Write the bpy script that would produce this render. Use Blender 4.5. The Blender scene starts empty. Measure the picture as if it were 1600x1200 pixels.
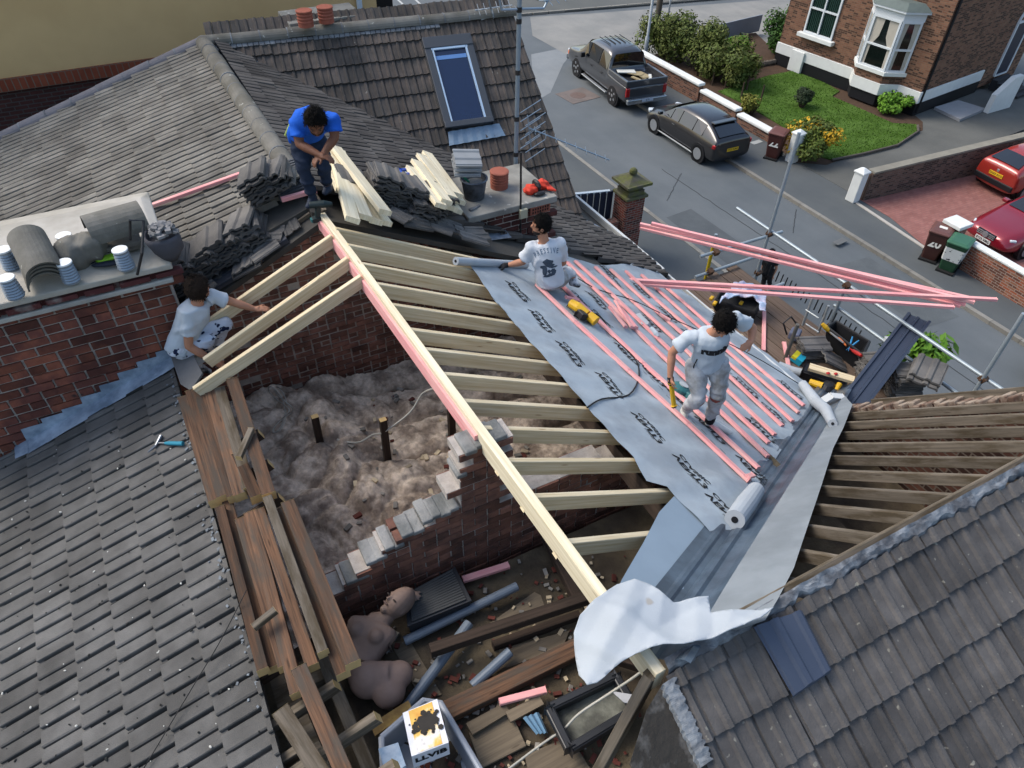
import bpy, bmesh, math, random
from mathutils import Vector, Matrix, noise, Quaternion
R = math.radians
rnd = random.Random(11)
sc = bpy.context.scene
COL = sc.collection
# ------------------------------------------------------------------ camera, sky, sun, exposure
CAMZ, FPX, PITCH, ROLL, HEAD = 12.0, 1119.0, R(43), R(-1.4), R(28.8)
cam = bpy.data.objects.new('camera', bpy.data.cameras.new('camera')); COL.objects.link(cam)
cam.data.sensor_width = 36; cam.data.lens = 36 * FPX / 1600; cam.data.clip_end = 3000; cam.data.clip_start = 0.05
cam.matrix_world = Matrix.Translation((0, 0, CAMZ)) @ Matrix.Rotation(-HEAD, 4, 'Z') @ Matrix.Rotation(R(90) - PITCH, 4, 'X') @ Matrix.Rotation(-ROLL, 4, 'Z')
sc.camera = cam
w = bpy.data.worlds.new('World'); sc.world = w; w.use_nodes = True
nt = w.node_tree; bg = nt.nodes['Background']
sky = nt.nodes.new('ShaderNodeTexSky'); sky.sky_type = 'NISHITA'; sky.sun_disc = False
SUN_EL, SUN_AZ = R(50), R(-44)          # azimuth measured from +y towards +x
sky.sun_elevation = SUN_EL; sky.sun_rotation = SUN_AZ; sky.air_density = 1.3; sky.dust_density = 3.0; sky.ozone_density = 1.0
nt.links.new(sky.outputs[0], bg.inputs[0]); bg.inputs[1].default_value = 0.15
sl = bpy.data.lights.new('sun', 'SUN'); sun = bpy.data.objects.new('sun', sl); COL.objects.link(sun)
sl.energy = 1.35; sl.angle = R(28); sl.color = (1.0, 0.95, 0.87)
sd = Vector((math.sin(SUN_AZ) * math.cos(SUN_EL), math.cos(SUN_AZ) * math.cos(SUN_EL), math.sin(SUN_EL)))
sun.rotation_euler = sd.to_track_quat('Z', 'Y').to_euler(); sun.location = (0, 0, 40)
sc.view_settings.view_transform = 'Standard'; sc.view_settings.look = 'None'; sc.view_settings.exposure = 0.85; sc.view_settings.gamma = 1
sc.cycles.max_bounces = 8; sc.cycles.diffuse_bounces = 5; sc.cycles.use_denoising = True
# ------------------------------------------------------------------ places: a photo point on a known surface
CP = Vector((0, 0, CAMZ))
def ray(u, v):
    x, y = (u - 800) / FPX, (600 - v) / FPX
    cr, sr = math.cos(ROLL), math.sin(ROLL)
    X, Y = cr * x + sr * y, -sr * x + cr * y
    c, s = math.cos(PITCH), math.sin(PITCH)
    Yf, Z = Y * s + c, Y * c - s
    ca, sa = math.cos(HEAD), math.sin(HEAD)
    return Vector((X * ca + Yf * sa, -X * sa + Yf * ca, Z))
def G(u, v, z=0.0):
    d = ray(u, v); return CP + d * ((z - CAMZ) / d.z)
def PL(u, v, p0, n):
    d = ray(u, v); n = Vector(n); return CP + d * ((Vector(p0) - CP).dot(n) / d.dot(n))
def AX(u, v, x): d = ray(u, v); return CP + d * (x / d.x)
def AY(u, v, y): d = ray(u, v); return CP + d * (y / d.y)
def onray(u, v, P, L, near=True):       # the point on a sight line at distance L from P
    d = ray(u, v).normalized(); q = P - CP; b = q.dot(d); h = q.length_squared - b * b
    if h >= L * L: c = CP + d * b; return P + (c - P).normalized() * L
    s = math.sqrt(L * L - h); return CP + d * (b - s if near else b + s)
# ------------------------------------------------------------------ mesh builder
def Wm(o): return (Wm(o.parent) @ o.matrix_parent_inverse @ o.matrix_basis) if o.parent else o.matrix_basis.copy()
class MB:
    def __init__(s): s.v = []; s.f = []; s.mi = []; s.uv = []
    def face(s, pts, m=0, uv=None):
        b = len(s.v); s.v.extend([Vector(p) for p in pts]); s.f.append(list(range(b, b + len(pts)))); s.mi.append(m); s.uv.append(uv)
    def box(s, c, d, rot=None, m=0, lx=0):
        rot = rot or Matrix.Identity(3); c = Vector(c); h = Vector(d) / 2; b = len(s.v)
        for i in range(8):
            s.v.append(c + rot @ Vector(((1 if i & 1 else -1) * h.x, (1 if i & 2 else -1) * h.y, (1 if i & 4 else -1) * h.z)))
        for q in ((0, 2, 3, 1), (4, 5, 7, 6), (0, 1, 5, 4), (2, 6, 7, 3), (0, 4, 6, 2), (1, 3, 7, 5)):
            s.f.append([b + k for k in q]); s.mi.append(m); s.uv.append(None)
    def bar(s, p, q, w_, h_, up=(0, 0, 1), m=0, mend=None, twist=0.0):
        p, q = Vector(p), Vector(q); a = (q - p); L = a.length; a.normalize(); up = Vector(up)
        sd_ = a.cross(up)
        if sd_.length < 1e-4: sd_ = a.cross(Vector((1, 0, 0)))
        sd_.normalize(); u2 = sd_.cross(a)
        if twist: rm = Matrix.Rotation(twist, 3, a); sd_ = rm @ sd_; u2 = rm @ u2
        b = len(s.v); o = rnd.random() * 30
        for e in (p, q):
            for sx, sy in ((-1, -1), (1, -1), (1, 1), (-1, 1)): s.v.append(e + sd_ * sx * w_ / 2 + u2 * sy * h_ / 2)
        per = [0, w_, w_ + h_, 2 * w_ + h_, 2 * w_ + 2 * h_]
        for k in range(4):
            j = (k + 1) % 4
            s.f.append([b + k, b + 4 + k, b + 4 + j, b + j][::-1]); s.mi.append(m)
            s.uv.append([(o, per[k] + o), (o + L, per[k] + o), (o + L, per[k + 1] + o), (o, per[k + 1] + o)][::-1])
        me = m if mend is None else mend
        s.f.append([b, b + 1, b + 2, b + 3][::-1][::-1]); s.mi.append(me); s.uv.append([(o, o), (o + .01, o + w_), (o + .02, o + w_), (o + .03, o)])
        s.f.append([b + 7, b + 6, b + 5, b + 4]); s.mi.append(me); s.uv.append([(o, o), (o + .01, o + w_), (o + .02, o + w_), (o + .03, o)])
    def tube(s, pts, r, n=8, m=0, cap=True, sq=None):
        pts = [Vector(p) for p in pts]; N = len(pts); rs = r if isinstance(r, (list, tuple)) else [r] * N
        t0 = (pts[1] - pts[0]).normalized(); ref = Vector((0, 0, 1)) if abs(t0.z) < .9 else Vector((1, 0, 0))
        x = t0.cross(ref).normalized(); b = len(s.v)
        for i in range(N):
            t = (pts[min(i + 1, N - 1)] - pts[max(i - 1, 0)]).normalized()
            x = (x - t * x.dot(t)).normalized(); y = t.cross(x)
            for k in range(n):
                a = 2 * math.pi * k / n; s.v.append(pts[i] + (x * math.cos(a) + y * math.sin(a) * (sq or 1)) * rs[i])
        for i in range(N - 1):
            for k in range(n):
                j = (k + 1) % n; s.f.append([b + i * n + k, b + i * n + j, b + (i + 1) * n + j, b + (i + 1) * n + k]); s.mi.append(m); s.uv.append(None)
        if cap:
            s.f.append([b + k for k in range(n)][::-1]); s.f.append([b + (N - 1) * n + k for k in range(n)]); s.mi += [m, m]; s.uv += [None, None]
    def lathe(s, prof, c=(0, 0, 0), n=20, M=None, m=0):
        c = Vector(c); b = len(s.v); M = M or Matrix.Identity(3)
        for r_, z in prof:
            for k in range(n):
                a = 2 * math.pi * k / n; s.v.append(c + M @ Vector((r_ * math.cos(a), r_ * math.sin(a), z)))
        for i in range(len(prof) - 1):
            for k in range(n):
                j = (k + 1) % n; s.f.append([b + i * n + k, b + i * n + j, b + (i + 1) * n + j, b + (i + 1) * n + k]); s.mi.append(m); s.uv.append(None)
        e = b + (len(prof) - 1) * n
        s.f.append([b + k for k in range(n)][::-1]); s.f.append([e + k for k in range(n)]); s.mi += [m, m]; s.uv += [None, None]
    def ell(s, c, ax, rot=None, n=14, m=0, fn=None):
        rot = rot or Matrix.Identity(3); c = Vector(c); b = len(s.v); h = n // 2
        for i in range(h + 1):
            th = math.pi * i / h
            for k in range(n):
                a = 2 * math.pi * k / n; p = Vector((math.sin(th) * math.cos(a), math.sin(th) * math.sin(a), math.cos(th)))
                if fn: p = fn(p)
                s.v.append(c + rot @ Vector((p.x * ax[0], p.y * ax[1], p.z * ax[2])))
        for i in range(h):
            for k in range(n):
                j = (k + 1) % n; s.f.append([b + i * n + k, b + (i + 1) * n + k, b + (i + 1) * n + j, b + i * n + j]); s.mi.append(m); s.uv.append(None)
    def loft(s, rings, m=0, cap=True):
        n = len(rings[0]); b = len(s.v)
        for r_ in rings: s.v.extend([Vector(p) for p in r_])
        for i in range(len(rings) - 1):
            for k in range(n):
                j = (k + 1) % n; s.f.append([b + i * n + k, b + i * n + j, b + (i + 1) * n + j, b + (i + 1) * n + k]); s.mi.append(m); s.uv.append(None)
        if cap:
            s.f.append([b + k for k in range(n)][::-1]); s.f.append([b + (len(rings) - 1) * n + k for k in range(n)]); s.mi += [m, m]; s.uv += [None, None]
    def prism(s, pts, dvec, m=0):
        pts = [Vector(p) for p in pts]; d = Vector(dvec); n = len(pts)
        s.face(pts, m); s.face([p + d for p in pts][::-1], m)
        for k in range(n): j = (k + 1) % n; s.face([pts[k], pts[k] + d, pts[j] + d, pts[j]], m)
    def build(s, name, mats, parent=None, smooth=False, clip=None, local=False, bevel=0, merge=False, remesh=0, sm=0, fix=False):
        me = bpy.data.meshes.new(name); me.from_pydata([tuple(p) for p in s.v], [], s.f)
        if not isinstance(mats, (list, tuple)): mats = [mats]
        for m_ in mats: me.materials.append(m_)
        me.polygons.foreach_set('material_index', s.mi)
        ul = me.uv_layers.new(name='UV')
        flat = []
        for p, uv in zip(me.polygons, s.uv):
            if uv: flat.extend([c for q in uv for c in q]); continue
            n = p.normal
            for vi in p.vertices:
                c = me.vertices[vi].co
                if abs(n.z) > .75: flat.extend((c.x, c.y))
                else:
                    t = Vector((-n.y, n.x, 0)).normalized(); flat.extend((t.dot(c), c.z))
        ul.data.foreach_set('uv', flat)
        if clip or merge or fix:
            bm = bmesh.new(); bm.from_mesh(me)
            if merge: bmesh.ops.remove_doubles(bm, verts=bm.verts, dist=1e-4)
            if fix: bmesh.ops.recalc_face_normals(bm, faces=bm.faces)
            for pt, no in (clip or []):
                bmesh.ops.bisect_plane(bm, geom=bm.verts[:] + bm.edges[:] + bm.faces[:], plane_co=pt, plane_no=no, clear_outer=True)
            bm.to_mesh(me); bm.free()
        if smooth: me.polygons.foreach_set('use_smooth', [True] * len(me.polygons))
        o = bpy.data.objects.new(name, me); COL.objects.link(o)
        if remesh:
            md = o.modifiers.new('r', 'REMESH'); md.mode = 'VOXEL'; md.voxel_size = remesh; md.use_smooth_shade = True
            if sm: m2 = o.modifiers.new('s', 'SMOOTH'); m2.iterations = sm; m2.factor = .5
            dg = bpy.context.evaluated_depsgraph_get(); me2 = bpy.data.meshes.new_from_object(o.evaluated_get(dg)); o.modifiers.clear(); o.data = me2
            if not me2.materials:
                for m_ in mats: me2.materials.append(m_)
            me2.polygons.foreach_set('use_smooth', [True] * len(me2.polygons))
        if bevel:
            md = o.modifiers.new('bevel', 'BEVEL'); md.width = bevel; md.segments = 2; md.limit_method = 'ANGLE'
        if parent:
            o.parent = parent
            if not local: o.matrix_parent_inverse = Wm(parent).inverted()
        return o
def thing(name, label, cat, loc=(0, 0, 0), rotz=0, group=None):
    o = bpy.data.objects.new(name, None); COL.objects.link(o); o.location = loc; o.rotation_euler = (0, 0, rotz); o.empty_display_size = .1
    o.matrix_basis = Matrix.Translation(Vector(loc)) @ Matrix.Rotation(rotz, 4, 'Z')
    return tag(o, label, cat, group)
def tag(o, label, cat, group=None):
    o['label'] = label; o['category'] = cat; o['kind'] = 'thing'
    if group: o['group'] = group
    return o
def kind(o, k): o['kind'] = k; return o
def copy_tree(o, parent=None):
    c = o.copy(); COL.objects.link(c); c.parent = parent
    for ch in list(o.children): copy_tree(ch, c)
    return c
def center_origin(o):                   # a one-mesh thing gets its origin at its own base
    me = o.data; n = len(me.vertices); c = Vector((0, 0, 0)); zmin = 1e9
    for v_ in me.vertices: c += v_.co; zmin = min(zmin, v_.co.z)
    c /= n; c.z = zmin; me.transform(Matrix.Translation(-c)); o.location = c; return o
def text_mb(mb, txt, M, size, depth=0.0, m=0, bold=0.0):      # lettering as flat mesh faces placed by a 4x4 matrix
    cu = bpy.data.curves.new('t', 'FONT'); cu.body = txt; cu.size = size; cu.align_x = 'CENTER'; cu.align_y = 'CENTER'; cu.offset = bold; cu.resolution_u = 2
    o = bpy.data.objects.new('t', cu); COL.objects.link(o); dg = bpy.context.evaluated_depsgraph_get()
    me = bpy.data.meshes.new_from_object(o.evaluated_get(dg)); COL.objects.unlink(o); bpy.data.objects.remove(o)
    b = len(mb.v); mb.v.extend([M @ v_.co for v_ in me.vertices])
    for p in me.polygons: mb.f.append([b + k for k in p.vertices]); mb.mi.append(m); mb.uv.append(None)
def poly_sheet(mb, poly, zf, cell=.1, m=0, jitter=0):         # a polygon in plan, cut into small cells and lifted on to zf(x, y)
    bm = bmesh.new(); vs = [bm.verts.new((p[0], p[1], 0)) for p in poly]; f = bm.faces.new(vs)
    if f.normal.z < 0: f.normal_flip()
    bmesh.ops.triangulate(bm, faces=bm.faces[:])
    xs = [p[0] for p in poly]; ys = [p[1] for p in poly]
    k = math.floor(min(xs) / cell) + 1
    while k * cell < max(xs):
        bmesh.ops.bisect_plane(bm, geom=bm.verts[:] + bm.edges[:] + bm.faces[:], plane_co=(k * cell, 0, 0), plane_no=(1, 0, 0)); k += 1
    k = math.floor(min(ys) / cell) + 1
    while k * cell < max(ys):
        bmesh.ops.bisect_plane(bm, geom=bm.verts[:] + bm.edges[:] + bm.faces[:], plane_co=(0, k * cell, 0), plane_no=(0, 1, 0)); k += 1
    bmesh.ops.recalc_face_normals(bm, faces=bm.faces[:])
    bm.verts.index_update(); b = len(mb.v)
    for v_ in bm.verts: mb.v.append(Vector((v_.co.x, v_.co.y, zf(v_.co.x, v_.co.y))))
    for f in bm.faces:
        ix = [v_.index + b for v_ in f.verts]
        if f.normal.z < 0: ix = ix[::-1]
        mb.f.append(ix); mb.mi.append(m); mb.uv.append(None)
    bm.free()
def nz(x, y, s=1.0, z=0.0): return noise.noise(Vector((x * s, y * s, z)))
def fbm(x, y, s=1.0, z=0.0): return nz(x, y, s, z) + .5 * nz(x, y, s * 2.1, z + 3) + .25 * nz(x, y, s * 4.3, z + 7)
# ------------------------------------------------------------------ materials
def lin(h):
    h = h.lstrip('#'); c = [int(h[i:i + 2], 16) / 255 for i in (0, 2, 4)]
    return [x / 12.92 if x <= .04045 else ((x + .055) / 1.055) ** 2.4 for x in c]
MC = {}
class NT:
    def __init__(s, name):
        s.m = bpy.data.materials.new(name); s.m.use_nodes = True; s.t = s.m.node_tree; s.b = s.t.nodes['Principled BSDF']; s.tc = s.n('TexCoord')
    def n(s, t, **kw):
        o = s.t.nodes.new('ShaderNode' + t)
        for k, v_ in kw.items(): setattr(o, k, v_)
        return o
    def l(s, a, b): s.t.links.new(a, b)
    def noise(s, scale, det=3, rough=.55, coord='Object', mapscale=None):
        t = s.n('TexNoise'); t.inputs['Scale'].default_value = scale; t.inputs['Detail'].default_value = det; t.inputs['Roughness'].default_value = rough
        src = s.tc.outputs[coord]
        if mapscale:
            mp = s.n('Mapping'); mp.inputs['Scale'].default_value = mapscale; s.l(src, mp.inputs[0]); src = mp.outputs[0]
        s.l(src, t.inputs['Vector']); return t.outputs['Fac']
    def ramp(s, fac, stops):
        r_ = s.n('ValToRGB'); e = r_.color_ramp.elements
        while len(e) < len(stops): e.new(.5)
        for k, (p, c) in enumerate(stops):
            e[k].position = p; e[k].color = (*c, 1) if len(c) == 3 else c
        s.l(fac, r_.inputs[0]); return r_.outputs[0]
    def mix(s, fac, a, b, mode='MIX'):
        x = s.n('Mix', data_type='RGBA', blend_type=mode)
        for v_, i in ((fac, 0), (a, 6), (b, 7)):
            if hasattr(v_, 'is_linked'): s.l(v_, x.inputs[i])
            elif i == 0: x.inputs[0].default_value = v_
            else: x.inputs[i].default_value = (*v_, 1)
        return x.outputs[2]
    def math(s, op, a, b=None, c=None):
        x = s.n('Math', operation=op)
        for i, v_ in enumerate((a, b, c)):
            if v_ is None: continue
            if hasattr(v_, 'is_linked'): s.l(v_, x.inputs[i])
            else: x.inputs[i].default_value = v_
        return x.outputs[0]
    def bump(s, h, strength, dist=.01):
        b = s.n('Bump'); b.inputs['Strength'].default_value = strength; b.inputs['Distance'].default_value = dist; s.l(h, b.inputs['Height']); s.l(b.outputs[0], s.b.inputs['Normal'])
    def value(s, col, fac, lo, hi):      # brighten/darken a colour by a 0..1 factor
        mr = s.n('MapRange'); mr.inputs[3].default_value = lo; mr.inputs[4].default_value = hi; s.l(fac, mr.inputs[0])
        h = s.n('HueSaturation'); s.l(mr.outputs[0], h.inputs['Value'])
        if hasattr(col, 'is_linked'): s.l(col, h.inputs['Color'])
        else: h.inputs['Color'].default_value = (*col, 1)
        return h.outputs[0]
    def done(s, col, rough=.8, spec=.3, metal=0):
        if hasattr(col, 'is_linked'): s.l(col, s.b.inputs['Base Color'])
        else: s.b.inputs['Base Color'].default_value = (*col, 1)
        if hasattr(rough, 'is_linked'): s.l(rough, s.b.inputs['Roughness'])
        else: s.b.inputs['Roughness'].default_value = rough
        s.b.inputs['Specular IOR Level'].default_value = spec; s.b.inputs['Metallic'].default_value = metal
        return s.m
def mat(name, col, rough=.75, var=.18, scale=5, bump=0.0, bscale=40, island=0.0, objvar=0.0, spec=.3, metal=0, speck=None, c2=None, c2s=1.5, c2t=.5, coat=0):
    if name in MC: return MC[name]
    if isinstance(col, str): col = lin(col)
    n = NT(name); c = col
    if c2:
        if isinstance(c2, str): c2 = lin(c2)
        f = n.noise(c2s, 4, .6); f = n.ramp(f, [(max(c2t - .1, 0), (0, 0, 0)), (min(c2t + .1, 1), (1, 1, 1))]); c = n.mix(f, col, c2)
    if var: c = n.value(c, n.noise(scale, 4, .6), 1 - 1.6 * var, 1 + 1.6 * var)
    if island: c = n.value(c, n.n('NewGeometry').outputs['Random Per Island'], 1 - island, 1 + island)
    if objvar: c = n.value(c, n.n('ObjectInfo').outputs['Random'], 1 - objvar, 1 + objvar)
    if speck:
        sc_, th_, scol = speck; f = n.noise(sc_, 2, .5); f = n.ramp(f, [(th_, (0, 0, 0)), (min(th_ + .03, 1), (1, 1, 1))]); c = n.mix(f, c, lin(scol))
    if bump: n.bump(n.noise(bscale, 5, .6), bump)
    if coat: n.b.inputs['Coat Weight'].default_value = coat; n.b.inputs['Coat Roughness'].default_value = .05
    MC[name] = n.done(c, rough, spec, metal); return MC[name]
def wood(name, c1, c2, c3=None, rough=.7, contrast=1.0, objvar=.12, bump=.25, stain=None):
    if name in MC: return MC[name]
    n = NT(name); f = n.noise(1.0, 4, .65, 'UV', (1.2, 34, 1)); c = n.ramp(f, [(.32, lin(c1)), (.68, lin(c2))])
    kn = n.n('TexVoronoi'); mp = n.n('Mapping'); mp.inputs['Scale'].default_value = (1.6, 9, 1); n.l(n.tc.outputs['UV'], mp.inputs[0]); n.l(mp.outputs[0], kn.inputs['Vector']); kn.inputs['Scale'].default_value = 1.3
    kf = n.ramp(kn.outputs['Distance'], [(.05, (1, 1, 1)), (.11, (0, 0, 0))]); c = n.mix(n.math('MULTIPLY', kf, .6), c, lin(c3 or c1))
    if stain:
        sf = n.noise(2.2, 5, .65, 'UV', (1, 5, 1)); sf = n.ramp(sf, [(.45, (0, 0, 0)), (.62, (1, 1, 1))]); c = n.mix(sf, c, lin(stain))
    if objvar:
        c = n.value(c, n.n('ObjectInfo').outputs['Random'], 1 - objvar, 1 + objvar); c = n.value(c, n.n('NewGeometry').outputs['Random Per Island'], 1 - objvar * .5, 1 + objvar * .5)
    n.bump(f, bump, .004); MC[name] = n.done(c, rough, .25); return MC[name]
def brickmat(name, a, b, mortar, bw=.225, bh=.075, ms=.01, rough=.85, dark=None):
    if name in MC: return MC[name]
    n = NT(name); t = n.n('TexBrick'); t.offset = .5; t.inputs['Scale'].default_value = 1; t.inputs['Brick Width'].default_value = bw; t.inputs['Row Height'].default_value = bh
    t.inputs['Mortar Size'].default_value = ms; t.inputs['Mortar Smooth'].default_value = .2; t.inputs['Bias'].default_value = 0
    t.inputs['Color1'].default_value = (*lin(a), 1); t.inputs['Color2'].default_value = (*lin(b), 1); t.inputs['Mortar'].default_value = (*lin(mortar), 1)
    n.l(n.tc.outputs['UV'], t.inputs['Vector']); c = t.outputs['Color']
    if dark:
        br = n.n('TexWhiteNoise', noise_dimensions='2D'); s2 = n.n('VectorMath', operation='SNAP'); s2.inputs[1].default_value = (bw, bh, 1); n.l(n.tc.outputs['UV'], s2.inputs[0]); n.l(s2.outputs[0], br.inputs['Vector'])
        f = n.ramp(br.outputs['Value'], [(.55, (0, 0, 0)), (.7, (1, 1, 1))]); f = n.math('MULTIPLY', f, n.math('SUBTRACT', 1.0, t.outputs['Fac'])); c = n.mix(f, c, lin(dark))
    c = n.value(c, n.noise(3, 4, .6), .7, 1.3); n.bump(n.math('SUBTRACT', 1.0, t.outputs['Fac']), .5, .008)
    MC[name] = n.done(c, rough, .2); return MC[name]
# ------------------------------------------------------------------ the house being re-roofed: main planes
ZR, XR, YC = 8.2, 1.5, 1.2
TP, TC, TN, TL = math.tan(R(27.5)), math.tan(R(45)), math.tan(R(32)), math.tan(R(19))
XE, ZE0 = -.416, 7.2                      # top edge of the tiled slope
def zR(x): return ZR - TP * (x - XR)
def zC(y): return ZR - TC * (y - YC)
def zL(x): return ZE0 + TL * (x - XE)
def roofz(x, y): return max(zR(x), zC(y))
nR, nL, nC, nN = Vector((TP, 0, 1)), Vector((-TL, 0, 1)), Vector((0, TC, 1)), Vector((0, -TN, 1))
def PR(u, v, off=0): return PL(u, v, (XR, 0, ZR + off), nR)
def PLS(u, v, off=0): return PL(u, v, (XE, 0, ZE0 + off), nL)
def PC(u, v, off=0): return PL(u, v, (0, YC, ZR + off), nC)
def PN(u, v, off=0): return PL(u, v, (0, YC, ZR + off), nN)
ZF = 5.45                                 # floor of the far loft bay
ZN = 6.62                                 # floor of the near loft bay
W_NEW = wood('new_timber', '#b5a27e', '#d6c9ac', '#7a5a36', rough=.65, objvar=.07, bump=.2)
W_WHITE = wood('planed_timber', '#c3b696', '#dfd6be', '#8a6f48', rough=.6, objvar=.06, bump=.15)
W_OLD = wood('old_timber', '#33271f', '#745641', '#1d1510', rough=.85, objvar=.38, bump=.7, stain='#4a423a')
W_GREY = wood('grey_timber', '#565047', '#756c60', '#332a20', rough=.9, objvar=.22, bump=.5, stain='#4c4335')
W_DARK = wood('dark_timber', '#2c241d', '#443830', '#191410', rough=.9, objvar=.25, bump=.5)
W_PINK = wood('pink_timber', '#cf8587', '#e0a2a2', '#b06a68', rough=.7, objvar=.08, bump=.2, stain='#dba7a2')
END_PALE = mat('cut_end', '#b79b6a', .8, .15, 30)
TILE_L = mat('tile_grey', '#5d5c5a', .9, .2, 6, .5, 110, island=.16, speck=(17, .82, '#7d7e78'), c2='#4a4947', c2s=1.6)
TILE_F = mat('tile_far', '#737069', .9, .2, 5, .3, 80, island=.18, speck=(9, .75, '#8b8a82'), c2='#5f5c56', c2s=1.6)
TILE_N = mat('tile_dark', '#575452', .9, .25, 7, .45, 70, island=.2, speck=(18, .7, '#77756d'), c2='#474544', c2s=1.9)
TILE_S = mat('tile_small', '#504d4a', .85, .22, 8, .3, 90, island=.3, c2='#403d3b', c2s=2)
MORTAR = mat('mortar', '#5e6063', .95, .3, 9, .6, 60, c2='#74787c', c2s=5)
BR_IN = brickmat('old_brick_inside', '#5a2e26', '#70402f', '#77706a')
LEAD = mat('lead', '#7d8895', .5, .25, 6, .3, 30, spec=.5, c2='#59636f', c2s=7)
FELT = mat('old_felt', '#45433f', .9, .25, 4, .3, 40)
MEMB = mat('membrane', '#949fa7', .8, .06, 5, .25, 300, c2='#858e95', c2s=2.2)
MEMW = mat('membrane_back', '#9ba2a8', .75, .07, 4, .15, 120, speck=(5, .73, '#8f8d88'))
GRP = mat('valley_grp', '#333d49', .35, .25, 5, .15, 25, spec=.5, c2='#4a5866', c2s=2.2)
INK = mat('printing_ink', '#17181a', .8, 0)
INSUL = mat('insulation', '#cbbba9', 1, .38, 22, 1.0, 60, spec=.05, c2='#85776a', c2s=3.5)
DIRT = mat('loft_dirt', '#5a5142', 1, .35, 5, .8, 40, spec=.05, c2='#463f36', c2s=2)
house = thing('brick_house', 'brick house with its roof stripped open and pale new rafters going in', 'house', (1.5, 4, 0))
# ---- tiles
PROF_A = [(0, .002), (.02, -.034), (.085, -.034), (.10, .008), (.12, .014), (.45, .012), (.47, -.02), (.515, -.02), (.53, .006), (.57, .013), (.98, .010), (1.0, .002)]
PROF_B = [(0, -.055), (.085, -.055), (.12, .010), (.3, .02), (.43, .014), (.46, -.055), (.575, -.055), (.61, .010), (.78, .02), (.96, .014), (1, -.055)]
PROF_C = [(0, -.008), (.04, -.008), (.06, .004), (.3, .004), (.36, .022), (.47, .022), (.53, .004), (.78, .004), (.83, .02), (.93, .02), (1, -.004)]
def tile_field(mb, org, U, V, N, ul, vl, gauge, width, prof, thick=.022, stag=.0, jit=.004, lap=.02):
    U, V, N = Vector(U).normalized(), Vector(V).normalized(), Vector(N).normalized(); org = Vector(org)
    nj, ni = int(vl / gauge) + 1, int(ul / width) + 2
    for j in range(nj):
        off = (j * stag) % width
        for i in range(-1, ni):
            u0 = i * width + off; dv = rnd.uniform(-1, 1) * jit * 1.6; dh = rnd.uniform(-1, 1) * jit; sk = rnd.uniform(-1, 1) * jit * .8; bs = len(mb.v); n = len(prof)
            for lev in range(3):
                for s_, h in prof:
                    du = rnd.uniform(-.0015, .0015)
                    if lev == 0: vv, hh = j * gauge - lap + dv, h + dh                       # nose, bottom
                    elif lev == 1: vv, hh = j * gauge - lap + dv, h + thick + dh
                    else: vv, hh = (j + 1) * gauge + dv + .02, h - .004 + dh * .3
                    mb.v.append(org + U * (u0 + s_ * width + du + (sk if lev < 2 else 0)) + V * vv + N * hh)
            for lev in range(2):
                for k in range(n - 1):
                    a = bs + lev * n + k; mb.f.append([a, a + 1, a + 1 + n, a + n]); mb.mi.append(0); mb.uv.append(None)
# tiled slope in the foreground (rises towards +x)
cL = math.cos(R(19)); VL = Vector((cL, 0, math.sin(R(19)))); NL = Vector((-math.sin(R(19)), 0, cL))
mb = MB(); tile_field(mb, Vector((XE, -1.5, ZE0)) - VL * 6.2, (0, 1, 0), VL, NL, 9.6, 6.2, .31, .27, PROF_A, stag=.067)
yf = PLS(45, 693).y
mb.build('tiled_slope', TILE_L, house, clip=[((XE, 0, 0), (1, 0, 0)), ((0, yf + .6, 0), (0, 1, 0))])
mb = MB(); d = VL * 6.4; t = Vector((XE, 0, ZE0 - .05))
mb.prism([t + Vector((0, -2, 0)), t + Vector((0, yf + .9, 0)), t + Vector((0, yf + .9, 0)) - d, t + Vector((0, -2, 0)) - d], (0, 0, -.1)); mb.build('roof_deck', FELT, house)  # hidden solid added below the tiles to keep light from leaking in
mb = MB()                                  # flakes of ridge bedding left along the tile edge
for k in range(240):
    y = rnd.uniform(-1.2, yf + .3); w_ = abs(rnd.gauss(0, .06)); x = XE - .005 - w_; s_ = rnd.uniform(.005, .022) * (1.2 - min(w_, .2) * 3)
    mb.box((x, y, zL(x) + .026 + rnd.uniform(-.003, .004)), (s_, s_ * rnd.uniform(.6, 1.8), .006), Matrix.Rotation(R(-19), 3, 'Y') @ Matrix.Rotation(rnd.uniform(0, 3), 3, 'Z'))
kind(mb.build('ridge_mortar', mat('mortar_flake', '#60656a', .95, .25, 9, .4, 60, c2='#70777d', c2s=4), house), 'stuff')
# ---- ridge beam and its pink edge board
ra, rb = G(503, 333, ZR), G(1033, 1050, ZR)
rd = (rb - ra).normalized()
def rx(y): return ra.x + (rb.x - ra.x) * (y - ra.y) / (rb.y - ra.y)
mb = MB(); mb.bar(ra - Vector((0, 0, .09)), rb - Vector((0, 0, .09)), .064, .18); mb.build('ridge_beam', W_WHITE, house, bevel=.003)
pk = G(738, 676, ZR); mb = MB(); o_ = Vector((-.042, 0, -.115))
mb.bar(Vector((rx(ra.y), ra.y, ZR)) + o_, Vector((rx(pk.y), pk.y, ZR)) + o_, .03, .13); mb.build('pink_board', W_PINK, house, bevel=.003)
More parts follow.
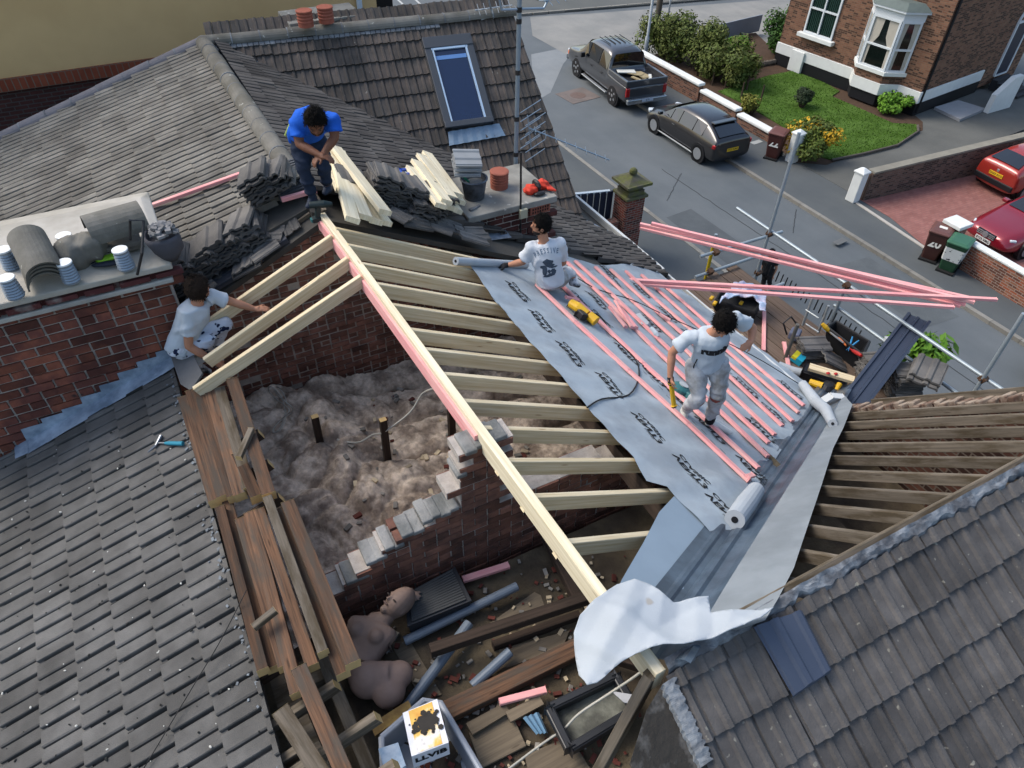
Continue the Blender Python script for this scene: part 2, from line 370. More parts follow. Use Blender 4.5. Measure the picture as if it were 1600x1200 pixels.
# ---- new rafters, right slope
RPX = [(527, 357), (545, 382), (567, 410), (590, 440), (613, 472), (640, 510), (662, 540), (690, 578), (718, 620), (750, 661), (788, 711), (830, 766), (884, 836)]
for k, q in enumerate(RPX):
    y = G(*q, ZR).y; x0 = rx(y) + .027; x1 = 7.05
    xv = XR + (ZR - zC(y)) / TP            # where this rafter meets the valley
    x1 = min(x1, xv - .12)
    if x1 < x0 + .5: x1 = x0 + .9
    mb = MB(); n_ = Vector((TP, 0, 1)).normalized() * -.078
    mb.bar(Vector((x0, y, zR(x0))) + n_, Vector((x1, y, zR(x1))) + n_, .047, .135, up=(0, 0, 1)); r_ = mb.build('rafter', W_NEW, house, bevel=.003)
# three new rafters on the other slope, held by the crouching worker
for q, e in (((521, 364), (328, 500)), ((545, 399), (322, 560)), ((562, 428), (306, 606))):
    y = G(*q, ZR).y; x0 = rx(y) - .03; p1 = AY(*e, y)
    mb = MB(); a = Vector((x0, y, ZR - .07)); p1 = Vector((p1.x, y, p1.z - .05)); mb.bar(a, p1, .047, .125); mb.build('rafter', W_NEW, house, bevel=.003)
# ---- wall plate, purlin, props
mb = MB(); p, q = PR(772, 462, -.2), PR(1040, 800, -.2); mb.bar(p - Vector((0, 0, .06)), q - Vector((0, 0, .06)), .075, .15, up=nR); mb.build('purlin', W_DARK, house)
for (u, v), (u2, v2), z0 in (((487, 652), (508, 730), ZF + .2), ((599, 655), (610, 752), ZF), ((711, 600), (708, 728), ZF)):
    b = G(u2, v2, z0); t = onray(u, v, b, 9, True); t = AY(u, v, b.y); mb = MB(); mb.bar(b, Vector((b.x + .02, b.y, t.z)), .075, .06, up=(0, 1, 0), mend=1); mb.build('prop', [W_DARK, END_PALE], house)
# ---- brickwork with real bricks
BRICK_A = mat('brick_red', '#7b5547', .85, .25, 14, .5, 50, island=.4, c2='#5b423a', c2s=5)
BRICK_B = mat('brick_brown', '#7d574a', .9, .3, 12, .5, 50, island=.35, c2='#62443a', c2s=4)
BRICK_T = mat('brick_mortared', '#8a8a88', .95, .35, 8, .8, 40, c2='#5b5d5c', c2s=4)
MORT_D = mat('mortar_dark', '#a0978d', .95, .3, 12, .8, 60)
MORT_L = mat('mortar_light', '#a19a93', .95, .3, 12, .8, 60)
def brick_face(mb, org, U, N, inside, ulen, hlen, bl=.225, bh=.075, joint=.012, dep=.09, jit=.004, miss=.0, m=0, z0=0):
    U, N = Vector(U), Vector(N); rot = Matrix((U, N, Vector((0, 0, 1)))).transposed(); org = Vector(org)
    for j in range(int(hlen / bh) + 1):
        k = -1 + (.5 if j % 2 else 0); flem = (j % 4 == 3)
        L = bl / 2 if flem else bl
        u = k * bl
        while u < ulen:
            c = (u + L / 2, (j + .5) * bh)
            if inside(c[0], c[1] + z0) and rnd.random() > miss:
                mb.box(org + U * c[0] + Vector((0, 0, c[1])) - N * (dep / 2 - rnd.uniform(-jit, jit)), (L - joint * rnd.uniform(.7, 1.3), dep, bh - joint * rnd.uniform(.7, 1.2)), rot @ Matrix.Rotation(rnd.uniform(-.012, .012), 3, 'Y'), m)
            u += L
# far gable wall inside the loft
YG = 6.9
gl, ga, gr = AY(285, 495, YG), AY(505, 338, YG), AY(735, 412, YG)
def gtop(x): return ga.z - .05 + (x - ga.x) * ((ga.z - gl.z) / (ga.x - gl.x) if x < ga.x else -TP)
mb = MB(); brick_face(mb, (-1.2, YG, ZF - .2), (1, 0, 0), (0, -1, 0), lambda u, z: z + ZF - .2 < gtop(u - 1.2) - .05, 7.2, 3.2, jit=.012, joint=.02, miss=.006)
g_ = mb.build('gable_wall', BRICK_B, house)
mb = MB(); mb.prism([(-1.4, YG + .014, ZF - .3), (6, YG + .014, ZF - .3), (6, YG + .014, gtop(6) - .06), (ga.x, YG + .014, ga.z - .12), (-1.4, YG + .014, gtop(-1.4) - .08)], (0, .2, 0)); mb.build('wall_mortar', MORT_D, g_)
# stepped cross wall
YW = G(742, 690, ZR).y + .02
cor = [AY(u, v, YW) for u, v in ((725.6, 707), (713, 752), (659, 815), (628, 845), (601, 862), (572, 887), (540, 912), (512, 935))]
def wtop_left(x):
    for c in cor:
        if x >= c.x: return c.z
    return -1
rt = AY(860, 752, YW).z
xp = AY(790, 745, YW).x
def w_in(u, z):
    x = u - 1.6; z = z + ZF - .6
    if x > 1.8 and z > zR(x) - .25: return False
    return z < (wtop_left(x) if x < xp else (rt if x < AY(930, 747, YW).x else rt + .12)) + .0 and x < 6.0
mb = MB(); brick_face(mb, (-1.6, YW, ZF - .6), (1, 0, 0), (0, -1, 0), w_in, 8, 3.6, joint=.014, jit=.006, dep=.105)
wl = mb.build('stepped_wall', BRICK_A, house)
mb = MB(); brick_face(mb, (-1.6, YW + .225, ZF - .6), (1, 0, 0), (0, 1, 0), lambda u, z: w_in(u, z), 8, 3.6, joint=.014, dep=.1); mb.build('rear_leaf', BRICK_B, wl)
mb = MB(); brick_face(mb, (-1.6, YW + .012, ZF - .6), (1, 0, 0), (0, -1, 0), lambda u, z: w_in(u - .02, z + .02) and w_in(u + .02, z + .02), 8, 3.6, joint=0.0, dep=.2, jit=0); mb.build('wall_mortar', MORT_L, wl)
def rowtop(z): return ZF - .6 + .075 * math.ceil((z - (ZF - .6)) / .075 - .5)
prev = xp                                  # old mortar bed left on the top of each step
for c in cor[:7]:
    mb = MB(); wd_ = max(prev - c.x, .06); n_ = max(1, int(wd_ / .07))
    for k in range(n_): mb.box(((prev - wd_ * (k + .5) / n_) + .01, YW + .1 + rnd.uniform(-.01, .01), rowtop(c.z) + .008 + rnd.uniform(-.006, .006)), (wd_ / n_ * 1.15, .215 + rnd.uniform(-.02, .02), .045), Matrix.Rotation(rnd.uniform(-.06, .06), 3, 'Y'))
    mb.build('mortar_bed', BRICK_T, wl, bevel=.012); prev = c.x
for q, dx in (((943, 735), .16), ((925, 752), .14), ((905, 758), .2)):
    p = AY(*q, YW); mb = MB(); mb.box((p.x, YW + .1, p.z), (dx, .2, .08), Matrix.Rotation(rnd.uniform(-.3, .3), 3, 'Z')); mb.build('mortar_bed', BRICK_T, wl, bevel=.012)
# ---- loft floor and insulation
def tri(t): return abs((t % 1) - .5) * 2
def insz(x, y):
    wx, wy = x + .3 * nz(x, y, 1.3, 21), y + .3 * nz(x, y, 1.3, 31)
    lump = max(0.0, min(1.0, (1.9 - x + .5 * nz(x, y, 1.1, 2)) / 1.0))
    fold = math.sqrt(abs(math.sin(5.2 * wx + 3.1 * wy))) * .6 + math.sqrt(abs(math.sin(6.5 * wy - 3.7 * wx + 2))) * .55        # rounded folds, sharp creases
    fold2 = math.sqrt(abs(math.sin(13 * wx + 9 * wy + 3 * nz(x, y, 2.5, 8)))) * .5 + math.sqrt(abs(math.sin(15 * wy - 11 * wx))) * .4
    fine = (.035 - .07 * max(0, .5 - abs(nz(wx, wy, 3.4, 61)) * 1.6)) * lump + .030 * abs(nz(wx, wy, 6, 63)) + .026 * abs(nz(x, y, 12, 3)) + .012 * nz(x, y, 24, 5)
    h = ZF + .03 + lump * (.10 + .38 * max(.1, .55 + .8 * nz(x, y, .8, 3)) + .20 * fold + .06 * fold2) + fine + .04 * fold2 * (1 - lump)
    if x > .5:                            # quilts between the joists: rounded rows with dark gaps
        t_ = ((y + .16 * x + .08 * nz(x, y, 1.5)) / .62) % 1; h += (.24 * (1 - abs(2 * t_ - 1) ** 6) - .05 + .05 * fold) * min(1, (x - .5) * 1.5) * (1 - lump)
    return h
mb = MB(); poly_sheet(mb, [(-1.5, YW + .23), (5.2, YW + .23), (5.2, YG - .02), (-1.5, YG - .02)], insz, .02)
kind(mb.build('insulation', INSUL, house, smooth=True), 'stuff')
mb = MB(); mb.box((2.5, 3.2, ZF - .15), (8.4, 9.5, .2)); mb.box((1.6, .95, ZN - .12), (4.6, 4.1, .2)); mb.build('loft_floor', DIRT, house)
def dirtz(x, y): return ZN + .015 + .02 * fbm(x, y, 3, 1) + .012 * fbm(x, y, 11, 4)
mb = MB(); poly_sheet(mb, [(-1.2, -1.2), (4.6, -1.2), (4.6, YW - .11), (-1.2, YW - .11)], dirtz, .06); mb.build('floor_dust', DIRT, house, smooth=True)
# ---- roofing membrane on the right slope
def memz(x, y):
    e = .016 + .010 * nz(x, y, 2.2) + .005 * nz(x, y, 6, 3) + .008 * math.cos(6.283 * (y - 1.9) / .362) + .007 * max(0, 1 - 6 * abs(nz(x * .8 + y * .3, y * .6 - x * .2, 1.9, 7)))
    k_ = max(0, 1 - abs(y - 2.6) / .6) * max(0, 1 - abs(x - 3.4) / 1.0); e += .05 * k_ * (1 + nz(x, y, 2.5, 9)) - .03 * k_
    return zR(x) + e
mp = [(735, 415), (770, 465), (830, 535), (880, 590), (930, 650), (990, 715), (1003, 738), (1010, 752), (1042, 762), (1080, 800), (1112, 832), (1126, 842), (1143, 838), (1150, 815), (1165, 785), (1182, 762), (1215, 712), (1238, 678), (1262, 642), (1272, 612), (1262, 598), (1190, 546), (1020, 418), (1000, 412), (930, 414), (885, 398)]
mpw = [PR(u, v, .02) for u, v in mp]
mb = MB(); poly_sheet(mb, mpw, memz, .07); mem = mb.build('roof_membrane', MEMB, house, smooth=True)
# printed lettering, rows parallel to the ridge
ROTR = Matrix((Vector((0, -1, 0)), Vector((-math.cos(R(27.5)), 0, math.sin(R(27.5)))) * -1, Vector((TP, 0, 1)).normalized())).transposed()
def slope_mat(p, ang=0, off=.026):
    p = Vector(p); Rm = Matrix((Vector((0, -1, 0)), Vector((-math.cos(R(27.5)), 0, math.sin(R(27.5)))), Vector((TP, 0, 1)).normalized())).transposed()
    Rm = Rm @ Matrix.Rotation(ang, 3, 'Z'); q = Vector((p.x, p.y, memz(p.x, p.y))) + Vector((0, 0, off - .012)); return Matrix.Translation(q) @ Rm.to_4x4()
for u, v in ((812, 457), (849, 503), (894, 553), (957, 603), (1016, 668), (1083, 738), (1137, 802), (870, 430), (905, 468), (940, 500), (984, 555), (1023, 587), (1060, 620), (1114, 672), (1180, 737), (960, 440), (1004, 455), (1045, 492), (1085, 530), (1125, 572), (1168, 606), (1208, 645), (935, 470), (1020, 505), (1192, 672), (1237, 610), (950, 424)):
    p = PR(u, v, .02); M_ = slope_mat(p); mb = MB()
    M_ = M_ @ Matrix.Scale(.74, 4); text_mb(mb, 'VENT3', M_ @ Matrix.Translation((0, .055, 0)) @ Matrix.Scale(.62, 4, (0, 1, 0)), .2, bold=.006); text_mb(mb, 'CLASSIC', M_ @ Matrix.Translation((-.03, -.05, 0)) @ Matrix.Scale(.6, 4, (0, 1, 0)), .145, bold=.004)
    text_mb(mb, 'breathable', M_ @ Matrix.Translation((.12, .125, 0)), .045)
    for p in mb.v: p.z = memz(p.x, p.y) + .006
    mb.build('printed_lettering', INK, mem)
mb = MB()                                  # dashed lap lines
for x in (2.62, 2.72, 3.95, 4.9, 5.8):
    y = 1.9
    while y < 7:
        if rnd.random() < .7 and any(False for _ in ()) is False:
            p = Vector((x, y, 0))
            ins = sum(1 for i in range(len(mpw)) if (mpw[i].y > y) != (mpw[i - 1].y > y) and x < (mpw[i - 1].x - mpw[i].x) * (y - mpw[i].y) / (mpw[i - 1].y - mpw[i].y) + mpw[i].x) % 2
            if ins:
                mb.box((x, y, memz(x, y) + .004), (.006, .08, .001), Matrix.Rotation(R(27.5), 3, 'Y'))
        y += .14
kind(mb.build('lap_marks', mat('faint_ink', '#4d5459', .8, 0), mem), 'stuff')
# ---- pink tile battens nailed over the membrane
BT = [((1171, 752), (838, 445)), ((1184, 732), (870, 440)), ((1199, 714), (886, 410)), ((1201, 692), (900, 408)), ((1212, 679), (932, 417)), ((1224, 665), (955, 421)), ((1239, 658), (978, 424)), ((1247, 645), (1002, 430)), ((1255, 634), (1030, 440))]
for k, (a, b) in enumerate(BT):
    p, q = PR(*a, .045), PR(*b, .045); x = (p.x + q.x) / 2
    N_ = 9; pts = []
    mb = MB()
    for s_ in range(N_): pass
    mid = [p.lerp(q, t_) + Vector((.012 * math.sin(7 * t_ + k), 0, 0)) for t_ in (0, .24, .5, .77, 1)]
    for i in range(4): mb.bar(mid[i], mid[i + 1], .06, .03, up=nR)
    mb.build('tile_batten', W_PINK, house, bevel=.003)
# ---- valley: sheets and ribbed trough between the two slopes
V0 = Vector((XR + .12, YC + .12, 0)); V1 = Vector((XR + (ZR - 4.95) / TP, YC + (ZR - 4.95) / TC, 0)); vd = (V1 - V0); VLn = vd.length; vd.normalize(); vn = Vector((-vd.y, vd.x, 0))
def sheet(name, px, plane, m_, off, cell=.08, wob=.006, th=0, sh=False):
    pts = [plane(u, v, off) for u, v in px]; mb = MB(); base = (lambda x, y: zR(x)) if plane is PR else (lambda x, y: zC(y))
    poly_sheet(mb, pts, lambda x, y: base(x, y) + off + wob * nz(x, y, 2.5) + wob * .5 * nz(x, y, 7, 2), cell); return mb.build(name, m_, house, smooth=True)
sheet('valley_underlay', [(1058, 770), (1100, 818), (1128, 842), (1145, 838), (1128, 868), (1085, 905), (1040, 950), (985, 960), (958, 935), (972, 905), (1005, 848), (1030, 800)], PR, mat('underlay_blue', '#7d8d9a', .7, .07, 3, .15, 60), .008)
sheet('valley_underlay', [(1318, 617), (1332, 632), (1318, 668), (1302, 700), (1283, 760), (1262, 822), (1240, 888), (1216, 935), (1196, 968), (1150, 985), (1102, 968), (1140, 905), (1190, 826), (1238, 750), (1282, 680), (1310, 632)], PC, mat('valley_felt', '#7c8388', .85, .08, 4, .25, 200, c2='#6f767b', c2s=1.8), .05, wob=.012)
mb = MB(); ws = [-.25, -.215, -.195, -.16, -.14, -.085, -.06, -.03, -.005, .035, .055, .08, .10, .14, .17]; hs = [0, .03, .03, .004, 0, 0, .038, .038, .002, 0, .03, .03, .002, 0, .0]
NS = 26
for i in range(NS + 1):
    for w_, h in zip(ws, hs):
        p = V0 + vd * (VLn * i / NS) + vn * w_; zz = max(zR(p.x), zC(p.y)) ; zz = zz + .012 + h * (1 if w_ < .05 else .4); mb.v.append(Vector((p.x, p.y, zz)))
n = len(ws)
for i in range(NS):
    for k in range(n - 1): a = i * n + k; mb.f.append([a, a + n, a + n + 1, a + 1]); mb.mi.append(0); mb.uv.append(None)
mb.build('valley_trough', GRP, house, fix=True)
# eaves: white fascia strip and trough end
e0, e1 = PR(1012, 416), PR(1262, 600); ex = (e0.x + e1.x) / 2; ez = zR(ex)
mb = MB(); mb.bar((ex, e0.y + 4.2, ez - .06), (ex, e1.y - .35, ez - .06), .03, .16); mb.build('fascia_board', mat('white_paint', '#b9bcbb', .5, .08, 5), house)
p = PC(1318, 620, .06); q = PR(1277, 632, .06); mb = MB(); t_ = PC(1299, 618, .16)
mb.bar(q, t_, .1, .02); mb.bar(t_, p, .1, .02); mb.build('gutter_end', MC['white_paint'], house, bevel=.004)
# ---- cross wing: old rafters, ridge board, near tiles
xg = PC(1600, 617).x + .1                # gable end of the cross wing
x0r = PC(1340, 871).x
for k in range(-2, 12):
    x = x0r + .37 * k
    if x > xg - .1: break
    if x < XR + .4: continue
    ye = YC + (x - XR) * TP / TC - .18
    if ye < YC + .2: continue
    mb = MB(); nn = Vector((0, TC, 1)).normalized() * -.06
    mb.bar(Vector((x, YC + .03, zC(YC + .03))) + nn, Vector((x, ye, zC(ye))) + nn, .042, .09, up=(0, 0, 1)); mb.build('old_rafter', W_GREY, house, bevel=.004)
c1, c2 = G(1215, 932, ZR), G(1640, 718, ZR)
mb = MB(); mb.bar(Vector((c1.x - .5, YC, ZR - .06)), Vector((c2.x + .5, YC, ZR - .06)), .05, .16, up=(0, 1, .6)); mb.build('ridge_board', W_GREY, house, bevel=.005)
mb = MB(); VN = Vector((0, math.cos(R(32)), math.sin(R(32)))); NN = Vector((0, -math.sin(R(32)), math.cos(R(32))))
tn = Vector((1.2, YC - .1, ZR - TN * .1))
tile_field(mb, tn - VN * 3.1, (1, 0, 0), VN, NN, 5.2, 3.1, .31, .27, PROF_C, stag=0, jit=.005, thick=.028)
hl = PN(1043, 1068); h2 = PN(1100, 1190); hd = (h2 - hl); 
ntile = mb.build('tiled_slope', TILE_N, house, clip=[((0, YC - .06, 0), (0, 1, 0)), (hl, Vector((hd.y, -hd.x, 0)).normalized() * 1.0)])
mb = MB(); NXm, NYm = 230, 6                 # broken bedding along its top and side edge
for k in range(NXm):
    x = hl.x + .02 + k * .02; wv = .07 + .05 * nz(x, 0, 4) + .03 * nz(x, 3, 15)
    for q_ in range(NYm): y = YC + .005 - wv * q_ / (NYm - 1); mb.v.append(Vector((x, y, zC(YC) - TN * (YC - y) + (.052 + .014 * nz(x, y * 3, 12) if q_ < NYm - 1 else -.01))))
for k in range(NXm - 1):
    for q_ in range(NYm - 1): a = k * NYm + q_; mb.f.append([a, a + 1, a + NYm + 1, a + NYm]); mb.mi.append(0); mb.uv.append(None)
o0_ = len(mb.v)
for k in range(60):
    p = hl.lerp(h2, k / 56); wv = .035 + .03 * nz(k * .4, 1, 1)
    for q_, (dx, dz) in enumerate(((-.045, -.05), (-.04, .03), (0, .045), (wv, .045), (wv + .01, 0))): mb.v.append(p + Vector((dx + .016 * nz(k * .3, q_, 1), 0, dz + .012 * nz(k * .25, q_, 1))))
for k in range(59):
    for q_ in range(4): a = o0_ + k * 5 + q_; mb.f.append([a, a + 1, a + 6, a + 5]); mb.mi.append(0); mb.uv.append(None)
mb.build('ridge_mortar', mat('bedding_grey', '#54565a', .95, .35, 12, .8, 40, c2='#74797e', c2s=6), house, fix=True)
mb = MB(); mb.prism([PN(u, v, -.02) for u, v in ((1037, 1066), (1105, 1195), (1118, 1230), (1000, 1230), (985, 1190), (1010, 1110))], (0, 0, -.04)); mb.build('valley_board', mat('weathered_board', '#33302c', .9, .35, 6, .7, 30, c2='#6c6a67', c2s=5, c2t=.56), house)
mb = MB(); p, q = G(1020, 1050, ZR - .05), G(930, 1215, 7.35); mb.bar(p, q, .06, .12); p2 = G(1002, 1052, ZR - .2); mb.build('hip_timber', W_GREY, house, bevel=.004)
nt_ = [PN(u, v, .02) for u, v in ((1175, 985), (1250, 960), (1296, 1052), (1236, 1092))]; mb = MB()
def lerp4(a, b): return nt_[0].lerp(nt_[1], a).lerp(nt_[3].lerp(nt_[2], a), b)
for k in range(len(PROF_C) - 1):
    s0, h0 = PROF_C[k]; s1, h1 = PROF_C[k + 1]; o0, o1 = Vector((0, 0, h0 + .045)), Vector((0, 0, h1 + .045)); mb.face([lerp4(s0, 0) + o0, lerp4(s0, 1) + o0, lerp4(s1, 1) + o1, lerp4(s1, 0) + o1])
for b_ in (0, 1): mb.face([lerp4(0, b_), lerp4(1, b_)] + [lerp4(s_, b_) + Vector((0, 0, h + .045)) for s_, h in PROF_C[::-1]])
mb.build('new_tile', mat('tile_new_blue', '#3f4757', .55, .08, 6, .1, 60), house, fix=True)
# gable wall and floor of the cross wing
BR_OUT = brickmat('house_brick', '#6b3a2c', '#7d4b38', '#7b746c', dark='#4a2a22')
mb = MB(); mb.prism([(xg, YC - .6, ZF - 2.5), (xg, 5.0, ZF - 2.5), (xg, YC + (ZR - 4.9) / TC, 4.85), (xg, YC + .1, zC(YC + .1) - .1), (xg, YC - .6, ZR - .5)], (.22, 0, 0)); mb.build('gable_end', brickmat('gable_brick', '#4d342c', '#5a3e34', '#5f574f', dark='#33241f'), house, fix=True)
mb = MB()
for k in range(40):
    y = YC + .2 + k * .075; 
    if zC(y) < 4.9: break
    mb.box((xg + .02 + rnd.uniform(-.03, .03), y, zC(y) - .1 + rnd.uniform(-.03, .03)), (.2, .07, .09), Matrix((Vector((1, 0, 0)), Vector((0, 1, -1)).normalized(), Vector((0, 1, 1)).normalized())).transposed() @ Matrix.Rotation(rnd.uniform(-.2, .2), 3, 'Z'))
mb.build('verge_bedding', mat('rubble_mortar', '#8b7f72', .95, .35, 8, .8, 40, c2='#5f4a3f', c2s=6), house, bevel=.01)
mb = MB(); p, q = PC(1328, 640, .05), PC(1640, 613, .05); mb.bar(Vector((xg + .1, p.y, zC(p.y) - .05)), Vector((xg + .1, YC, zC(YC) - .05)), .03, .12, up=(0, 1, 1)); mb.build('barge_board', W_GREY, house)
mb = MB(); mb.box((xg / 2 + 1, 2.8, 5.0), (xg - 1.5, 4.4, .1)); mb.build('wing_floor', DIRT, house)
mb = MB(); poly_sheet(mb, [(2.4, 1.0), (xg - .05, 1.0), (xg - .05, 5), (2.4, 5)], lambda x, y: 5.15 + .2 * max(0, fbm(x, y, 1.6, 3)) + .1 * fbm(x, y, 4, 6), .08); kind(mb.build('loft_rubble', mat('loft_rubble', '#6b5f52', 1, .35, 4, .9, 30, spec=.05, c2='#7a4a38', c2s=2.2), house, smooth=True), 'stuff')
mb = MB(); mb.box((4.9, YC - .05, 6.2), (4.4, .2, 2.6)); mb.build('wing_wall', BR_IN, house)
# outer walls below the eaves
mb = MB(); mb.box((ex - .25, 4.2, ez / 2 - .1), (.3, 9.5, ez - .2)); mb.box((-6.2, 2.5, 2.3), (.3, 8, 4.6)); mb.box((0, -1.7, 2.6), (12.6, .3, 5.2)); mb.build('outer_wall', BR_OUT, house)
mb = MB()
for (u, v), (u2, v2), z in (((985, 1120), (905, 1230), 0),):
    pass
# cut stubs of the old rafters sticking out past the tile edge
STUBS = [((322, 640), (405, 668)), ((335, 700), (420, 715)), ((352, 760), (437, 768)), ((450, 935), (543, 962)), ((480, 1058), (524, 1062)), ((505, 1148), (595, 1108)), ((560, 1220), (625, 1182)), ((400, 1195), (480, 1155)), ((370, 950), (382, 947))]
for a, b in STUBS:
    q = PLS(*b, -.02); q.x = min(q.x, XE + .62); p = Vector((XE - .2, q.y, zL(XE - .2) - .02)); mb = MB(); mb.bar(p - Vector((0, 0, .08)), Vector((q.x, q.y, zL(q.x) - .1)), .055, .1, mend=1); mb.build('rafter_stub', [W_DARK if a[1] < 950 else W_GREY, END_PALE], house, bevel=.003)
# ------------------------------------------------------------------ the adjoining house beyond the party wall
REDPOT = mat('terracotta', '#8c5040', .8, .15, 8, .1, 50)
CONC = mat('concrete_cap', '#83827c', .9, .18, 4, .4, 45, c2='#6c6b66', c2s=1.6, speck=(11, .7, '#a3a29b'))
CEM = mat('pale_cement', '#a9a7a0', .9, .12, 4, .35, 40, c2='#8b8984', c2s=2)
nb = thing('adjoining_house', 'adjoining brick house with dark tiled roofs and a blue skylight window', 'house', (1.4, 10, 0))
XF = 1.36; YB = YG + .62
def zL2(x): return ZR - .02 + TL * (x - XF)
v0, v1 = PL(0, 217, (XF, 0, ZR - .02), nL), PL(316, 66, (XF, 0, ZR - .02), nL)
vdir = (v0 - v1); vdir.z = 0; vn2 = Vector((-vdir.y, vdir.x, 0)).normalized(); vn2 = vn2 if vn2.y > 0 else -vn2
mb = MB(); tile_field(mb, Vector((XF, YB - .2, ZR - .02)) - VL * 6.2, (0, 1, 0), VL, NL, 7.2, 6.2, .31, .27, PROF_B, stag=.05, jit=.006, thick=.03)
mb.build('tiled_slope', TILE_F, nb, clip=[((XF, 0, 0), (1, 0, 0)), (v1, vn2), ((0, YB - .1, 0), (0, -1, 0))])
mb = MB(); t = Vector((XF, 0, ZR - .1)); d = VL * 6.4
mb.prism([t + Vector((0, YG + .2, 0)), v1 + Vector((0, 0, -.08)), v0 + Vector((0, 0, -.08)) - VL * 3, Vector((-6, YG + .2, zL2(-6) - .08))], (0, 0, -.12)); mb.build('roof_deck', FELT, nb)  # hidden solid added under this slope to block light leaks
TILE_R = mat('ridge_tile', '#6c6a64', .9, .22, 6, .4, 60, island=.12, speck=(13, .7, '#96968f'), c2='#595750', c2s=2)
def ridge_run(name, p, q, rad, seg, parent, m_=TILE_R, lift=0):
    p, q = Vector(p), Vector(q); L = (q - p).length; a = (q - p).normalized(); sd_ = a.cross(Vector((0, 0, 1))).normalized(); up = sd_.cross(a); n = max(1, int(L / seg)); mb = MB(); jts = []
    for i in range(n):
        s0, s1 = p.lerp(q, i / n) + a * .006, p.lerp(q, (i + 1) / n) - a * .006; r_ = rad * rnd.uniform(.97, 1.03); dz = rnd.uniform(-.006, .006); rings = []
        for e in (s0, s1):
            o_ = [e + up * (math.sin(k * math.pi / 10) * r_ + dz + lift) + sd_ * math.cos(k * math.pi / 10) * r_ for k in range(11)]; i_ = [e + up * (math.sin(k * math.pi / 10) * (r_ - .018) + dz + lift) + sd_ * math.cos(k * math.pi / 10) * (r_ - .018) for k in range(10, -1, -1)]; rings.append(o_ + i_)
        mb.loft(rings)
        o_ = [[e + up * (math.sin(k * math.pi / 10) * (r_ + .004) + lift) + sd_ * math.cos(k * math.pi / 10) * (r_ + .004) for k in range(11)] for e in (s1 - a * .004, s1 + a * .014)]; jt = MB(); jt.loft(o_); jts.append(jt)
    o = mb.build(name, m_, parent, smooth=False, fix=True)
    for jt in jts: jt.build('mortar_joint', MORTAR, o, fix=True)
    return o
ridge_run('ridge_tile_run', G(470, 290, ZR), G(318, 66, ZR), .12, .42, nb, lift=-.02)
ridge_run('verge_tile_run', v1 + Vector((0, 0, .0)), v0 + (v0 - v1) * .4, .1, .42, nb, mat('verge_tile', '#6a686c', .9, .2, 6, .3, 60, island=.12), lift=-.01)
# slope towards the street with small staggered courses
s0, s1 = G(322, 66, ZR), G(800, 21, ZR); us = (s1 - s0).normalized(); vs_ = Vector((-us.y, us.x, 0)); PSA = R(40)
VS = (vs_ * math.cos(PSA) + Vector((0, 0, math.sin(PSA)))).normalized(); NS_ = (us.cross(VS)).normalized()
def PS(u, v, off=0): return PL(u, v, s0 + NS_ * off, NS_)
cr = math.cos(R(27.5)); VRr = Vector((-cr, 0, math.sin(R(27.5)))); NRr = Vector((math.sin(R(27.5)), 0, cr))
val_d = NRr.cross(NS_).normalized(); val_n = Vector((-val_d.y, val_d.x, 0)).normalized()
if val_n.dot(Vector((0, 1, 0))) < 0: val_n = -val_n
mb = MB(); tile_field(mb, Vector((XR, YG + .45, zR(XR) + .0)) - VRr * 6.95, (0, 1, 0), VRr, NRr, 6.4, 6.95, .31, .27, PROF_B, stag=.09, jit=.012, thick=.045)
xh = PR(850, 380).x
mb.build('tiled_slope', TILE_S, nb, clip=[((XF + .1, 0, 0), (-1, 0, 0)), (s0 + Vector((0, 0, 0)), val_n), ((ex - .02, 0, 0), (1, 0, 0)), ((0, YG + .42, 0), (0, -1, 0))])
mb = MB(); mb.prism([Vector((XF, YG + .1, ZR - .1)), Vector((ex, YG + .1, zR(ex) - .1)), Vector((ex, 12, zR(ex) - .1)), Vector((XF, 12.6, ZR - .1))], (0, 0, -.12)); mb.build('roof_deck', FELT, nb)  # same added light block under the street slope
# cross roof with the skylight
tl = PS(800, 20); vrg0, vrg1 = PS(800, 20), PS(897, 300); vn3 = NS_.cross((vrg1 - vrg0)).normalized(); vn3 = vn3 if vn3.x > 0 else -vn3
mb = MB(); tile_field(mb, s0 - us * .4 - VS * 4.65, us, VS, NS_, 7.6, 4.65, .31, .27, PROF_C, stag=0, jit=.005, thick=.03)
mb.build('tiled_slope', mat('tile_brown', '#514a45', .9, .25, 7, .4, 70, island=.2, speck=(12, .74, '#85837d'), c2='#3e3b38', c2s=1.7), nb, clip=[(s0, -val_n), (vrg0, vn3), (s0 + us * .02, -us)])
mb = MB(); q = [s0 - us * .3, vrg0, vrg0 - VS * 4.9, s0 - us * .3 - VS * 4.9]; mb.prism([p - NS_ * .05 for p in q], NS_ * -.1); mb.build('roof_deck', FELT, nb, clip=[(s0, -val_n)])  # same added light block under the skylight roof
ridge_run('ridge_tile_run', s0 - us * .05, vrg0 + us * .05, .12, .42, nb, lift=-.02)
mb = MB()
for k in range(44):
    p = s0.lerp(vrg0, (k + .6) / 60) - VS * .13 + NS_ * .02; mb.box(p, (.075, .06 + .03 * nz(k, 0, 1.3), .05), Matrix((us, VS, NS_)).transposed())
mb.build('ridge_mortar', MORTAR, nb)
mb = MB(); mb.bar(s0.lerp(s0 - val_d * 1, 0) + Vector((0, 0, .03)), s0 + (val_d if val_d.z < 0 else -val_d) * 7.2 + Vector((0, 0, .03)), .2, .02, up=NS_ + NRr); mb.build('valley_lead', LEAD, nb)
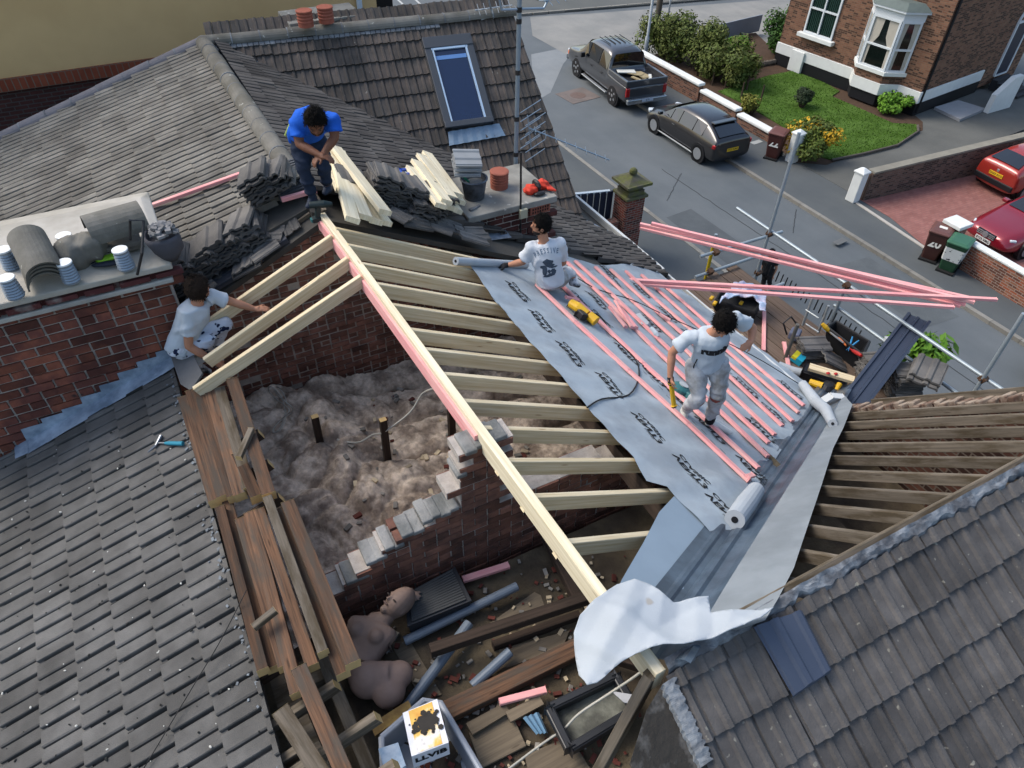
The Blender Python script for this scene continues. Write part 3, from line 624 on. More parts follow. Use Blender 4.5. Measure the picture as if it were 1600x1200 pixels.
# skylight
sk = [PS(u, v, .05) for u, v in ((655, 68), (728, 57), (776, 190), (700, 205))]
FRAME = mat('window_frame_grey', '#3c3f43', .45, .05, 4, spec=.5)
GLASS_B = mat('window_glass_blue', '#10213f', .06, .05, 2, spec=.8)
mb = MB(); SM = Matrix((us, VS, NS_)).transposed(); cS = sum(sk, Vector()) / 4; W_, H_ = ((sk[1] - sk[0]).length + (sk[2] - sk[3]).length) / 2, ((sk[3] - sk[0]).length + (sk[2] - sk[1]).length) / 2
for du, dv, a, b in ((0, H_ / 2 - .07, W_, .2), (0, -H_ / 2 + .05, W_, .1), (-W_ / 2 + .06, -.05, .12, H_ - .1), (W_ / 2 - .06, -.05, .12, H_ - .1)): mb.box(cS + us * du + VS * dv + NS_ * .02, (a, b, .1 + (.03 if abs(du) < .01 else 0)), SM)
skw = mb.build('roof_window', FRAME, nb, bevel=.01)
mb = MB(); mb.box(cS - VS * .05 + NS_ * .03, (W_ - .24, H_ - .24, .02), SM); mb.build('pane', GLASS_B, skw)
mb = MB()
for du, dv, a, b in ((0, H_ / 2 - .19, W_ - .22, .035), (-W_ / 2 + .135, -.05, .025, H_ - .25), (W_ / 2 - .135, -.05, .03, H_ - .25)): mb.box(cS + us * du + VS * dv + NS_ * .06, (a, b, .03), SM)
mb.build('glazing_bead', mat('pale_bead', '#9fb4c8', .4, .03), skw)
mb = MB(); mb.box(cS + VS * (H_ / 2 - .34) + NS_ * .044, (W_ - .32, .07, .004), SM); mb.build('blind_bar', mat('blind_blue', '#5a7fb0', .5, .05), skw)
ap = [PS(u, v, .045) for u, v in ((700, 206), (780, 193), (790, 212), (702, 228))]; mb = MB(); N_ = 12; rows = []
for i in range(N_ + 1):
    t = i / N_; h = NS_ * (.015 if i % 2 else 0); rows.append((ap[0].lerp(ap[1], t) + h, ap[3].lerp(ap[2], t) + h))
for i in range(N_): mb.face([rows[i][0], rows[i + 1][0], rows[i + 1][1], rows[i][1]])
mb.build('lead_apron', mat('lead_blue', '#6d8193', .45, .25, 8, .3, 40, spec=.5), skw, fix=True)
mb = MB(); mb.box((3.9, 10.2, 2.4), (7.1, 6.2, 4.7)); mb.build('outer_wall', BR_OUT, nb)
vw = vrg0 - us * .15; mb = MB(); mb.prism([vw + Vector((0, 0, -.1)), vw - VS * 4.6 + Vector((0, 0, -.1)), Vector(((vw - VS * 4.6).x, (vw - VS * 4.6).y, 0)), Vector((vw.x, vw.y, 0))], us * -.22); mb.build('gable_wall', BR_OUT, nb, fix=True)
# street verge of the eave: white strip
g0, g1 = PR(868, 296), PR(1014, 418); mb = MB(); mb.bar(Vector((ex, g1.y, ez + .02)), Vector((ex, g0.y + .1, ez + .02)), .05, .05); mb.build('eaves_strip', mat('white_paint', '#b9bcbb'), nb)
# party wall top under the stacks
mb = MB(); A = Vector((ga.x, YG + .2, ga.z + .0)); nL26 = (ga.z - gl.z) / (ga.x - gl.x)
mb.prism([(ga.x, YG - .02, ga.z - .03), (-.9, YG - .02, ga.z - .03 - nL26 * (ga.x + .9)), (-.9, YG + .75, ga.z - nL26 * (ga.x + .9) + .12), (ga.x, YG + .75, ga.z + .02)], (0, 0, -.07))
mb.prism([(ga.x, YG - .02, ga.z - .03), (ga.x, YG + .75, ga.z - .02), (ex - 1.5, YG + .75, zR(ex - 1.5) - .03), (ex - 1.5, YG - .02, zR(ex - 1.5) - .03)], (0, 0, -.07)); mb.build('felt_strip', FELT, nb, fix=True)
pw = lambda x: ga.z - .03 - nL26 * (ga.x - x) if x < ga.x else min(ga.z - .03, zR(x) - .03)
mb = MB()
for k in range(6):
    x = -.6 + k * .42; mb.bar((x, YG + .1, pw(x) + .03), (x, YG + .62, pw(x) + .06), .05, .03)
mb.bar((-.7, YG + .16, pw(-.7) + .05), (ga.x - .1, YG + .16, pw(ga.x - .1) + .05), .03, .04); mb.build('batten_remnant', W_GREY, nb)
mb = MB(); tile_field(mb, (-.95, YG + .26, pw(-.95) + .05), (0, 1, 0), (math.cos(math.atan(nL26)), 0, math.sin(math.atan(nL26))), (-math.sin(math.atan(nL26)), 0, math.cos(math.atan(nL26))), .3, 2.1, .31, .27, PROF_A, jit=.01)
mb.build('edge_tiles', mat('tile_slate_dark', '#3e4046', .85, .25, 7, .4, 60, island=.25), nb)
# ------------------------------------------------------------------ chimneys
def chimney(name, label, x0, x1, y0, y1, zb, zt, brick, parent, bl=.225):
    ch = MB()
    brick_face(ch, (x0, y0, zb), (1, 0, 0), (0, -1, 0), lambda u, z: 0 < u < x1 - x0, x1 - x0, zt - zb, bl=bl, bh=.078 * bl / .225, jit=.007, joint=.02)
    o = ch.build(name, brick, parent); o['label'] = label
    c2_ = MB(); c2_.box(((x0 + x1) / 2, (y0 + y1) / 2 + .01, (zb + zt) / 2), (x1 - x0 - .02, y1 - y0 - .02, zt - zb)); c2_.build('brick_core', MORT_L, o); return o
xl, xr_ = -2.7, AY(262, 427, yf).x
zt1 = AY(130, 446, yf - .06).z
BRICK_O = mat('brick_orange', '#57332c', .9, .25, 14, .6, 55, island=.45, c2='#744434', c2s=3.2, c2t=.56, speck=(5, .72, '#3a2a28'))
chl = chimney('chimney_stack', 'wide red chimney stack with a pale cement cap', xl, xr_, yf, yf + 1.35, 5.6, zt1 - .2, BRICK_O, house, bl=.28)
mb = MB(); mb.box(((xl + xr_) / 2, yf + .68, zt1 - .175), (xr_ - xl + .06, 1.44, .05), None); mb.build('cream_band', CEM, chl, bevel=.012)
mb = MB(); brick_face(mb, (xl, yf - .04, zt1 - .15), (1, 0, 0), (0, -1, 0), lambda u, z: u < xr_ - xl + .03, xr_ - xl + .02, .07, bl=.3, bh=.09, jit=.01, joint=.05); mb.box(((xl + xr_) / 2, yf + .72, zt1 - .1), (xr_ - xl, 1.4, .1)); mb.build('corbel_course', mat('brick_dark_red', '#4f2a2a', .9, .3, 10, .6, 40, c2='#8a8580', c2s=4, c2t=.6), chl)
mb = MB(); cap = []
for (i, e, z) in ((0, -.05, zt1 - .055), (0, -.05, zt1), (1, .16, zt1 + .05)): cap.append([(xl, yf + e, z), (xr_ + .04 - e * .4, yf + e, z), (xr_ + .04 - e * .4, yf + 1.42 - e, z), (xl, yf + 1.42 - e, z)])
mb.loft(cap); mb.build('cement_cap', mat('white_cement', '#aaa69e', .9, .12, 3, .4, 35, c2='#979389', c2s=1.6), chl, bevel=.012)
ZC1 = zt1 + .05
# stepped lead flashing where the stack meets the tiles
mb = MB(); xs0 = PLS(45, 693).x; n = 9; xr2 = xr_ + .02
for k in range(n):
    xa, xb = xs0 + (xr2 - xs0) * k / n, xs0 + (xr2 - xs0) * (k + 1) / n + .02; h = .09 + .06 * rnd.random()
    mb.face([(xa, yf - .012 - .003 * (k % 2), zL(xa) + .02), (xb, yf - .012 - .003 * (k % 2), zL(xb) + .02), (xb, yf - .012 - .003 * (k % 2), zL(xb) + h), (xa + .01, yf - .012 - .003 * (k % 2), zL(xb) + h)])
    mb.face([(xa, yf - .012, zL(xa) + .045), (xa, yf - .17 - .03 * rnd.random(), zL(xa) + .042), (xb, yf - .17 - .03 * rnd.random(), zL(xb) + .042), (xb, yf - .012, zL(xb) + .045)])
mb.face([(xs0 + .01, yf - .19, zL(xs0) + .05), (xs0 - .12, yf - .17, zL(xs0 - .12) + .05), (xs0 - .13, yf + .5, zL(xs0 - .13) + .05), (xs0 - .0, yf + .5, zL(xs0) + .05)])
mb.build('lead_flashing', mat('lead_bright', '#8e9cab', .5, .25, 7, .4, 30, spec=.4, c2='#677686', c2s=4), chl, fix=True)
# right stack, lower, by the seated worker
zt2 = 7.31; cA, cB, cC = G(737, 343, zt2), G(865, 303, zt2), G(818, 254, zt2)
x2a, x2b, y2a, y2b = cA.x + .03, cB.x - .03, (cA.y + cB.y) / 2 + .04, cC.y - .04
chr_ = chimney('chimney_stack', 'low dark brick chimney stack with a grey concrete slab', x2a, x2b, y2a, y2b, 5.9, zt2 - .1, mat('brick_dark', '#4f2c28', .9, .3, 12, .5, 50, island=.35, c2='#3b2725', c2s=4), nb, bl=.24)
mb = MB(); mb.box(((x2a + x2b) / 2, (y2a + y2b) / 2, zt2 - .045), (x2b - x2a + .1, y2b - y2a + .1, .09)); mb.build('concrete_slab', CONC, chr_, bevel=.012)
vb = [AY(u, v, y2a - .03) for u, v in ((829, 331), (858, 322))]; mb = MB(); mb.box((vb[0] + vb[1]) / 2, (vb[1].x - vb[0].x + .02, .03, .12)); ab = mb.build('air_brick', mat('air_brick_clay', '#7b4a3c', .85, .2, 9, .3, 40), chr_)
mb = MB()
for i in range(7):
    for j in range(2): mb.box(vb[0].lerp(vb[1], (i + .8) / 7.6) + Vector((0, -.016, -.02 + j * .045)), (.018, .01, .028))
mb.build('air_slot', mat('slot_black', '#120e0d', .9, 0), ab)
mb = MB(); p = G(735, 395, 7.0)
for k in range(5): mb.face([(x2a - .02 + k * .0, y2a - .02 - .01 * k, 7.05), (x2a + .5, y2a - .02 - .01 * k, 6.98), (x2a + .5, y2a - .2, 6.98 - .02), (x2a - .06, y2a - .25, 7.06)]); break
mb.face([(x2a - .03, y2a - .02, 7.26), (x2a + .12, y2a - .025, 7.24), (x2a + .2, y2a - .025, 6.95), (x2a - .03, y2a - .03, 7.0)])
mb.build('lead_flashing', LEAD, chr_, fix=True)
def ribbed(mb, c, r_, h, n=4, m=0):
    prof = [(r_ * .96, 0)]
    for k in range(n): z0 = h * (.25 + .62 * k / n); prof += [(r_ * .96, z0), (r_, z0 + h * .03), (r_, z0 + h * .09), (r_ * .93, z0 + h * .13)]
    prof += [(r_ * 1.04, h * .9), (r_ * 1.04, h * .97), (r_ * .9, h), (.001, h * 1.01)]; mb.lathe(prof, c, 24, None, m)
pc = G(780, 292, zt2); mb = MB(); ribbed(mb, (pc.x, pc.y, zt2 - .002), .125, .24); mb.build('chimney_pot', REDPOT, chr_, smooth=False)
# distant stack behind the ridge
bz = 8.35; q0, q1 = G(462, 42, bz), G(575, 33, bz); mb = MB(); yb_ = max(q0.y, q1.y) + .25; mb.box(((q0.x + q1.x) / 2, yb_ + .3, bz - .05), (q1.x - q0.x + .1, .75, .1)); ch3 = mb.build('chimney_stack', CONC, nb, bevel=.01); ch3['label'] = 'far chimney stack behind the ridge'
mb = MB(); mb.box(((q0.x + q1.x) / 2, yb_ + .3, bz - .85), (q1.x - q0.x, .65, 1.5)); mb.build('brick_core', brickmat('chimney_brick', '#713427', '#8a4531', '#756b62'), ch3)
for u, v in ((480, 42), (512, 36)):
    p = G(u, v, bz); mb = MB(); ribbed(mb, (p.x, p.y + .05, bz - .002), .125, .24, 3); mb.build('chimney_pot', REDPOT, ch3)
# metal flue liners with white caps on the wide stack
LINER = mat('liner_metal', '#7f8b97', .4, .1, 5, spec=.6, metal=.3); CAPW = mat('cap_white', '#d5d8d8', .5, .04)
for u, v in ((4, 388), (8, 432), (98, 366), (98, 408), (186, 388), (-40, 450)):
    p = G(u, v, ZC1 + .2); mb = MB(); h = .18
    prof = [(.068, 0)]
    for k in range(6): z0 = h * (.05 + .14 * k); prof += [(.068 - .002 * k, z0), (.076 - .002 * k, z0 + .012), (.068 - .002 * k, z0 + .024)]
    prof += [(.06, h), (.001, h)]; mb.lathe(prof, (p.x, p.y, ZC1 - .004), 20); o = mb.build('flue_liner', LINER, chl, smooth=False)
    mb = MB(); mb.lathe([(.062, h - .004), (.068, h), (.066, h + .012), (.04, h + .016), (.001, h + .017)], (p.x, p.y, ZC1), 20); mb.build('liner_cap', CAPW, o, smooth=False)
# ------------------------------------------------------------------ yellow rendered house beyond
yh = thing('rendered_house', 'house with an ochre rendered gable wall above dark brick', 'house', (0, 16.5, 0))
YY = 16.0; zy = AY(125, 106, YY).z; xe2 = AY(590, 30, YY).x
mb = MB(); mb.box((xe2 - 8, YY + 3, zy / 2 - .1), (16, 6, zy - .2)); mb.build('brick_wall', brickmat('dark_brick', '#3b2522', '#4a2c28', '#46403d'), yh)
mb = MB(); mb.box((xe2 - 8, YY + 2.97, zy + 3), (16, 6, 6)); mb.build('rendered_wall', mat('ochre_render', '#c8a877', .9, .05, 1.2, .25, 160, c2='#c0a070', c2s=.5), yh)
mb = MB(); mb.box((xe2 - 8, YY - .02, zy - .1), (16, .12, .22)); mb.build('brick_band', brickmat('band_brick', '#743a28', '#7f4430', '#6b5a4c', bw=.11, bh=.22), yh)
pp = [AY(567 + .27 * k, k, YY - .1) for k in (-40, 40)]; mb = MB(); mb.tube([pp[0], (pp[0].x, YY - .1, 3)], .06, 8); mb.build('downpipe', mat('pipe_white', '#b4bfc6', .5, .05), yh)
mb = MB(); mb.box((xe2 + .3, YY + 2.5, 5), (.5, 4, 10)); mb.build('brick_return', mat('dark_void', '#1d1b1b', .9, .1), yh)  # near-black block: the shade of the gap beside the house, put into colour
# ------------------------------------------------------------------ vehicles, built from cross sections along the length
TYRE = mat('tyre', '#17171a', .85, .1, 6); RIM = mat('alloy_rim', '#9a9ea3', .3, .05, 5, spec=.6, metal=.6); CGL = mat('car_glass', '#0b0f14', .05, .05, 2, spec=.9); BLKP = mat('black_trim', '#15161a', .5, .05)
def wheel(par, x, y, r_, w_, spokes=5):
    s_ = 1 if y > 0 else -1; o = MB(); o.lathe([(r_ * .62, -w_ / 2), (r_ * .92, -w_ / 2), (r_, -w_ * .35), (r_, w_ * .35), (r_ * .92, w_ / 2), (r_ * .62, w_ / 2)], (x, y, r_), 22, Matrix.Rotation(R(90), 3, 'X')); wh = o.build('wheel', TYRE, par, local=True)
    m_ = MB()
    for k in range(spokes): a = 2 * math.pi * k / spokes; m_.bar((x, y + s_ * w_ * .42, r_), (x + math.cos(a) * r_ * .62, y + s_ * w_ * .46, r_ + math.sin(a) * r_ * .62), r_ * .2, .03, up=(0, s_, 0))
    m_.lathe([(r_ * .6, -.02), (r_ * .66, -.02), (r_ * .66, .03), (r_ * .6, .03)], (x, y + s_ * w_ * .42, r_), 22, Matrix.Rotation(R(90), 3, 'X')); m_.lathe([(r_ * .16, -.02), (r_ * .16, .04)], (x, y + s_ * w_ * .44, r_), 12, Matrix.Rotation(R(90), 3, 'X')); m_.build('rim', RIM, wh, local=True)
    d_ = MB(); d_.lathe([(r_ * .58, -.01), (r_ * .58, .01)], (x, y + s_ * w_ * .28, r_), 16, Matrix.Rotation(R(90), 3, 'X')); d_.build('brake_disc', mat('disc_dark', '#2b2c30', .5, .1), wh, local=True)
def car(label, cat, name, loc, rz, st, paint, wheels, wr, ww, glassrows, lights, plate=None, platecol='#c8a21e', group=None, arch=True, extra=None):
    """st: stations (x, z_sill, y_sill, z_mid, y_mid, z_belt, y_belt, z_roof, y_roof)"""
    o = thing(name, label, cat, loc, rz, group); mb = MB(); rings = []
    for x, zs, ys, zm, ym, zb, yb, zr, yr in st:
        half = [(0, zs - .02), (ys, zs), (ym, (zs + zm) / 2), (ym, zm), (yb, zb), ((yb * .35 + yr * .65), zb + (zr - zb) * .62), (yr, zr - (zr - zb) * .06), (yr * .55, zr + .005), (0, zr + .015)]
        rings.append([(x, y, z) for y, z in half] + [(x, -y, z) for y, z in half[-2:0:-1]])
    mb.loft(rings); b = mb.build('body', paint, o, local=True, smooth=True, fix=True)
    md = b.modifiers.new('sub', 'SUBSURF'); md.levels = md.render_levels = 2
    n = len(rings[0]); h = 9
    def P(i, k, off=.012):
        p = Vector(rings[i][k]); c = Vector((p.x, 0, p.z - .25 if k >= 5 else p.z)); d = (p - c); d.x = 0; return p + d.normalized() * off
    for nm, a, b_, ks in glassrows:       # ks: 'side', 'top'
        m2 = MB()
        if ks == 'side':
            for sgn in (1, -1):
                m2 = MB()
                def Q(i, z_, j): 
                    A, B_ = Vector(rings[i][4]), Vector(rings[i][6]); p = A.lerp(B_, z_); p.y *= sgn; return p + Vector((0, sgn * .014, .0))
                for i in range(a, b_):
                    f0, f1 = (.1, .86)
                    P0, P1, P2, P3 = Q(i, f0, 0), Q(i + 1, f0, 0), Q(i + 1, f1, 0), Q(i, f1, 0); e = .05
                    P0, P1 = P0.lerp(P1, e), P1.lerp(P0, e); P2, P3 = P2.lerp(P3, e), P3.lerp(P2, e); m2.face([P0, P1, P2, P3])
                m2.build(nm, CGL, o, local=True)
        else:
            A, B_ = a, b_
            for s0, s1 in ((-.86, -.3), (-.3, .3), (.3, .86)):
                def Q(i, s_):
                    z = rings[i][7][2] if True else 0; y = rings[i][6][1]; return Vector((rings[i][0][0], y * s_, rings[i][6][2] + (.025 if abs(s_) < .5 else .012)))
                off = Vector((.012 if ks == 'front' else -.012, 0, .016)); q = [Q(A, s0) + off, Q(A, s1) + off, Q(B_, s1) + off, Q(B_, s0) + off]; q = [q[0].lerp(q[3], .08), q[1].lerp(q[2], .08), q[2].lerp(q[1], .08), q[3].lerp(q[0], .08)]; m2.face(q)
        if ks != 'side': m2.build(nm, CGL, o, local=True, fix=False)
    for x, y in wheels:
        wheel(o, x, y, wr, ww)
        if arch:
            m3 = MB(); s_ = 1 if y > 0 else -1; m3.lathe([(wr * .2, -.13), (wr * 1.17, -.13), (wr * 1.17, .02), (wr * .2, .02)], (x, y - s_ * .02, wr * 1.02), 24, Matrix.Rotation(R(90), 3, 'X')); m3.build('wheel_arch', BLKP, o, local=True)
    for nm, c, d, m_, rot in lights:
        m3 = MB(); m3.box(c, d, Matrix.Rotation(rot, 3, 'Z')); m3.build(nm, m_, o, local=True, bevel=.03)
    if plate:
        px_, pz, txt = plate; m3 = MB(); s_ = 1 if px_ > 0 else -1; m3.box((px_, 0, pz), (.02, .52, .12)); pl = m3.build('number_plate', mat('plate_' + platecol[1:], platecol, .5, .03), o, local=True)
        m3 = MB(); text_mb(m3, txt, Matrix.Translation((px_ + s_ * .012, 0, pz)) @ Matrix.Rotation(R(90) * s_, 4, 'Z') @ Matrix.Rotation(R(90), 4, 'X'), .1, bold=.003); m3.build('plate_lettering', INK, pl, local=True)
    return o
RED_L = mat('tail_red', '#8c1518', .2, .05, 3, spec=.6); CLR_L = mat('lamp_clear', '#b9c0c4', .15, .05, 3, spec=.7); ORG_L = mat('lamp_amber', '#c8693a', .3, .05)
def paint(name, c, metal=.35): return mat(name, c, .28, .03, 2, spec=.5, metal=metal, coat=.8)
# grey pickup with four doors and an open bed, nose away from the camera (+x of the car points up the street)
pk_st = [(-2.82, .42, .80, .62, .90, .95, .92, 1.06, .9), (-2.78, .36, .88, .7, .97, 1.0, .98, 1.08, .95), (-1.2, .36, .9, .72, .99, 1.02, .99, 1.09, .96), (-1.12, .36, .9, .72, .99, 1.08, .98, 1.2, .93), (-1.04, .36, .9, .72, .99, 1.12, .96, 1.86, .70), (-.3, .36, .9, .72, .99, 1.13, .97, 1.95, .74), (.7, .36, .9, .72, .99, 1.13, .97, 1.93, .74), (1.08, .36, .9, .72, .99, 1.13, .96, 1.80, .72), (1.62, .36, .9, .72, .99, 1.1, .95, 1.2, .86), (1.75, .36, .9, .72, .99, 1.06, .94, 1.16, .84), (2.6, .36, .9, .7, .97, .98, .93, 1.06, .8), (2.86, .4, .84, .62, .9, .86, .86, .95, .74), (2.92, .5, .7, .62, .78, .76, .74, .84, .64)]
f_, r_ = G(899, 117), G(960, 166)
ang = math.atan2(f_.y - r_.y, f_.x - r_.x); dirc = Vector((math.cos(ang), math.sin(ang), 0)); sidev = Vector((math.sin(ang), -math.cos(ang), 0)); ks = (f_ - r_).length / 3.6
c0 = (f_ + r_) / 2 + sidev * .9
PKP = paint('pickup_grey', '#3a3c40', .3)
pk_ = car('dark grey pickup with four doors, its open bed loaded with broken boards', 'pickup', 'pickup_truck', c0, ang, pk_st, PKP, [(1.72, .86), (1.72, -.86), (-1.75, .86), (-1.75, -.86)], .41, .27, [('side_window', 4, 7, 'side'), ('windscreen', 7, 8, 'front'), ('rear_window', 3, 4, 'rear')],
  [('tail_light', (-2.77, .86, .86), (.1, .18, .36), RED_L, 0), ('tail_light', (-2.77, -.86, .86), (.1, .18, .36), RED_L, 0), ('headlight', (2.8, .74, .78), (.14, .3, .2), CLR_L, -.25), ('headlight', (2.8, -.74, .78), (.14, .3, .2), CLR_L, .25), ('indicator', (2.74, .86, .74), (.14, .12, .18), ORG_L, -.2), ('bumper', (-2.9, 0, .52), (.16, 1.84, .2), mat('chrome', '#8f959b', .2, .05, 3, spec=.7, metal=.7), 0), ('bumper', (2.93, 0, .52), (.14, 1.8, .24), MC['chrome'], 0), ('side_step', (-.1, .99, .36), (2.3, .14, .05), MC['alloy_rim'], 0), ('door_mirror', (.98, 1.08, 1.2), (.1, .2, .2), BLKP, 0), ('door_mirror', (.98, -1.08, 1.2), (.1, .2, .2), BLKP, 0), ('door_handle', (.3, 1.0, .98), (.16, .03, .04), BLKP, 0), ('door_handle', (-.65, 1.0, .98), (.16, .03, .04), BLKP, 0)], plate=(-2.99, .56, 'E 71'), platecol='#a8b3c0')
mb = MB(); mb.box((-1.98, 0, 1.1), (1.52, 1.62, .02)); mb.build('bed_floor', BLKP, pk_, local=True)
mb = MB()
for y in (-.9, .9): mb.box((-1.98, y, 1.2), (1.62, .12, .24))
mb.box((-2.75, 0, 1.19), (.08, 1.84, .26)); mb.build('bed_side', PKP, pk_, local=True, bevel=.03)
mb = MB()
for k in range(5): mb.box((.2, -.48 + .24 * k, 1.962), (1.0, .035, .02))
mb.build('roof_rib', BLKP, pk_, local=True)
for k in range(3):
    mb = MB(); mb.box((-2.0 + .24 * k, -.2 + .25 * k, 1.2 + .02 * k), (.75, .5, .03), Matrix.Rotation(.5 * k + .2, 3, 'Z') @ Matrix.Rotation(.1, 3, 'X')); mb.box((-2.3, .2 - .3 * k, 1.18), (.6, .12, .05), Matrix.Rotation(.3 - .4 * k, 3, 'Z'))
    o = mb.build('broken_board', mat('load_board', '#8f8264', .85, .15, 5) if k < 2 else mat('load_white', '#b9bab4', .8, .1, 5), pk_, local=True)
for o in [x for x in pk_.children if x.name.startswith('broken_board')]:
    o.parent = None; o.matrix_parent_inverse = Matrix.Identity(4); o.matrix_basis = pk_.matrix_basis.copy()
    tag(o, {0: 'beige broken board lying deepest in the pickup bed', 1: 'beige broken board on top of the load in the pickup bed', 2: 'white broken board at the tailgate end of the pickup bed'}[int(o.name[-1]) if o.name[-3:].isdigit() else 0], 'board', 'boards loaded in the pickup')
# hatchbacks share one set of sections
def hatch_st(L, W, H):
    l, y = L / 2, W / 2; S = lambda a, *r_: (a * l,) + r_
    return [S(-1.0, .40, y * .72, .52, y * .80, .72, y * .78, .86, y * .72), S(-.985, .28, y * .84, .55, y * .93, .86, y * .90, 1.0, y * .80), S(-.95, .24, y * .9, .56, y * .97, .94, y * .91, 1.08, y * .78), S(-.62, .22, y * .93, .56, y * .99, .93, y * .94, H * .955, y * .62), S(-.38, .22, y * .94, .56, y, .92, y * .95, H, y * .66), S(.0, .22, y * .94, .56, y, .90, y * .96, H, y * .67), S(.22, .22, y * .94, .56, y, .89, y * .96, H * .95, y * .66), S(.46, .22, y * .94, .56, y, .87, y * .94, .98, y * .80), S(.54, .22, y * .94, .56, y * .99, .84, y * .92, .93, y * .76), S(.85, .24, y * .9, .52, y * .95, .70, y * .86, .80, y * .64), S(.96, .3, y * .8, .48, y * .86, .6, y * .74, .68, y * .56), S(1.0, .38, y * .66, .48, y * .7, .54, y * .6, .6, y * .46)]
f_, r_ = G(1022.5, 207), G(1090, 252); ang = math.atan2(f_.y - r_.y, f_.x - r_.x); sidev = Vector((math.sin(ang), -math.cos(ang), 0)); c0 = (f_ + r_) / 2 + sidev * .8; wb = (f_ - r_).length / 2
hp = paint('hatch_grey', '#1d1d20', .35)
hc = car('dark grey hatchback with a yellow rear plate parked behind the pickup', 'car', 'parked_car', c0, ang, hatch_st(4.4, 1.82, 1.48), hp, [(wb, .8), (wb, -.8), (-wb, .8), (-wb, -.8)], .33, .22, [('side_window', 3, 7, 'side'), ('windscreen', 6, 7, 'front'), ('rear_window', 2, 3, 'rear')],
  [('tail_light', (-2.06, .7, .84), (.14, .36, .14), RED_L, .3), ('tail_light', (-2.06, -.7, .84), (.14, .36, .14), RED_L, -.3), ('headlight', (1.95, .62, .66), (.26, .3, .12), CLR_L, -.5), ('headlight', (1.95, -.62, .66), (.26, .3, .12), CLR_L, .5), ('door_mirror', (.98, .98, .98), (.14, .18, .12), hp, 0), ('door_mirror', (.98, -.98, .98), (.14, .18, .12), hp, 0), ('door_handle', (.2, .925, .82), (.18, .03, .03), hp, 0), ('rear_spoiler', (-1.46, 0, 1.42), (.22, 1.02, .04), hp, 0), ('sill_trim', (0, .89, .24), (2.2, .05, .06), MC['alloy_rim'], 0)], plate=(-2.19, .66, 'YT21 KXG'))
# red cars on the block paved drive
ra_, rb_ = G(1519, 287, .3), G(1580, 299, .3)
rp = paint('red_hatch', '#8e2a22', .15); wdr = G(1602, 252, .1) - G(1345, 312, .1); wdr.z = 0; wdr.normalize(); fwd = wdr
ang = math.atan2(fwd.y, fwd.x); c0 = (ra_ + rb_) / 2 + fwd * 1.75
rc = car('small orange red hatchback seen from behind on the red paved drive', 'car', 'parked_car', (c0.x, c0.y, .1), ang, hatch_st(3.75, 1.66, 1.42), rp, [(1.2, .74), (1.2, -.74), (-1.2, .74), (-1.2, -.74)], .29, .18, [('side_window', 3, 7, 'side'), ('windscreen', 6, 7, 'front'), ('rear_window', 2, 3, 'rear')],
  [('tail_light', (-1.77, .66, .8), (.12, .14, .24), RED_L, .2), ('tail_light', (-1.77, -.66, .8), (.12, .14, .24), RED_L, -.2), ('bumper', (-1.84, 0, .46), (.12, 1.5, .2), BLKP, 0), ('rear_badge', (-1.86, 0, .86), (.03, .1, .1), MC['alloy_rim'], 0)], plate=(-1.885, .72, 'DG53 KCG'))
cp = paint('coupe_red', '#7d1324', .3)
la, lb = G(1522, 372, .5), G(1575, 388, .45); d_ = lb - la; fwd = Vector((d_.y, -d_.x, 0)).normalized(); fwd = -wdr; ang = math.atan2(fwd.y, fwd.x); ctr = G(1538, 374, .5)
def coupe_st():
    y = .89; return [(-2.3, .36, y * .7, .5, y * .8, .74, y * .78, .86, y * .7), (-2.2, .28, y * .85, .55, y * .93, .84, y * .88, .95, y * .76), (-1.5, .22, y * .93, .56, y, .9, y * .94, 1.02, y * .74), (-.95, .22, y * .94, .56, y, .9, y * .95, 1.3, y * .62), (-.3, .22, y * .94, .56, y, .89, y * .96, 1.39, y * .64), (.2, .22, y * .94, .56, y, .88, y * .96, 1.33, y * .64), (.95, .22, y * .94, .56, y, .86, y * .95, .97, y * .78), (1.05, .22, y * .94, .56, y * .99, .84, y * .93, .93, y * .74), (1.9, .24, y * .9, .52, y * .95, .72, y * .86, .82, y * .62), (2.22, .3, y * .8, .48, y * .86, .6, y * .74, .7, y * .54), (2.32, .38, y * .66, .48, y * .7, .54, y * .62, .6, y * .5)]
c0 = ctr - fwd * 2.25
cc = car('dark red saloon coupe facing the street with round twin headlamps', 'car', 'parked_car', (c0.x, c0.y, .1), ang, coupe_st(), cp, [(1.4, .78), (1.4, -.78), (-1.35, .78), (-1.35, -.78)], .33, .22, [('side_window', 3, 6, 'side'), ('windscreen', 5, 6, 'front'), ('rear_window', 2, 3, 'rear')],
  [('headlight', (1.98, .62, .62), (.2, .22, .15), CLR_L, -.5), ('headlight', (1.98, -.62, .62), (.2, .22, .15), CLR_L, .5), ('headlight', (2.12, .44, .6), (.14, .16, .12), CLR_L, -.3), ('headlight', (2.12, -.44, .6), (.14, .16, .12), CLR_L, .3), ('door_mirror', (.62, .88, .96), (.14, .2, .12), cp, 0), ('door_mirror', (.62, -.88, .96), (.14, .2, .12), cp, 0)], plate=(2.335, .42, 'EY53 VMG'), platecol='#b7bab8')
mb = MB(); mb.box((2.28, 0, .6), (.06, .62, .16)); gr = mb.build('grille', BLKP, cc, local=True); mb = MB()
for k in range(3): mb.box((2.32, 0, .545 + .052 * k), (.02, .6, .022))
mb.build('grille_bar', MC['alloy_rim'], gr, local=True)
mb = MB(); mb.lathe([(.07, -.01), (.09, -.01), (.09, .01), (.07, .01)], (2.34, 0, .6), 20, Matrix.Rotation(R(90), 3, 'Y'))
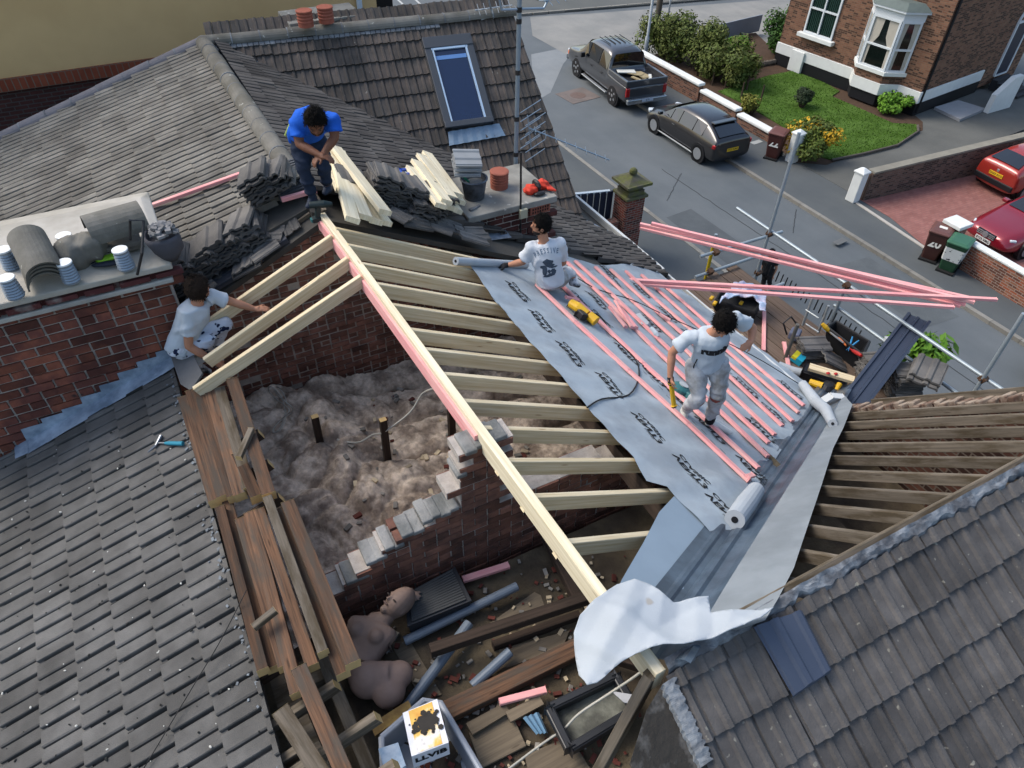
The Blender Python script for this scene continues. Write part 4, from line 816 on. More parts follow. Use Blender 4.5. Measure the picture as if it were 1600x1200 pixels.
for k in range(3): a = R(90 + 120 * k); mb.bar((2.345, 0, .6), (2.345, math.cos(a) * .08, .6 + math.sin(a) * .08), .018, .014, up=(1, 0, 0))
mb.build('grille_emblem', MC['alloy_rim'], gr, local=True)
cs = G(1612, 610); sv_ = car('silver car nose just showing at the right edge of the street', 'car', 'parked_car', (cs.x + .9, cs.y - 1.6, 0), R(90), hatch_st(4.3, 1.76, 1.45), paint('silver', '#8f979c', .5), [(1.3, .78), (1.3, -.78), (-1.3, .78), (-1.3, -.78)], .32, .2, [('side_window', 3, 7, 'side'), ('windscreen', 6, 7, 'front')], [('headlight', (1.9, .6, .66), (.26, .32, .14), CLR_L, -.5), ('headlight', (1.9, -.6, .66), (.26, .32, .14), CLR_L, .5)])
pt = G(1597, 398, .1); mb = MB(); mb.lathe([(.13, 0), (.2, .3), (.22, .32), (.2, .34), (.16, .3)], pt, 16); tag(center_origin(mb.build('plant_pot', mat('pot_purple', '#5f4a7d', .4, .1, 4), smooth=True)), 'round purple plant pot beside the dark red coupe', 'plant pot')
# ------------------------------------------------------------------ street: ground, road, pavements
def asphalt(name, c, c2, s2=.35, bump=.3):
    n = NT(name); f = n.noise(s2, 5, .6); col = n.mix(n.ramp(f, [(.35, (0, 0, 0)), (.65, (1, 1, 1))]), lin(c), lin(c2)); col = n.value(col, n.noise(60, 3, .6), .75, 1.25)
    col = n.value(col, n.noise(1.1, 4, .65, 'Object', (1, .12, 1)), .86, 1.14); n.bump(n.noise(90, 3, .6), bump, .006); return n.done(col, .85, .3)
ROAD = asphalt('road_asphalt', '#50565a', '#5b6063'); PAVE = asphalt('pavement_asphalt', '#474c4f', '#505455', .5); CONCR = asphalt('worn_concrete', '#70716f', '#807f7b', .5)
KERB = mat('kerb_stone', '#77756f', .9, .2, 3, .3, 40, island=.15)
def slab(name, poly, z, th, m_, cell=0):
    mb = MB(); a = sum(poly[i - 1][0] * poly[i][1] - poly[i][0] * poly[i - 1][1] for i in range(len(poly)))
    if a < 0: poly = poly[::-1]
    if th: mb.prism([(p[0], p[1], z - th) for p in poly], (0, 0, th))
    else: mb.face([(p[0], p[1], z) for p in poly])
    return kind(mb.build(name, m_, fix=bool(th)), 'structure')
mb = MB(); mb.face([(-400, -300, 0), (500, -300, 0), (500, 700, 0), (-400, 700, 0)]); kind(mb.build('ground', ROAD), 'structure')
slab('side_road', [(19.6, 29.6), (80, 20.0), (80, 27.5), (35.2, 33.9), (24, 36.0), (20.8, 36.8), (19.4, 34)], .006, 0, CONCR)
slab('pavement', [(19.15, 3), (19.15, 28.6), (19.6, 29.4), (21.4, 29.6), (21.4, 3)], .1, .14, PAVE)
slab('pavement', [(14.0, -6), (14.0, 30), (9.0, 30), (9.0, -6)], .1, .14, PAVE)
slab('pavement', [(20.6, 37.2), (23.5, 36.6), (35.2, 34.6), (80, 28.0), (80, 60), (24, 60), (20.9, 42)], .1, .14, asphalt('verge_asphalt', '#4a4d4c', '#555653'))
slab('grass_verge', [(22.5, 39), (40, 36.5), (80, 30), (80, 70), (24, 70)], .13, .02, mat('verge_grass', '#3b432c', 1, .35, 2, .6, 30, c2='#4a4a3a', c2s=.6))
for xk, y0, y1 in ((19.08, 3, 28.6), (14.07, -6, 30)):
    mb = MB(); y = y0
    while y < y1: mb.box((xk, y + .45, .04), (.14, .89, .15)); y += .9
    kind(mb.build('kerb', KERB), 'structure')
mb = MB()
for k in range(22):
    t = k / 21; x = 20.6 + t * 20; y = 37.15 - t * 3.1 - .0; mb.box((x, y, .05), (.9, .14, .15), Matrix.Rotation(R(-9), 3, 'Z'))
kind(mb.build('kerb', KERB), 'structure')
PAINT = mat('road_paint', '#a3a5a3', .8, .2, 8)
for p, q in (((618, -4), (650, 26)), ((646, -4), (672, 22))):
    a, b = G(*p, .008), G(*q, .008); mb = MB(); mb.bar(a, b, .12, .004); kind(mb.build('road_marking', PAINT), 'structure')
mb = MB(); p = G(903, 149, .012); mb.box(p, (1.5, 1.3, .004), Matrix.Rotation(.1, 3, 'Z')); kind(mb.build('road_patch', asphalt('patch_asphalt', '#6a605c', '#5d5754', 2)), 'structure')
o = MB(); o.lathe([(.34, 0), (.34, .004), (.001, .005)], p + Vector((0, 0, .003)), 24); tag(o.build('manhole_cover', mat('rusty_iron', '#5c4a42', .6, .2, 12, .5, 60, spec=.5)), 'rusty round manhole cover in a reddish patch of road', 'manhole cover')
slab('road_patch', [(14.5, 12.2), (15.7, 12.3), (15.6, 16.2), (14.5, 16.1)], .004, 0, asphalt('dark_patch', '#484d50', '#4f5457', 1.5))
slab('road_patch', [(17.2, 8.2), (18.6, 8.1), (18.7, 11.4), (17.3, 11.5)], .004, 0, asphalt('dark_patch_two', '#4b5053', '#555a5c', 1.5))
mb = MB()
for (x, y), (x2, y2) in (((16.5, 4), (16.6, 12)), ((16.6, 12), (16.45, 19)), ((15.2, 17), (16.9, 18.4)), ((17.6, 13.5), (18.8, 14.6))):
    p = Vector((x, y, .006))
    for k in range(24): q = Vector((x + (x2 - x) * (k + 1) / 24 + .05 * nz(k, x, .9), y + (y2 - y) * (k + 1) / 24, .006)); mb.bar(p, q, .025, .003); p = q
kind(mb.build('road_marking', mat('tar_seam', '#34383a', .7, .1)), 'structure')
slab('road_patch', [tuple(G(u, v)[:2]) for u, v in ((830, 85), (905, 70), (880, 100), (860, 145), (835, 160))], .004, 0, asphalt('pale_asphalt', '#6f7477', '#777b7d', 1.2))
for q in ((1313, 377), (1182, 222)):
    p = G(*q, .108); mb = MB(); mb.box(p, (.5, .22, .006), Matrix.Rotation(.1, 3, 'Z')); tag(center_origin(mb.build('access_cover', mat('pale_cover', '#8f9290', .8, .1) if q[0] < 1200 else mat('grey_cover', '#5a5c5c', .6, .1))), 'pale oblong cover set in the far pavement by the parked hatchback' if q[0] < 1200 else 'small grey cover set in the pavement near the wheelie bins', 'cover')
# drives and garden opposite
slab('driveway', [(21.2, 18.6), (34, 19.0), (36, 15.4), (31.6, 15.2), (21.2, 14.2)], .11, .1, asphalt('drive_asphalt', '#4c4e4c', '#5b5c59', .4))
blk = brickmat('block_paving', '#80554f', '#8a605a', '#6b5450', bw=.2, bh=.1, ms=.006)
slab('driveway', [tuple(G(u, v)[:2]) for u, v in ((1335, 312), (1345, 312), (1600, 232), (1700, 210), (1700, 460), (1600, 440), (1450, 395), (1390, 345))], .112, .1, blk)
mb = MB(); a, b = G(1334, 314, .11), G(1446, 388, .11); mb.bar(a, b, .12, .03); kind(mb.build('kerb_edging', mat('edging_pale', '#a09c95', .9, .1, 4)), 'structure')
soil = mat('garden_soil', '#453529', 1, .3, 6, .8, 30)
slab('garden_bed', [tuple(G(u, v)[:2]) for u, v in ((1005, 95), (1110, 60), (1180, 55), (1235, 108), (1330, 140), (1420, 178), (1440, 195), (1440, 208), (1290, 262), (1240, 258), (1160, 185))], .12, .1, soil)
lawn_px = [(1122, 142), (1200, 118), (1240, 110), (1258, 112), (1312, 142), (1300, 150), (1350, 172), (1395, 192), (1432, 194), (1434, 204), (1400, 226), (1300, 249), (1285, 245), (1262, 226), (1222, 196), (1165, 163)]
lw = [tuple(G(u, v, .16)[:2]) for u, v in lawn_px]
slab('lawn', lw, .16, .06, mat('lawn_green', '#3a521e', 1, .25, 3, .8, 60, c2='#47602a', c2s=1.0, spec=.1))
mb = MB(); rr = random.Random(4)
for k in range(14000):
    u, v = rr.uniform(1120, 1436), rr.uniform(108, 250); p = G(u, v, .16)
    ins = sum(1 for i in range(len(lw)) if (lw[i][1] > p.y) != (lw[i - 1][1] > p.y) and p.x < (lw[i - 1][0] - lw[i][0]) * (p.y - lw[i][1]) / (lw[i - 1][1] - lw[i][1]) + lw[i][0]) % 2
    if not ins: continue
    a = rr.uniform(0, 6.28); d = Vector((math.cos(a), math.sin(a), 0)) * .022; h = Vector((rr.uniform(-.03, .03), rr.uniform(-.03, .03), rr.uniform(.02, .05))); mb.face([p - d, p + d, p + h])
kind(mb.build('grass', mat('grass_blade', '#42601f', 1, .1, 1, island=.25, spec=.1)), 'stuff')
mb = MB(); pts = [G(u, v, .18) for u, v in ((1434, 196), (1435, 205), (1402, 227), (1350, 240), (1300, 250))]; mb.tube(pts, .05, 6); kind(mb.build('kerb_edging', mat('edging_dark', '#4f4a44', .9, .2)), 'structure')
# ------------------------------------------------------------------ walls and posts opposite
WALLB = brickmat('garden_brick', '#6b4638', '#7d5a48', '#6d665f', dark='#4b342c'); WALLR = brickmat('red_garden_brick', '#8a4a33', '#7c5a48', '#8a7f76', dark='#5a3a30'); WHITEP = mat('masonry_white', '#c9ccca', .7, .07, 4, .15, 30)
xw = 21.55
fw = thing('garden_wall', 'brown brick garden wall with stepped white coping beside the parked pickup', 'wall', (xw, 23, 0))
segs = [((1000, 83), (1096, 134)), ((1097, 146), (1154, 171)), ((1155, 182), (1212, 210))]; prevy = None
for k, (p, q) in enumerate(segs):
    a, b = AX(*p, xw), AX(*q, xw); z = (a.z + b.z) / 2; z = [1.25, 1.02, .8][k] if abs(z - [1.25, 1.02, .8][k]) > .6 else z
    mb = MB(); mb.box((xw + .02, (a.y + b.y) / 2, z / 2 - .03), (.22, abs(a.y - b.y), z)); mb.build('wall_panel', WALLB, fw)
    mb = MB(); mb.box((xw + .02, (a.y + b.y) / 2, z + .05), (.36, abs(a.y - b.y) + .04, .13)); mb.build('coping', WHITEP, fw, bevel=.04)
def gatepost(px_b, px_t, label, tilt=0):
    b = G(*px_b, .1); t = AX(*px_t, b.x); h = max(.9, min(1.6, t.z - .1)); mb = MB(); mb.box((0, 0, h / 2), (.34, .34, h)); o = thing('gatepost', label, 'gatepost', b, .1, 'white gateposts of the drive opposite'); mb.build('post', WHITEP, o, local=True, bevel=.02)
    mb = MB(); mb.loft([[(-.2, -.2, h), (.2, -.2, h), (.2, .2, h), (-.2, .2, h)], [(-.2, -.2, h + .05), (.2, -.2, h + .05), (.2, .2, h + .05), (-.2, .2, h + .05)], [(-.05, -.05, h + .16), (.05, -.05, h + .16), (.05, .05, h + .16), (-.05, .05, h + .16)]]); mb.build('post_cap', WHITEP, o, local=True, bevel=.01)
gatepost((1236, 252), (1243, 206), 'white gatepost beside the brown wheelie bin and yellow bush')
gatepost((1331, 313), (1341, 266), 'white gatepost at the end of the wall between the two drives')
dw = thing('dividing_wall', 'long dark brick wall dividing the grey drive from the red drive', 'wall', (26, 14.6, 0))
a, b = G(1345, 312, .1), G(1602, 252, .1); b2 = G(1720, 224, .1); mb = MB(); mb.bar(Vector((a.x, a.y, .55)), Vector((b2.x, b2.y, .75)), .22, 1.1, up=(0, 0, 1)); mb.build('wall_panel', brickmat('dark_garden_brick', '#5f4a40', '#6d584c', '#635c56', dark='#40332d'), dw); dw.children[0].data.uv_layers
mb = MB(); mb.bar(Vector((a.x, a.y, 1.13)), Vector((b2.x, b2.y, 1.33)), .3, .07); mb.build('coping', mat('coping_stone', '#77746a', .9, .2, 3, .3, 40), dw)
rw = thing('front_wall', 'low red brick wall with a white rail coping behind the wheelie bins', 'wall', (20.6, 9, 0))
a, b = G(1494, 364, .95), G(1640, 447, .95); a0, b0 = Vector((a.x, a.y, .48)), Vector((b.x, b.y, .48)); mb = MB(); mb.bar(a0, b0, .22, .85); mb.build('wall_panel', WALLR, rw)
mb = MB(); mb.bar(a0 + Vector((0, 0, .46)), b0 + Vector((0, 0, .46)), .26, .08); mb.build('coping', WHITEP, rw, bevel=.02)
pp = thing('gate_pier', 'brick pier with a flat white cap behind the bins', 'pier', (G(1498, 346, 1.25).x, G(1498, 346, 1.25).y, 0)); mb = MB(); mb.box((0, 0, .6), (.45, .45, 1.1)); mb.build('post', WALLR, pp, local=True); mb = MB(); mb.box((0, 0, 1.2), (.6, .6, .12)); mb.build('post_cap', WHITEP, pp, local=True, bevel=.02)
# ------------------------------------------------------------------ wheelie bins
def bin_mesh(name, label, px, col, lidcol, rz, num=None, sticker=False, wrap=False):
    b = G(*px, .1); o = thing(name, label, 'wheelie bin', b, rz, 'wheelie bins on the pavement opposite'); s_ = 1.0; mb = MB()
    m_ = mat('bin_' + col[1:], col, .5, .06, 4, spec=.4)
    def ring(a, b_, z, c=.04): return [(-a + c, -b_, z), (a - c, -b_, z), (a, -b_ + c, z), (a, b_ - c, z), (a - c, b_, z), (-a + c, b_, z), (-a, b_ - c, z), (-a, -b_ + c, z)]
    mb.loft([ring(.21, .24, .06), ring(.225, .26, .2), ring(.28, .34, .88), ring(.295, .355, .9), ring(.295, .355, .94)]); mb.build('bin_body', m_, o, local=True)
    mb = MB(); mb.loft([ring(.3, .37, .945), ring(.31, .38, .97), ring(.3, .37, 1.0), ring(.22, .28, 1.035)]); mb.box((0, .42, .95), (.4, .05, .05)); l_ = mb.build('lid', mat('lid_' + lidcol[1:], lidcol, .45, .08, 4, spec=.4), o, local=True, bevel=.01)
    for sx in (-1, 1): w_ = MB(); w_.lathe([(.1, -.03), (.1, .03)], (sx * .24, .24, .1), 16, Matrix.Rotation(R(90), 3, 'Y')); w_.build('wheel', mat('rubber', '#1a1a1b', .8, .1), o, local=True)
    mb = MB(); mb.box((0, -.1, .03), (.5, .5, .06)); mb.build('bin_base', mat('rubber', '#1a1a1b'), o, local=True)
    W8 = mat('white_numeral', '#c8c8c2', .7, .05)
    if num:
        mb = MB(); text_mb(mb, num, Matrix.Translation((0, -.318, .62)) @ Matrix.Rotation(R(84), 4, 'X'), .34, bold=.012); mb.build('house_number', W8, o, local=True)
        if sticker:
            mb = MB(); text_mb(mb, num, Matrix.Translation((.266, 0, .55)) @ Matrix.Rotation(R(90), 4, 'Z') @ Matrix.Rotation(R(84), 4, 'X'), .3, bold=.008); mb.build('house_number', mat('faded_numeral', '#7d6f68', .8), o, local=True)
            mb = MB(); mb.box((.0, .0, 1.037), (.22, .14, .004)); mb.build('lid_label', W8, o, local=True)
    if wrap:
        mb = MB(); mb.loft([ring(.2545, .3005, .4), ring(.283, .342, .82)], cap=False); mb.build('bin_wrap', mat('speckled_wrap', '#bcc0be', .6, .05, 4, speck=(9, .62, '#3a3c40')), o, local=True)
    return o
bin_mesh('wheelie_bin', 'brown wheelie bin painted with the number 20', (1452, 402), '#3f2420', '#5b3b35', R(-66), '20', True)
bin_mesh('wheelie_bin', 'green wheelie bin with a white speckled wrap round its body', (1480, 420), '#1f3f2b', '#2f5a43', R(-70), wrap=True)
bin_mesh('wheelie_bin', 'brown wheelie bin numbered 22 beside the white gatepost', (1207, 245), '#4a2823', '#5d3a34', R(-62), '22')
# ------------------------------------------------------------------ house opposite
ho = thing('villa', 'brown brick villa with a white bay window and white plinth', 'house', (30, 21, 0))
PB = G(1424, 182, .1); PA = G(1225, 106, .1); fu = (PA - PB).normalized(); fn = Vector((-fu.y, fu.x, 0)); fn = fn if fn.x < 0 else -fn; FM = Matrix((-fu, fn * -1, Vector((0, 0, 1)))).transposed()   # x to the right, y inwards
def F(u, v): p = PL(u, v, PB, fn) - PB; return (-p.dot(fu), p.z)
L_ = (PA - PB).length + .6
VB = brickmat('villa_brick', '#6b4a3b', '#7a5a47', '#6d5c4f', dark='#453128')
def fbox(mb, x, y, z, dx, dy, dz, m=0): mb.box(PB + FM @ Vector((x, y, z)), (dx, dy, dz), FM, m)
mb = MB(); fbox(mb, -L_ / 2, 4, 4.2, L_, 8, 8.0); mb.build('brick_wall', VB, ho)
su, sv = fu, fn
z_b0 = F(1425, 172)[1]; bz0, bz1 = .55, 1.0
mb = MB(); fbox(mb, -L_ / 2, -.03, (bz0 + bz1) / 2, L_ + .1, .1, bz1 - bz0); fbox(mb, .0, 2.4, (bz0 + bz1) / 2, .1, 4.8, bz1 - bz0); mb.build('white_plinth', WHITEP, ho, bevel=.01)
mb = MB(); fbox(mb, -L_ / 2, -.02, .3, L_ + .04, .06, .52); fbox(mb, .0, 2.4, .3, .06, 4.8, .52); mb.build('black_base', mat('black_paint', '#141519', .6, .1), ho)  # shade of the basement lightwell painted as a flat black strip
WFR = mat('upvc_white', '#c6ccd0', .4, .03, spec=.5); DGL = mat('dark_glass', '#0d1614', .08, .1, 2, spec=.8); CURT = mat('green_curtain', '#12302a', .9, .15, 3); LACE = mat('cream_curtain', '#a5a096', .9, .08, 5)
def sash(cx, w_, z0, z1, y=-.02, rot=0, org=None, curtain=None, cols=2):
    org = org or (PB + FM @ Vector((cx, y, 0))); RM = FM @ Matrix.Rotation(rot, 3, 'Z')
    def b(mb, x, yy, z, dx, dy, dz): mb.box(org + RM @ Vector((x, yy, z)), (dx, dy, dz), RM)
    mb = MB(); t = .075; b(mb, -w_ / 2 + t / 2, 0, (z0 + z1) / 2, t, .1, z1 - z0); b(mb, w_ / 2 - t / 2, 0, (z0 + z1) / 2, t, .1, z1 - z0); b(mb, 0, 0, z0 + t / 2, w_ - 2 * t, .1, t); b(mb, 0, 0, z1 - t / 2, w_ - 2 * t, .1, t); b(mb, 0, -.005, (z0 + z1) / 2 - .1, w_ - 2 * t, .09, .07)
    if cols == 2: b(mb, 0, -.01, (z0 + z1) / 2, .06, .09, z1 - z0 - 2 * t)
    fr = mb.build('window', WFR, ho)
    mb = MB(); b(mb, 0, .02, (z0 + z1) / 2, w_ - 2 * t, .01, z1 - z0 - 2 * t); mb.build('pane', DGL, fr)
    if curtain == 'green':
        mb = MB()
        for k in range(int(w_ / .09)): b(mb, -w_ / 2 + .1 + k * .09, .012, (z0 + z1) / 2, .05, .008, z1 - z0 - .2)
        mb.build('curtain', CURT, fr)
    if curtain == 'lace':
        mb = MB(); h = z1 - z0
        for s_ in (-1, 1):
            P_ = [(s_ * (w_ / 2 - t), z1 - t), (s_ * .1, z1 - t), (s_ * .16, z0 + h * .62), (s_ * (w_ / 2 - .22), z0 + h * .4), (s_ * (w_ / 2 - .2), z0 + t), (s_ * (w_ / 2 - t), z0 + t)]
            mb.prism([org + RM @ Vector((x, .013, z)) for x, z in P_], RM @ Vector((0, -.004, 0)))
        mb.build('curtain', LACE, fr, fix=True)
x0, zz0 = F(1256, 50); x1, _ = F(1299, 66); wz0 = F(1277, 58)[1]
sash((x0 + x1) / 2, x1 - x0, wz0 + .05, wz0 + 2.3, curtain='green'); mb = MB(); fbox(mb, (x0 + x1) / 2, -.1, wz0 - .04, x1 - x0 + .35, .3, .16); mb.build('window_sill', WHITEP, ho, bevel=.01)
bx = F(1366, 118)[0] + .1; bw, bp, fwid = 2.25, .62, 1.25; bz = (PL(1371, 110, PB + fn * .66, fn) - PB).z
bay = [(bx - bw / 2, 0), (bx - fwid / 2, -bp), (bx + fwid / 2, -bp), (bx + bw / 2, 0)]
def bayring(z, e=0): 
    pts = [(bx - bw / 2 - e * 1.2, .0), (bx - fwid / 2 - e * .6, -bp - e), (bx + fwid / 2 + e * .6, -bp - e), (bx + bw / 2 + e * 1.2, .0)]; return [PB + FM @ Vector((x, y, z)) for x, y in pts]
bt = bz + 1.95
for nm, z0, z1, e, m_ in (('bay_base', .1, bz0, -.02, MC['black_paint']), ('bay_plinth', bz0, bz1, .05, WHITEP), ('bay_wall', bz1, bz - .12, 0, VB), ('window_sill', bz - .12, bz + .02, .1, WHITEP), ('bay_head', bt, bt + .3, .04, WFR), ('bay_cornice', bt + .3, bt + .38, .16, WFR)):  # bay_base carries the same painted lightwell shade
    mb = MB(); mb.loft([bayring(z0, e), bayring(z1, e)]); mb.build(nm, m_, ho, fix=True)
mb = MB(); mb.loft([bayring(bt + .38, .18), bayring(bt + .62, -.15)]); mb.build('bay_roof', mat('bay_lead', '#56615f', .7, .15, 4), ho, fix=True)
for i in range(3):
    (xa, ya), (xb, yb) = bay[i], bay[i + 1]; ang = math.atan2(yb - ya, xb - xa); wdt = math.hypot(xb - xa, yb - ya)
    sash(0, wdt - .02, bz + .02, bt, rot=ang, org=PB + FM @ Vector(((xa + xb) / 2, (ya + yb) / 2, 0)), curtain='lace', cols=1)
# side wall: dark downpipe, arched door, steps, white flank wall
mb = MB(); p = PB + FM @ Vector((.06, .14, 0)); mb.tube([p + Vector((0, 0, .15)), p + Vector((0, 0, 7.5))], .05, 8); mb.build('downpipe', MC['black_paint'], ho)
sx_n = FM @ Vector((1, 0, 0))
def FS(u, v): p = PL(u, v, PB, sx_n) - PB; return (p.dot(FM @ Vector((0, 1, 0))), p.z)
d0, dz0 = FS(1552, 118); d1, _ = FS(1590, 124); dzt = dz0 + 2.15; d1 = d0 + 1.05
def sbox(mb, y, z, dy, dz, th=.08, off=.03): mb.box(PB + FM @ Vector((off, y, z)), (th, dy, dz), FM)
mb = MB(); sbox(mb, d0, dz0 + 1.1, .1, 2.2); sbox(mb, d1, dz0 + 1.1, .1, 2.2); sbox(mb, (d0 + d1) / 2, dz0 + 2.2, d1 - d0, .09); sbox(mb, (d0 + d1) / 2, dz0 - .02, d1 - d0, .06)
for k in range(9):
    a0, a1 = math.pi * k / 9, math.pi * (k + 1) / 9; r_ = (d1 - d0) / 2; c = (d0 + d1) / 2
    mb.bar(PB + FM @ Vector((.03, c + r_ * math.cos(a0), dz0 + 2.2 + r_ * math.sin(a0))), PB + FM @ Vector((.03, c + r_ * math.cos(a1), dz0 + 2.2 + r_ * math.sin(a1))), .08, .09, up=FM @ Vector((1, 0, 0)))
dr = mb.build('door_frame', WFR, ho); mb = MB(); sbox(mb, (d0 + d1) / 2, dz0 + 1.08, d1 - d0 - .1, 2.1, .05, .02); mb.build('door', mat('door_navy', '#12172a', .4, .1, spec=.5), dr, bevel=.01)
st_ = MB()
for k in range(5): p = PB + FM @ Vector((.45 + k * .0, d0 + .4, 0)); st_.box(PB + FM @ Vector((.3 + .26 * k, d0 + .3, (dz0 - .1) * (1 - k / 5) / 2 + .05)), (.27, 1.3, max((dz0 - .1) * (1 - k / 5), .05)), FM)
st_.build('door_steps', mat('dark_step', '#2b2c30', .8, .15, 4), ho)
q = [G(u, v, .2) for u, v in ((1460, 168), (1497, 157), (1540, 170), (1500, 187))]; mb = MB(); mb.prism([(p.x, p.y, .06) for p in q], (0, 0, .16)); mb.build('door_landing', mat('pale_landing', '#8d8e90', .9, .1, 3), ho, fix=True)
p0_, p1_ = G(1543, 178, .1), G(1588, 165, .1); ax_ = (p1_ - p0_); ax_.z = 0; ax_.normalize(); nn = Vector((-ax_.y, ax_.x, 0))
mb = MB(); mb.prism([p0_, p0_ + ax_ * 1.5, p0_ + ax_ * 1.5 + Vector((0, 0, 1.35)), p0_ + ax_ * .9 + Vector((0, 0, 1.35)), p0_ + ax_ * .05 + Vector((0, 0, .75))], nn * .22); mb.build('flank_wall', WHITEP, ho, fix=True)
wp = G(1245, 110, .15); mb = MB(); mb.box(wp + Vector((0, 0, .45)), (.7, .6, .9), FM); mb.box(wp + FM @ Vector((-.35, .2, .75)), (.5, .3, .35), FM); tag(center_origin(mb.build('block_pier', WHITEP, bevel=.02)), 'white painted block pier by the lawn under the left window', 'pier')
# ------------------------------------------------------------------ plants
def leafmat(name, c, c2, var=.35): return mat(name, c, .7, .25, 3, island=var, c2=c2, c2s=1.3, spec=.25)
def foliage(mb, c, ax, n, size, rr, m=0, flat=.0, lobes=7):
    c = Vector(c); L = [(Vector((rr.uniform(-.55, .55) * ax[0], rr.uniform(-.55, .55) * ax[1], rr.uniform(-.35, .6) * ax[2])), rr.uniform(.38, .62)) for _ in range(lobes)]
    for _ in range(n):
        lc, lr = rr.choice(L); d = Vector((rr.gauss(0, 1), rr.gauss(0, 1), rr.gauss(0, 1))).normalized() * (rr.random() ** .35)
        p = c + lc + Vector((d.x * ax[0] * lr, d.y * ax[1] * lr, d.z * ax[2] * lr)); s_ = size * rr.uniform(.6, 1.4)
        nrm = (d + Vector((rr.uniform(-.8, .8), rr.uniform(-.8, .8), rr.uniform(-.2, 1)))).normalized(); t = nrm.cross(Vector((rr.uniform(-1, 1), rr.uniform(-1, 1), rr.uniform(-1, 1)))).normalized(); b_ = nrm.cross(t)
        mb.face([p - t * s_, p + b_ * s_ * .45, p + t * s_, p - b_ * s_ * .45], m)
def shrub(name, label, cat, px, z, ax, n, size, ml, seed, group=None, base=None, flowers=None):
    rr = random.Random(seed); b = base if base is not None else G(*px, z); o = thing(name, label, cat, b, 0, group); mb = MB(); foliage(mb, (0, 0, ax[2] * .85), ax, n, size, rr); mb.build('foliage', ml, o, local=True)
    if flowers: mb = MB(); foliage(mb, (0, 0, ax[2] * .95), [a * 1.03 for a in ax], flowers[0], flowers[1], random.Random(seed + 1)); mb.build('blossom', flowers[2], o, local=True)
    mb = MB()
    for k in range(5): a = k * 1.26; mb.tube([(math.cos(a) * .05, math.sin(a) * .05, -.02), (math.cos(a) * ax[0] * .3, math.sin(a) * ax[1] * .3, ax[2] * .6), (math.cos(a + .4) * ax[0] * .5, math.sin(a + .4) * ax[1] * .5, ax[2] * 1.1)], [.035, .025, .01], 5)
    mb.build('stem', mat('bark', '#3b2f25', .9, .2, 8), o, local=True); return o
OLIVE = leafmat('leaf_olive', '#535a28', '#42501f'); GREEN = leafmat('leaf_green', '#3c5b1f', '#2b4a1c'); DKG = leafmat('leaf_dark', '#26331d', '#1d2a18'); LIME = leafmat('leaf_lime', '#5a8023', '#476c1d'); YEL = leafmat('flower_yellow', '#b08a1c', '#8f7a22', .2)
hb = thing('hedge', 'long shaggy olive hedge behind the white coped wall', 'hedge', (23.6, 24.2, 0)); mb = MB(); rr = random.Random(21)
for (u, v), h, r_ in (((1022, 90), 1.1, 1.0), ((1050, 98), 1.2, 1.1), ((1080, 110), 1.2, 1.15), ((1110, 122), 1.15, 1.1), ((1140, 136), .95, 1.0)):
    p = G(u, v, .1) - Vector((23.6, 24.2, 0)); foliage(mb, (p.x + .3, p.y + .1, h * .95), (r_ * 1.15, r_ * 1.25, h), 3200, .085, rr, lobes=9)
mb.build('foliage', OLIVE, hb, local=True); mb = MB()
for k in range(9): p = Vector((rr.uniform(-.5, .6), -2.2 + k * .6, 0)); mb = MB(); mb.tube([p, p + Vector((.1, .1, .8))], [.05, .03], 5); mb.build('stem', mat('bark', '#3b2f25'), hb, local=True)
shrub('shrub', 'bright green shrub between the hedge and the blue board fence', 'shrub', (1150, 98), .1, (.85, .8, .75), 2600, .08, LIME, 31)
shrub('shrub', 'tall upright green shrub at the far corner of the villa', 'shrub', (1212, 86), .1, (.85, .85, 1.15), 4200, .08, GREEN, 32)
shrub('shrub', 'small dark mounded shrub in the middle of the lawn', 'shrub', (1252, 168), .15, (.62, .55, .42), 2200, .06, DKG, 33)
shrub('shrub', 'yellow flowering shrub by the white gatepost', 'shrub', (1258, 246), .12, (.95, .95, .72), 3600, .075, leafmat('leaf_gorse', '#4e5a1f', '#3c4a1b'), 34, flowers=(1500, .07, YEL))
shrub('shrub', 'round bright green shrub under the bay window corner', 'shrub', (1391, 178), .12, (.62, .62, .5), 2600, .07, LIME, 35)
shrub('shrub', 'yellowish spiky plant behind the low step of the white coping', 'shrub', (1173, 180), .12, (.5, .5, .42), 1300, .07, leafmat('leaf_straw', '#6b6a26', '#54591f'), 36)
for i, q in enumerate(((1281, 115), (1296, 122), (1310, 129))): shrub('bedding_plant', 'small leafy green plant in the bed under the villa plinth', 'plant', q, .12, (.3, .3, .25), 500, .06, GREEN, 40 + i, 'plants in the bed under the plinth')
bf = G(1112, 68, .1); b2 = G(1185, 50, .1); mb = MB(); mb.bar(bf + Vector((0, 0, .45)), b2 + Vector((0, 0, .45)), .05, .8); o = mb.build('board_fence', mat('fence_bluegrey', '#79838f', .7, .08, 2)); tag(center_origin(o), 'pale blue grey board fence along the side road', 'fence')
mb = MB(); rr = random.Random(9)
for k in range(26): p = G(1100 + k * 5.2, 118 - k * .9, .15); mb.ell(p + Vector((0, 0, .08)), (.14 * rr.uniform(.7, 1.4), .12, .13), None, 8)
kind(mb.build('rockery_stones', mat('rock', '#5d554c', .95, .3, 5, .6, 20)), 'stuff')
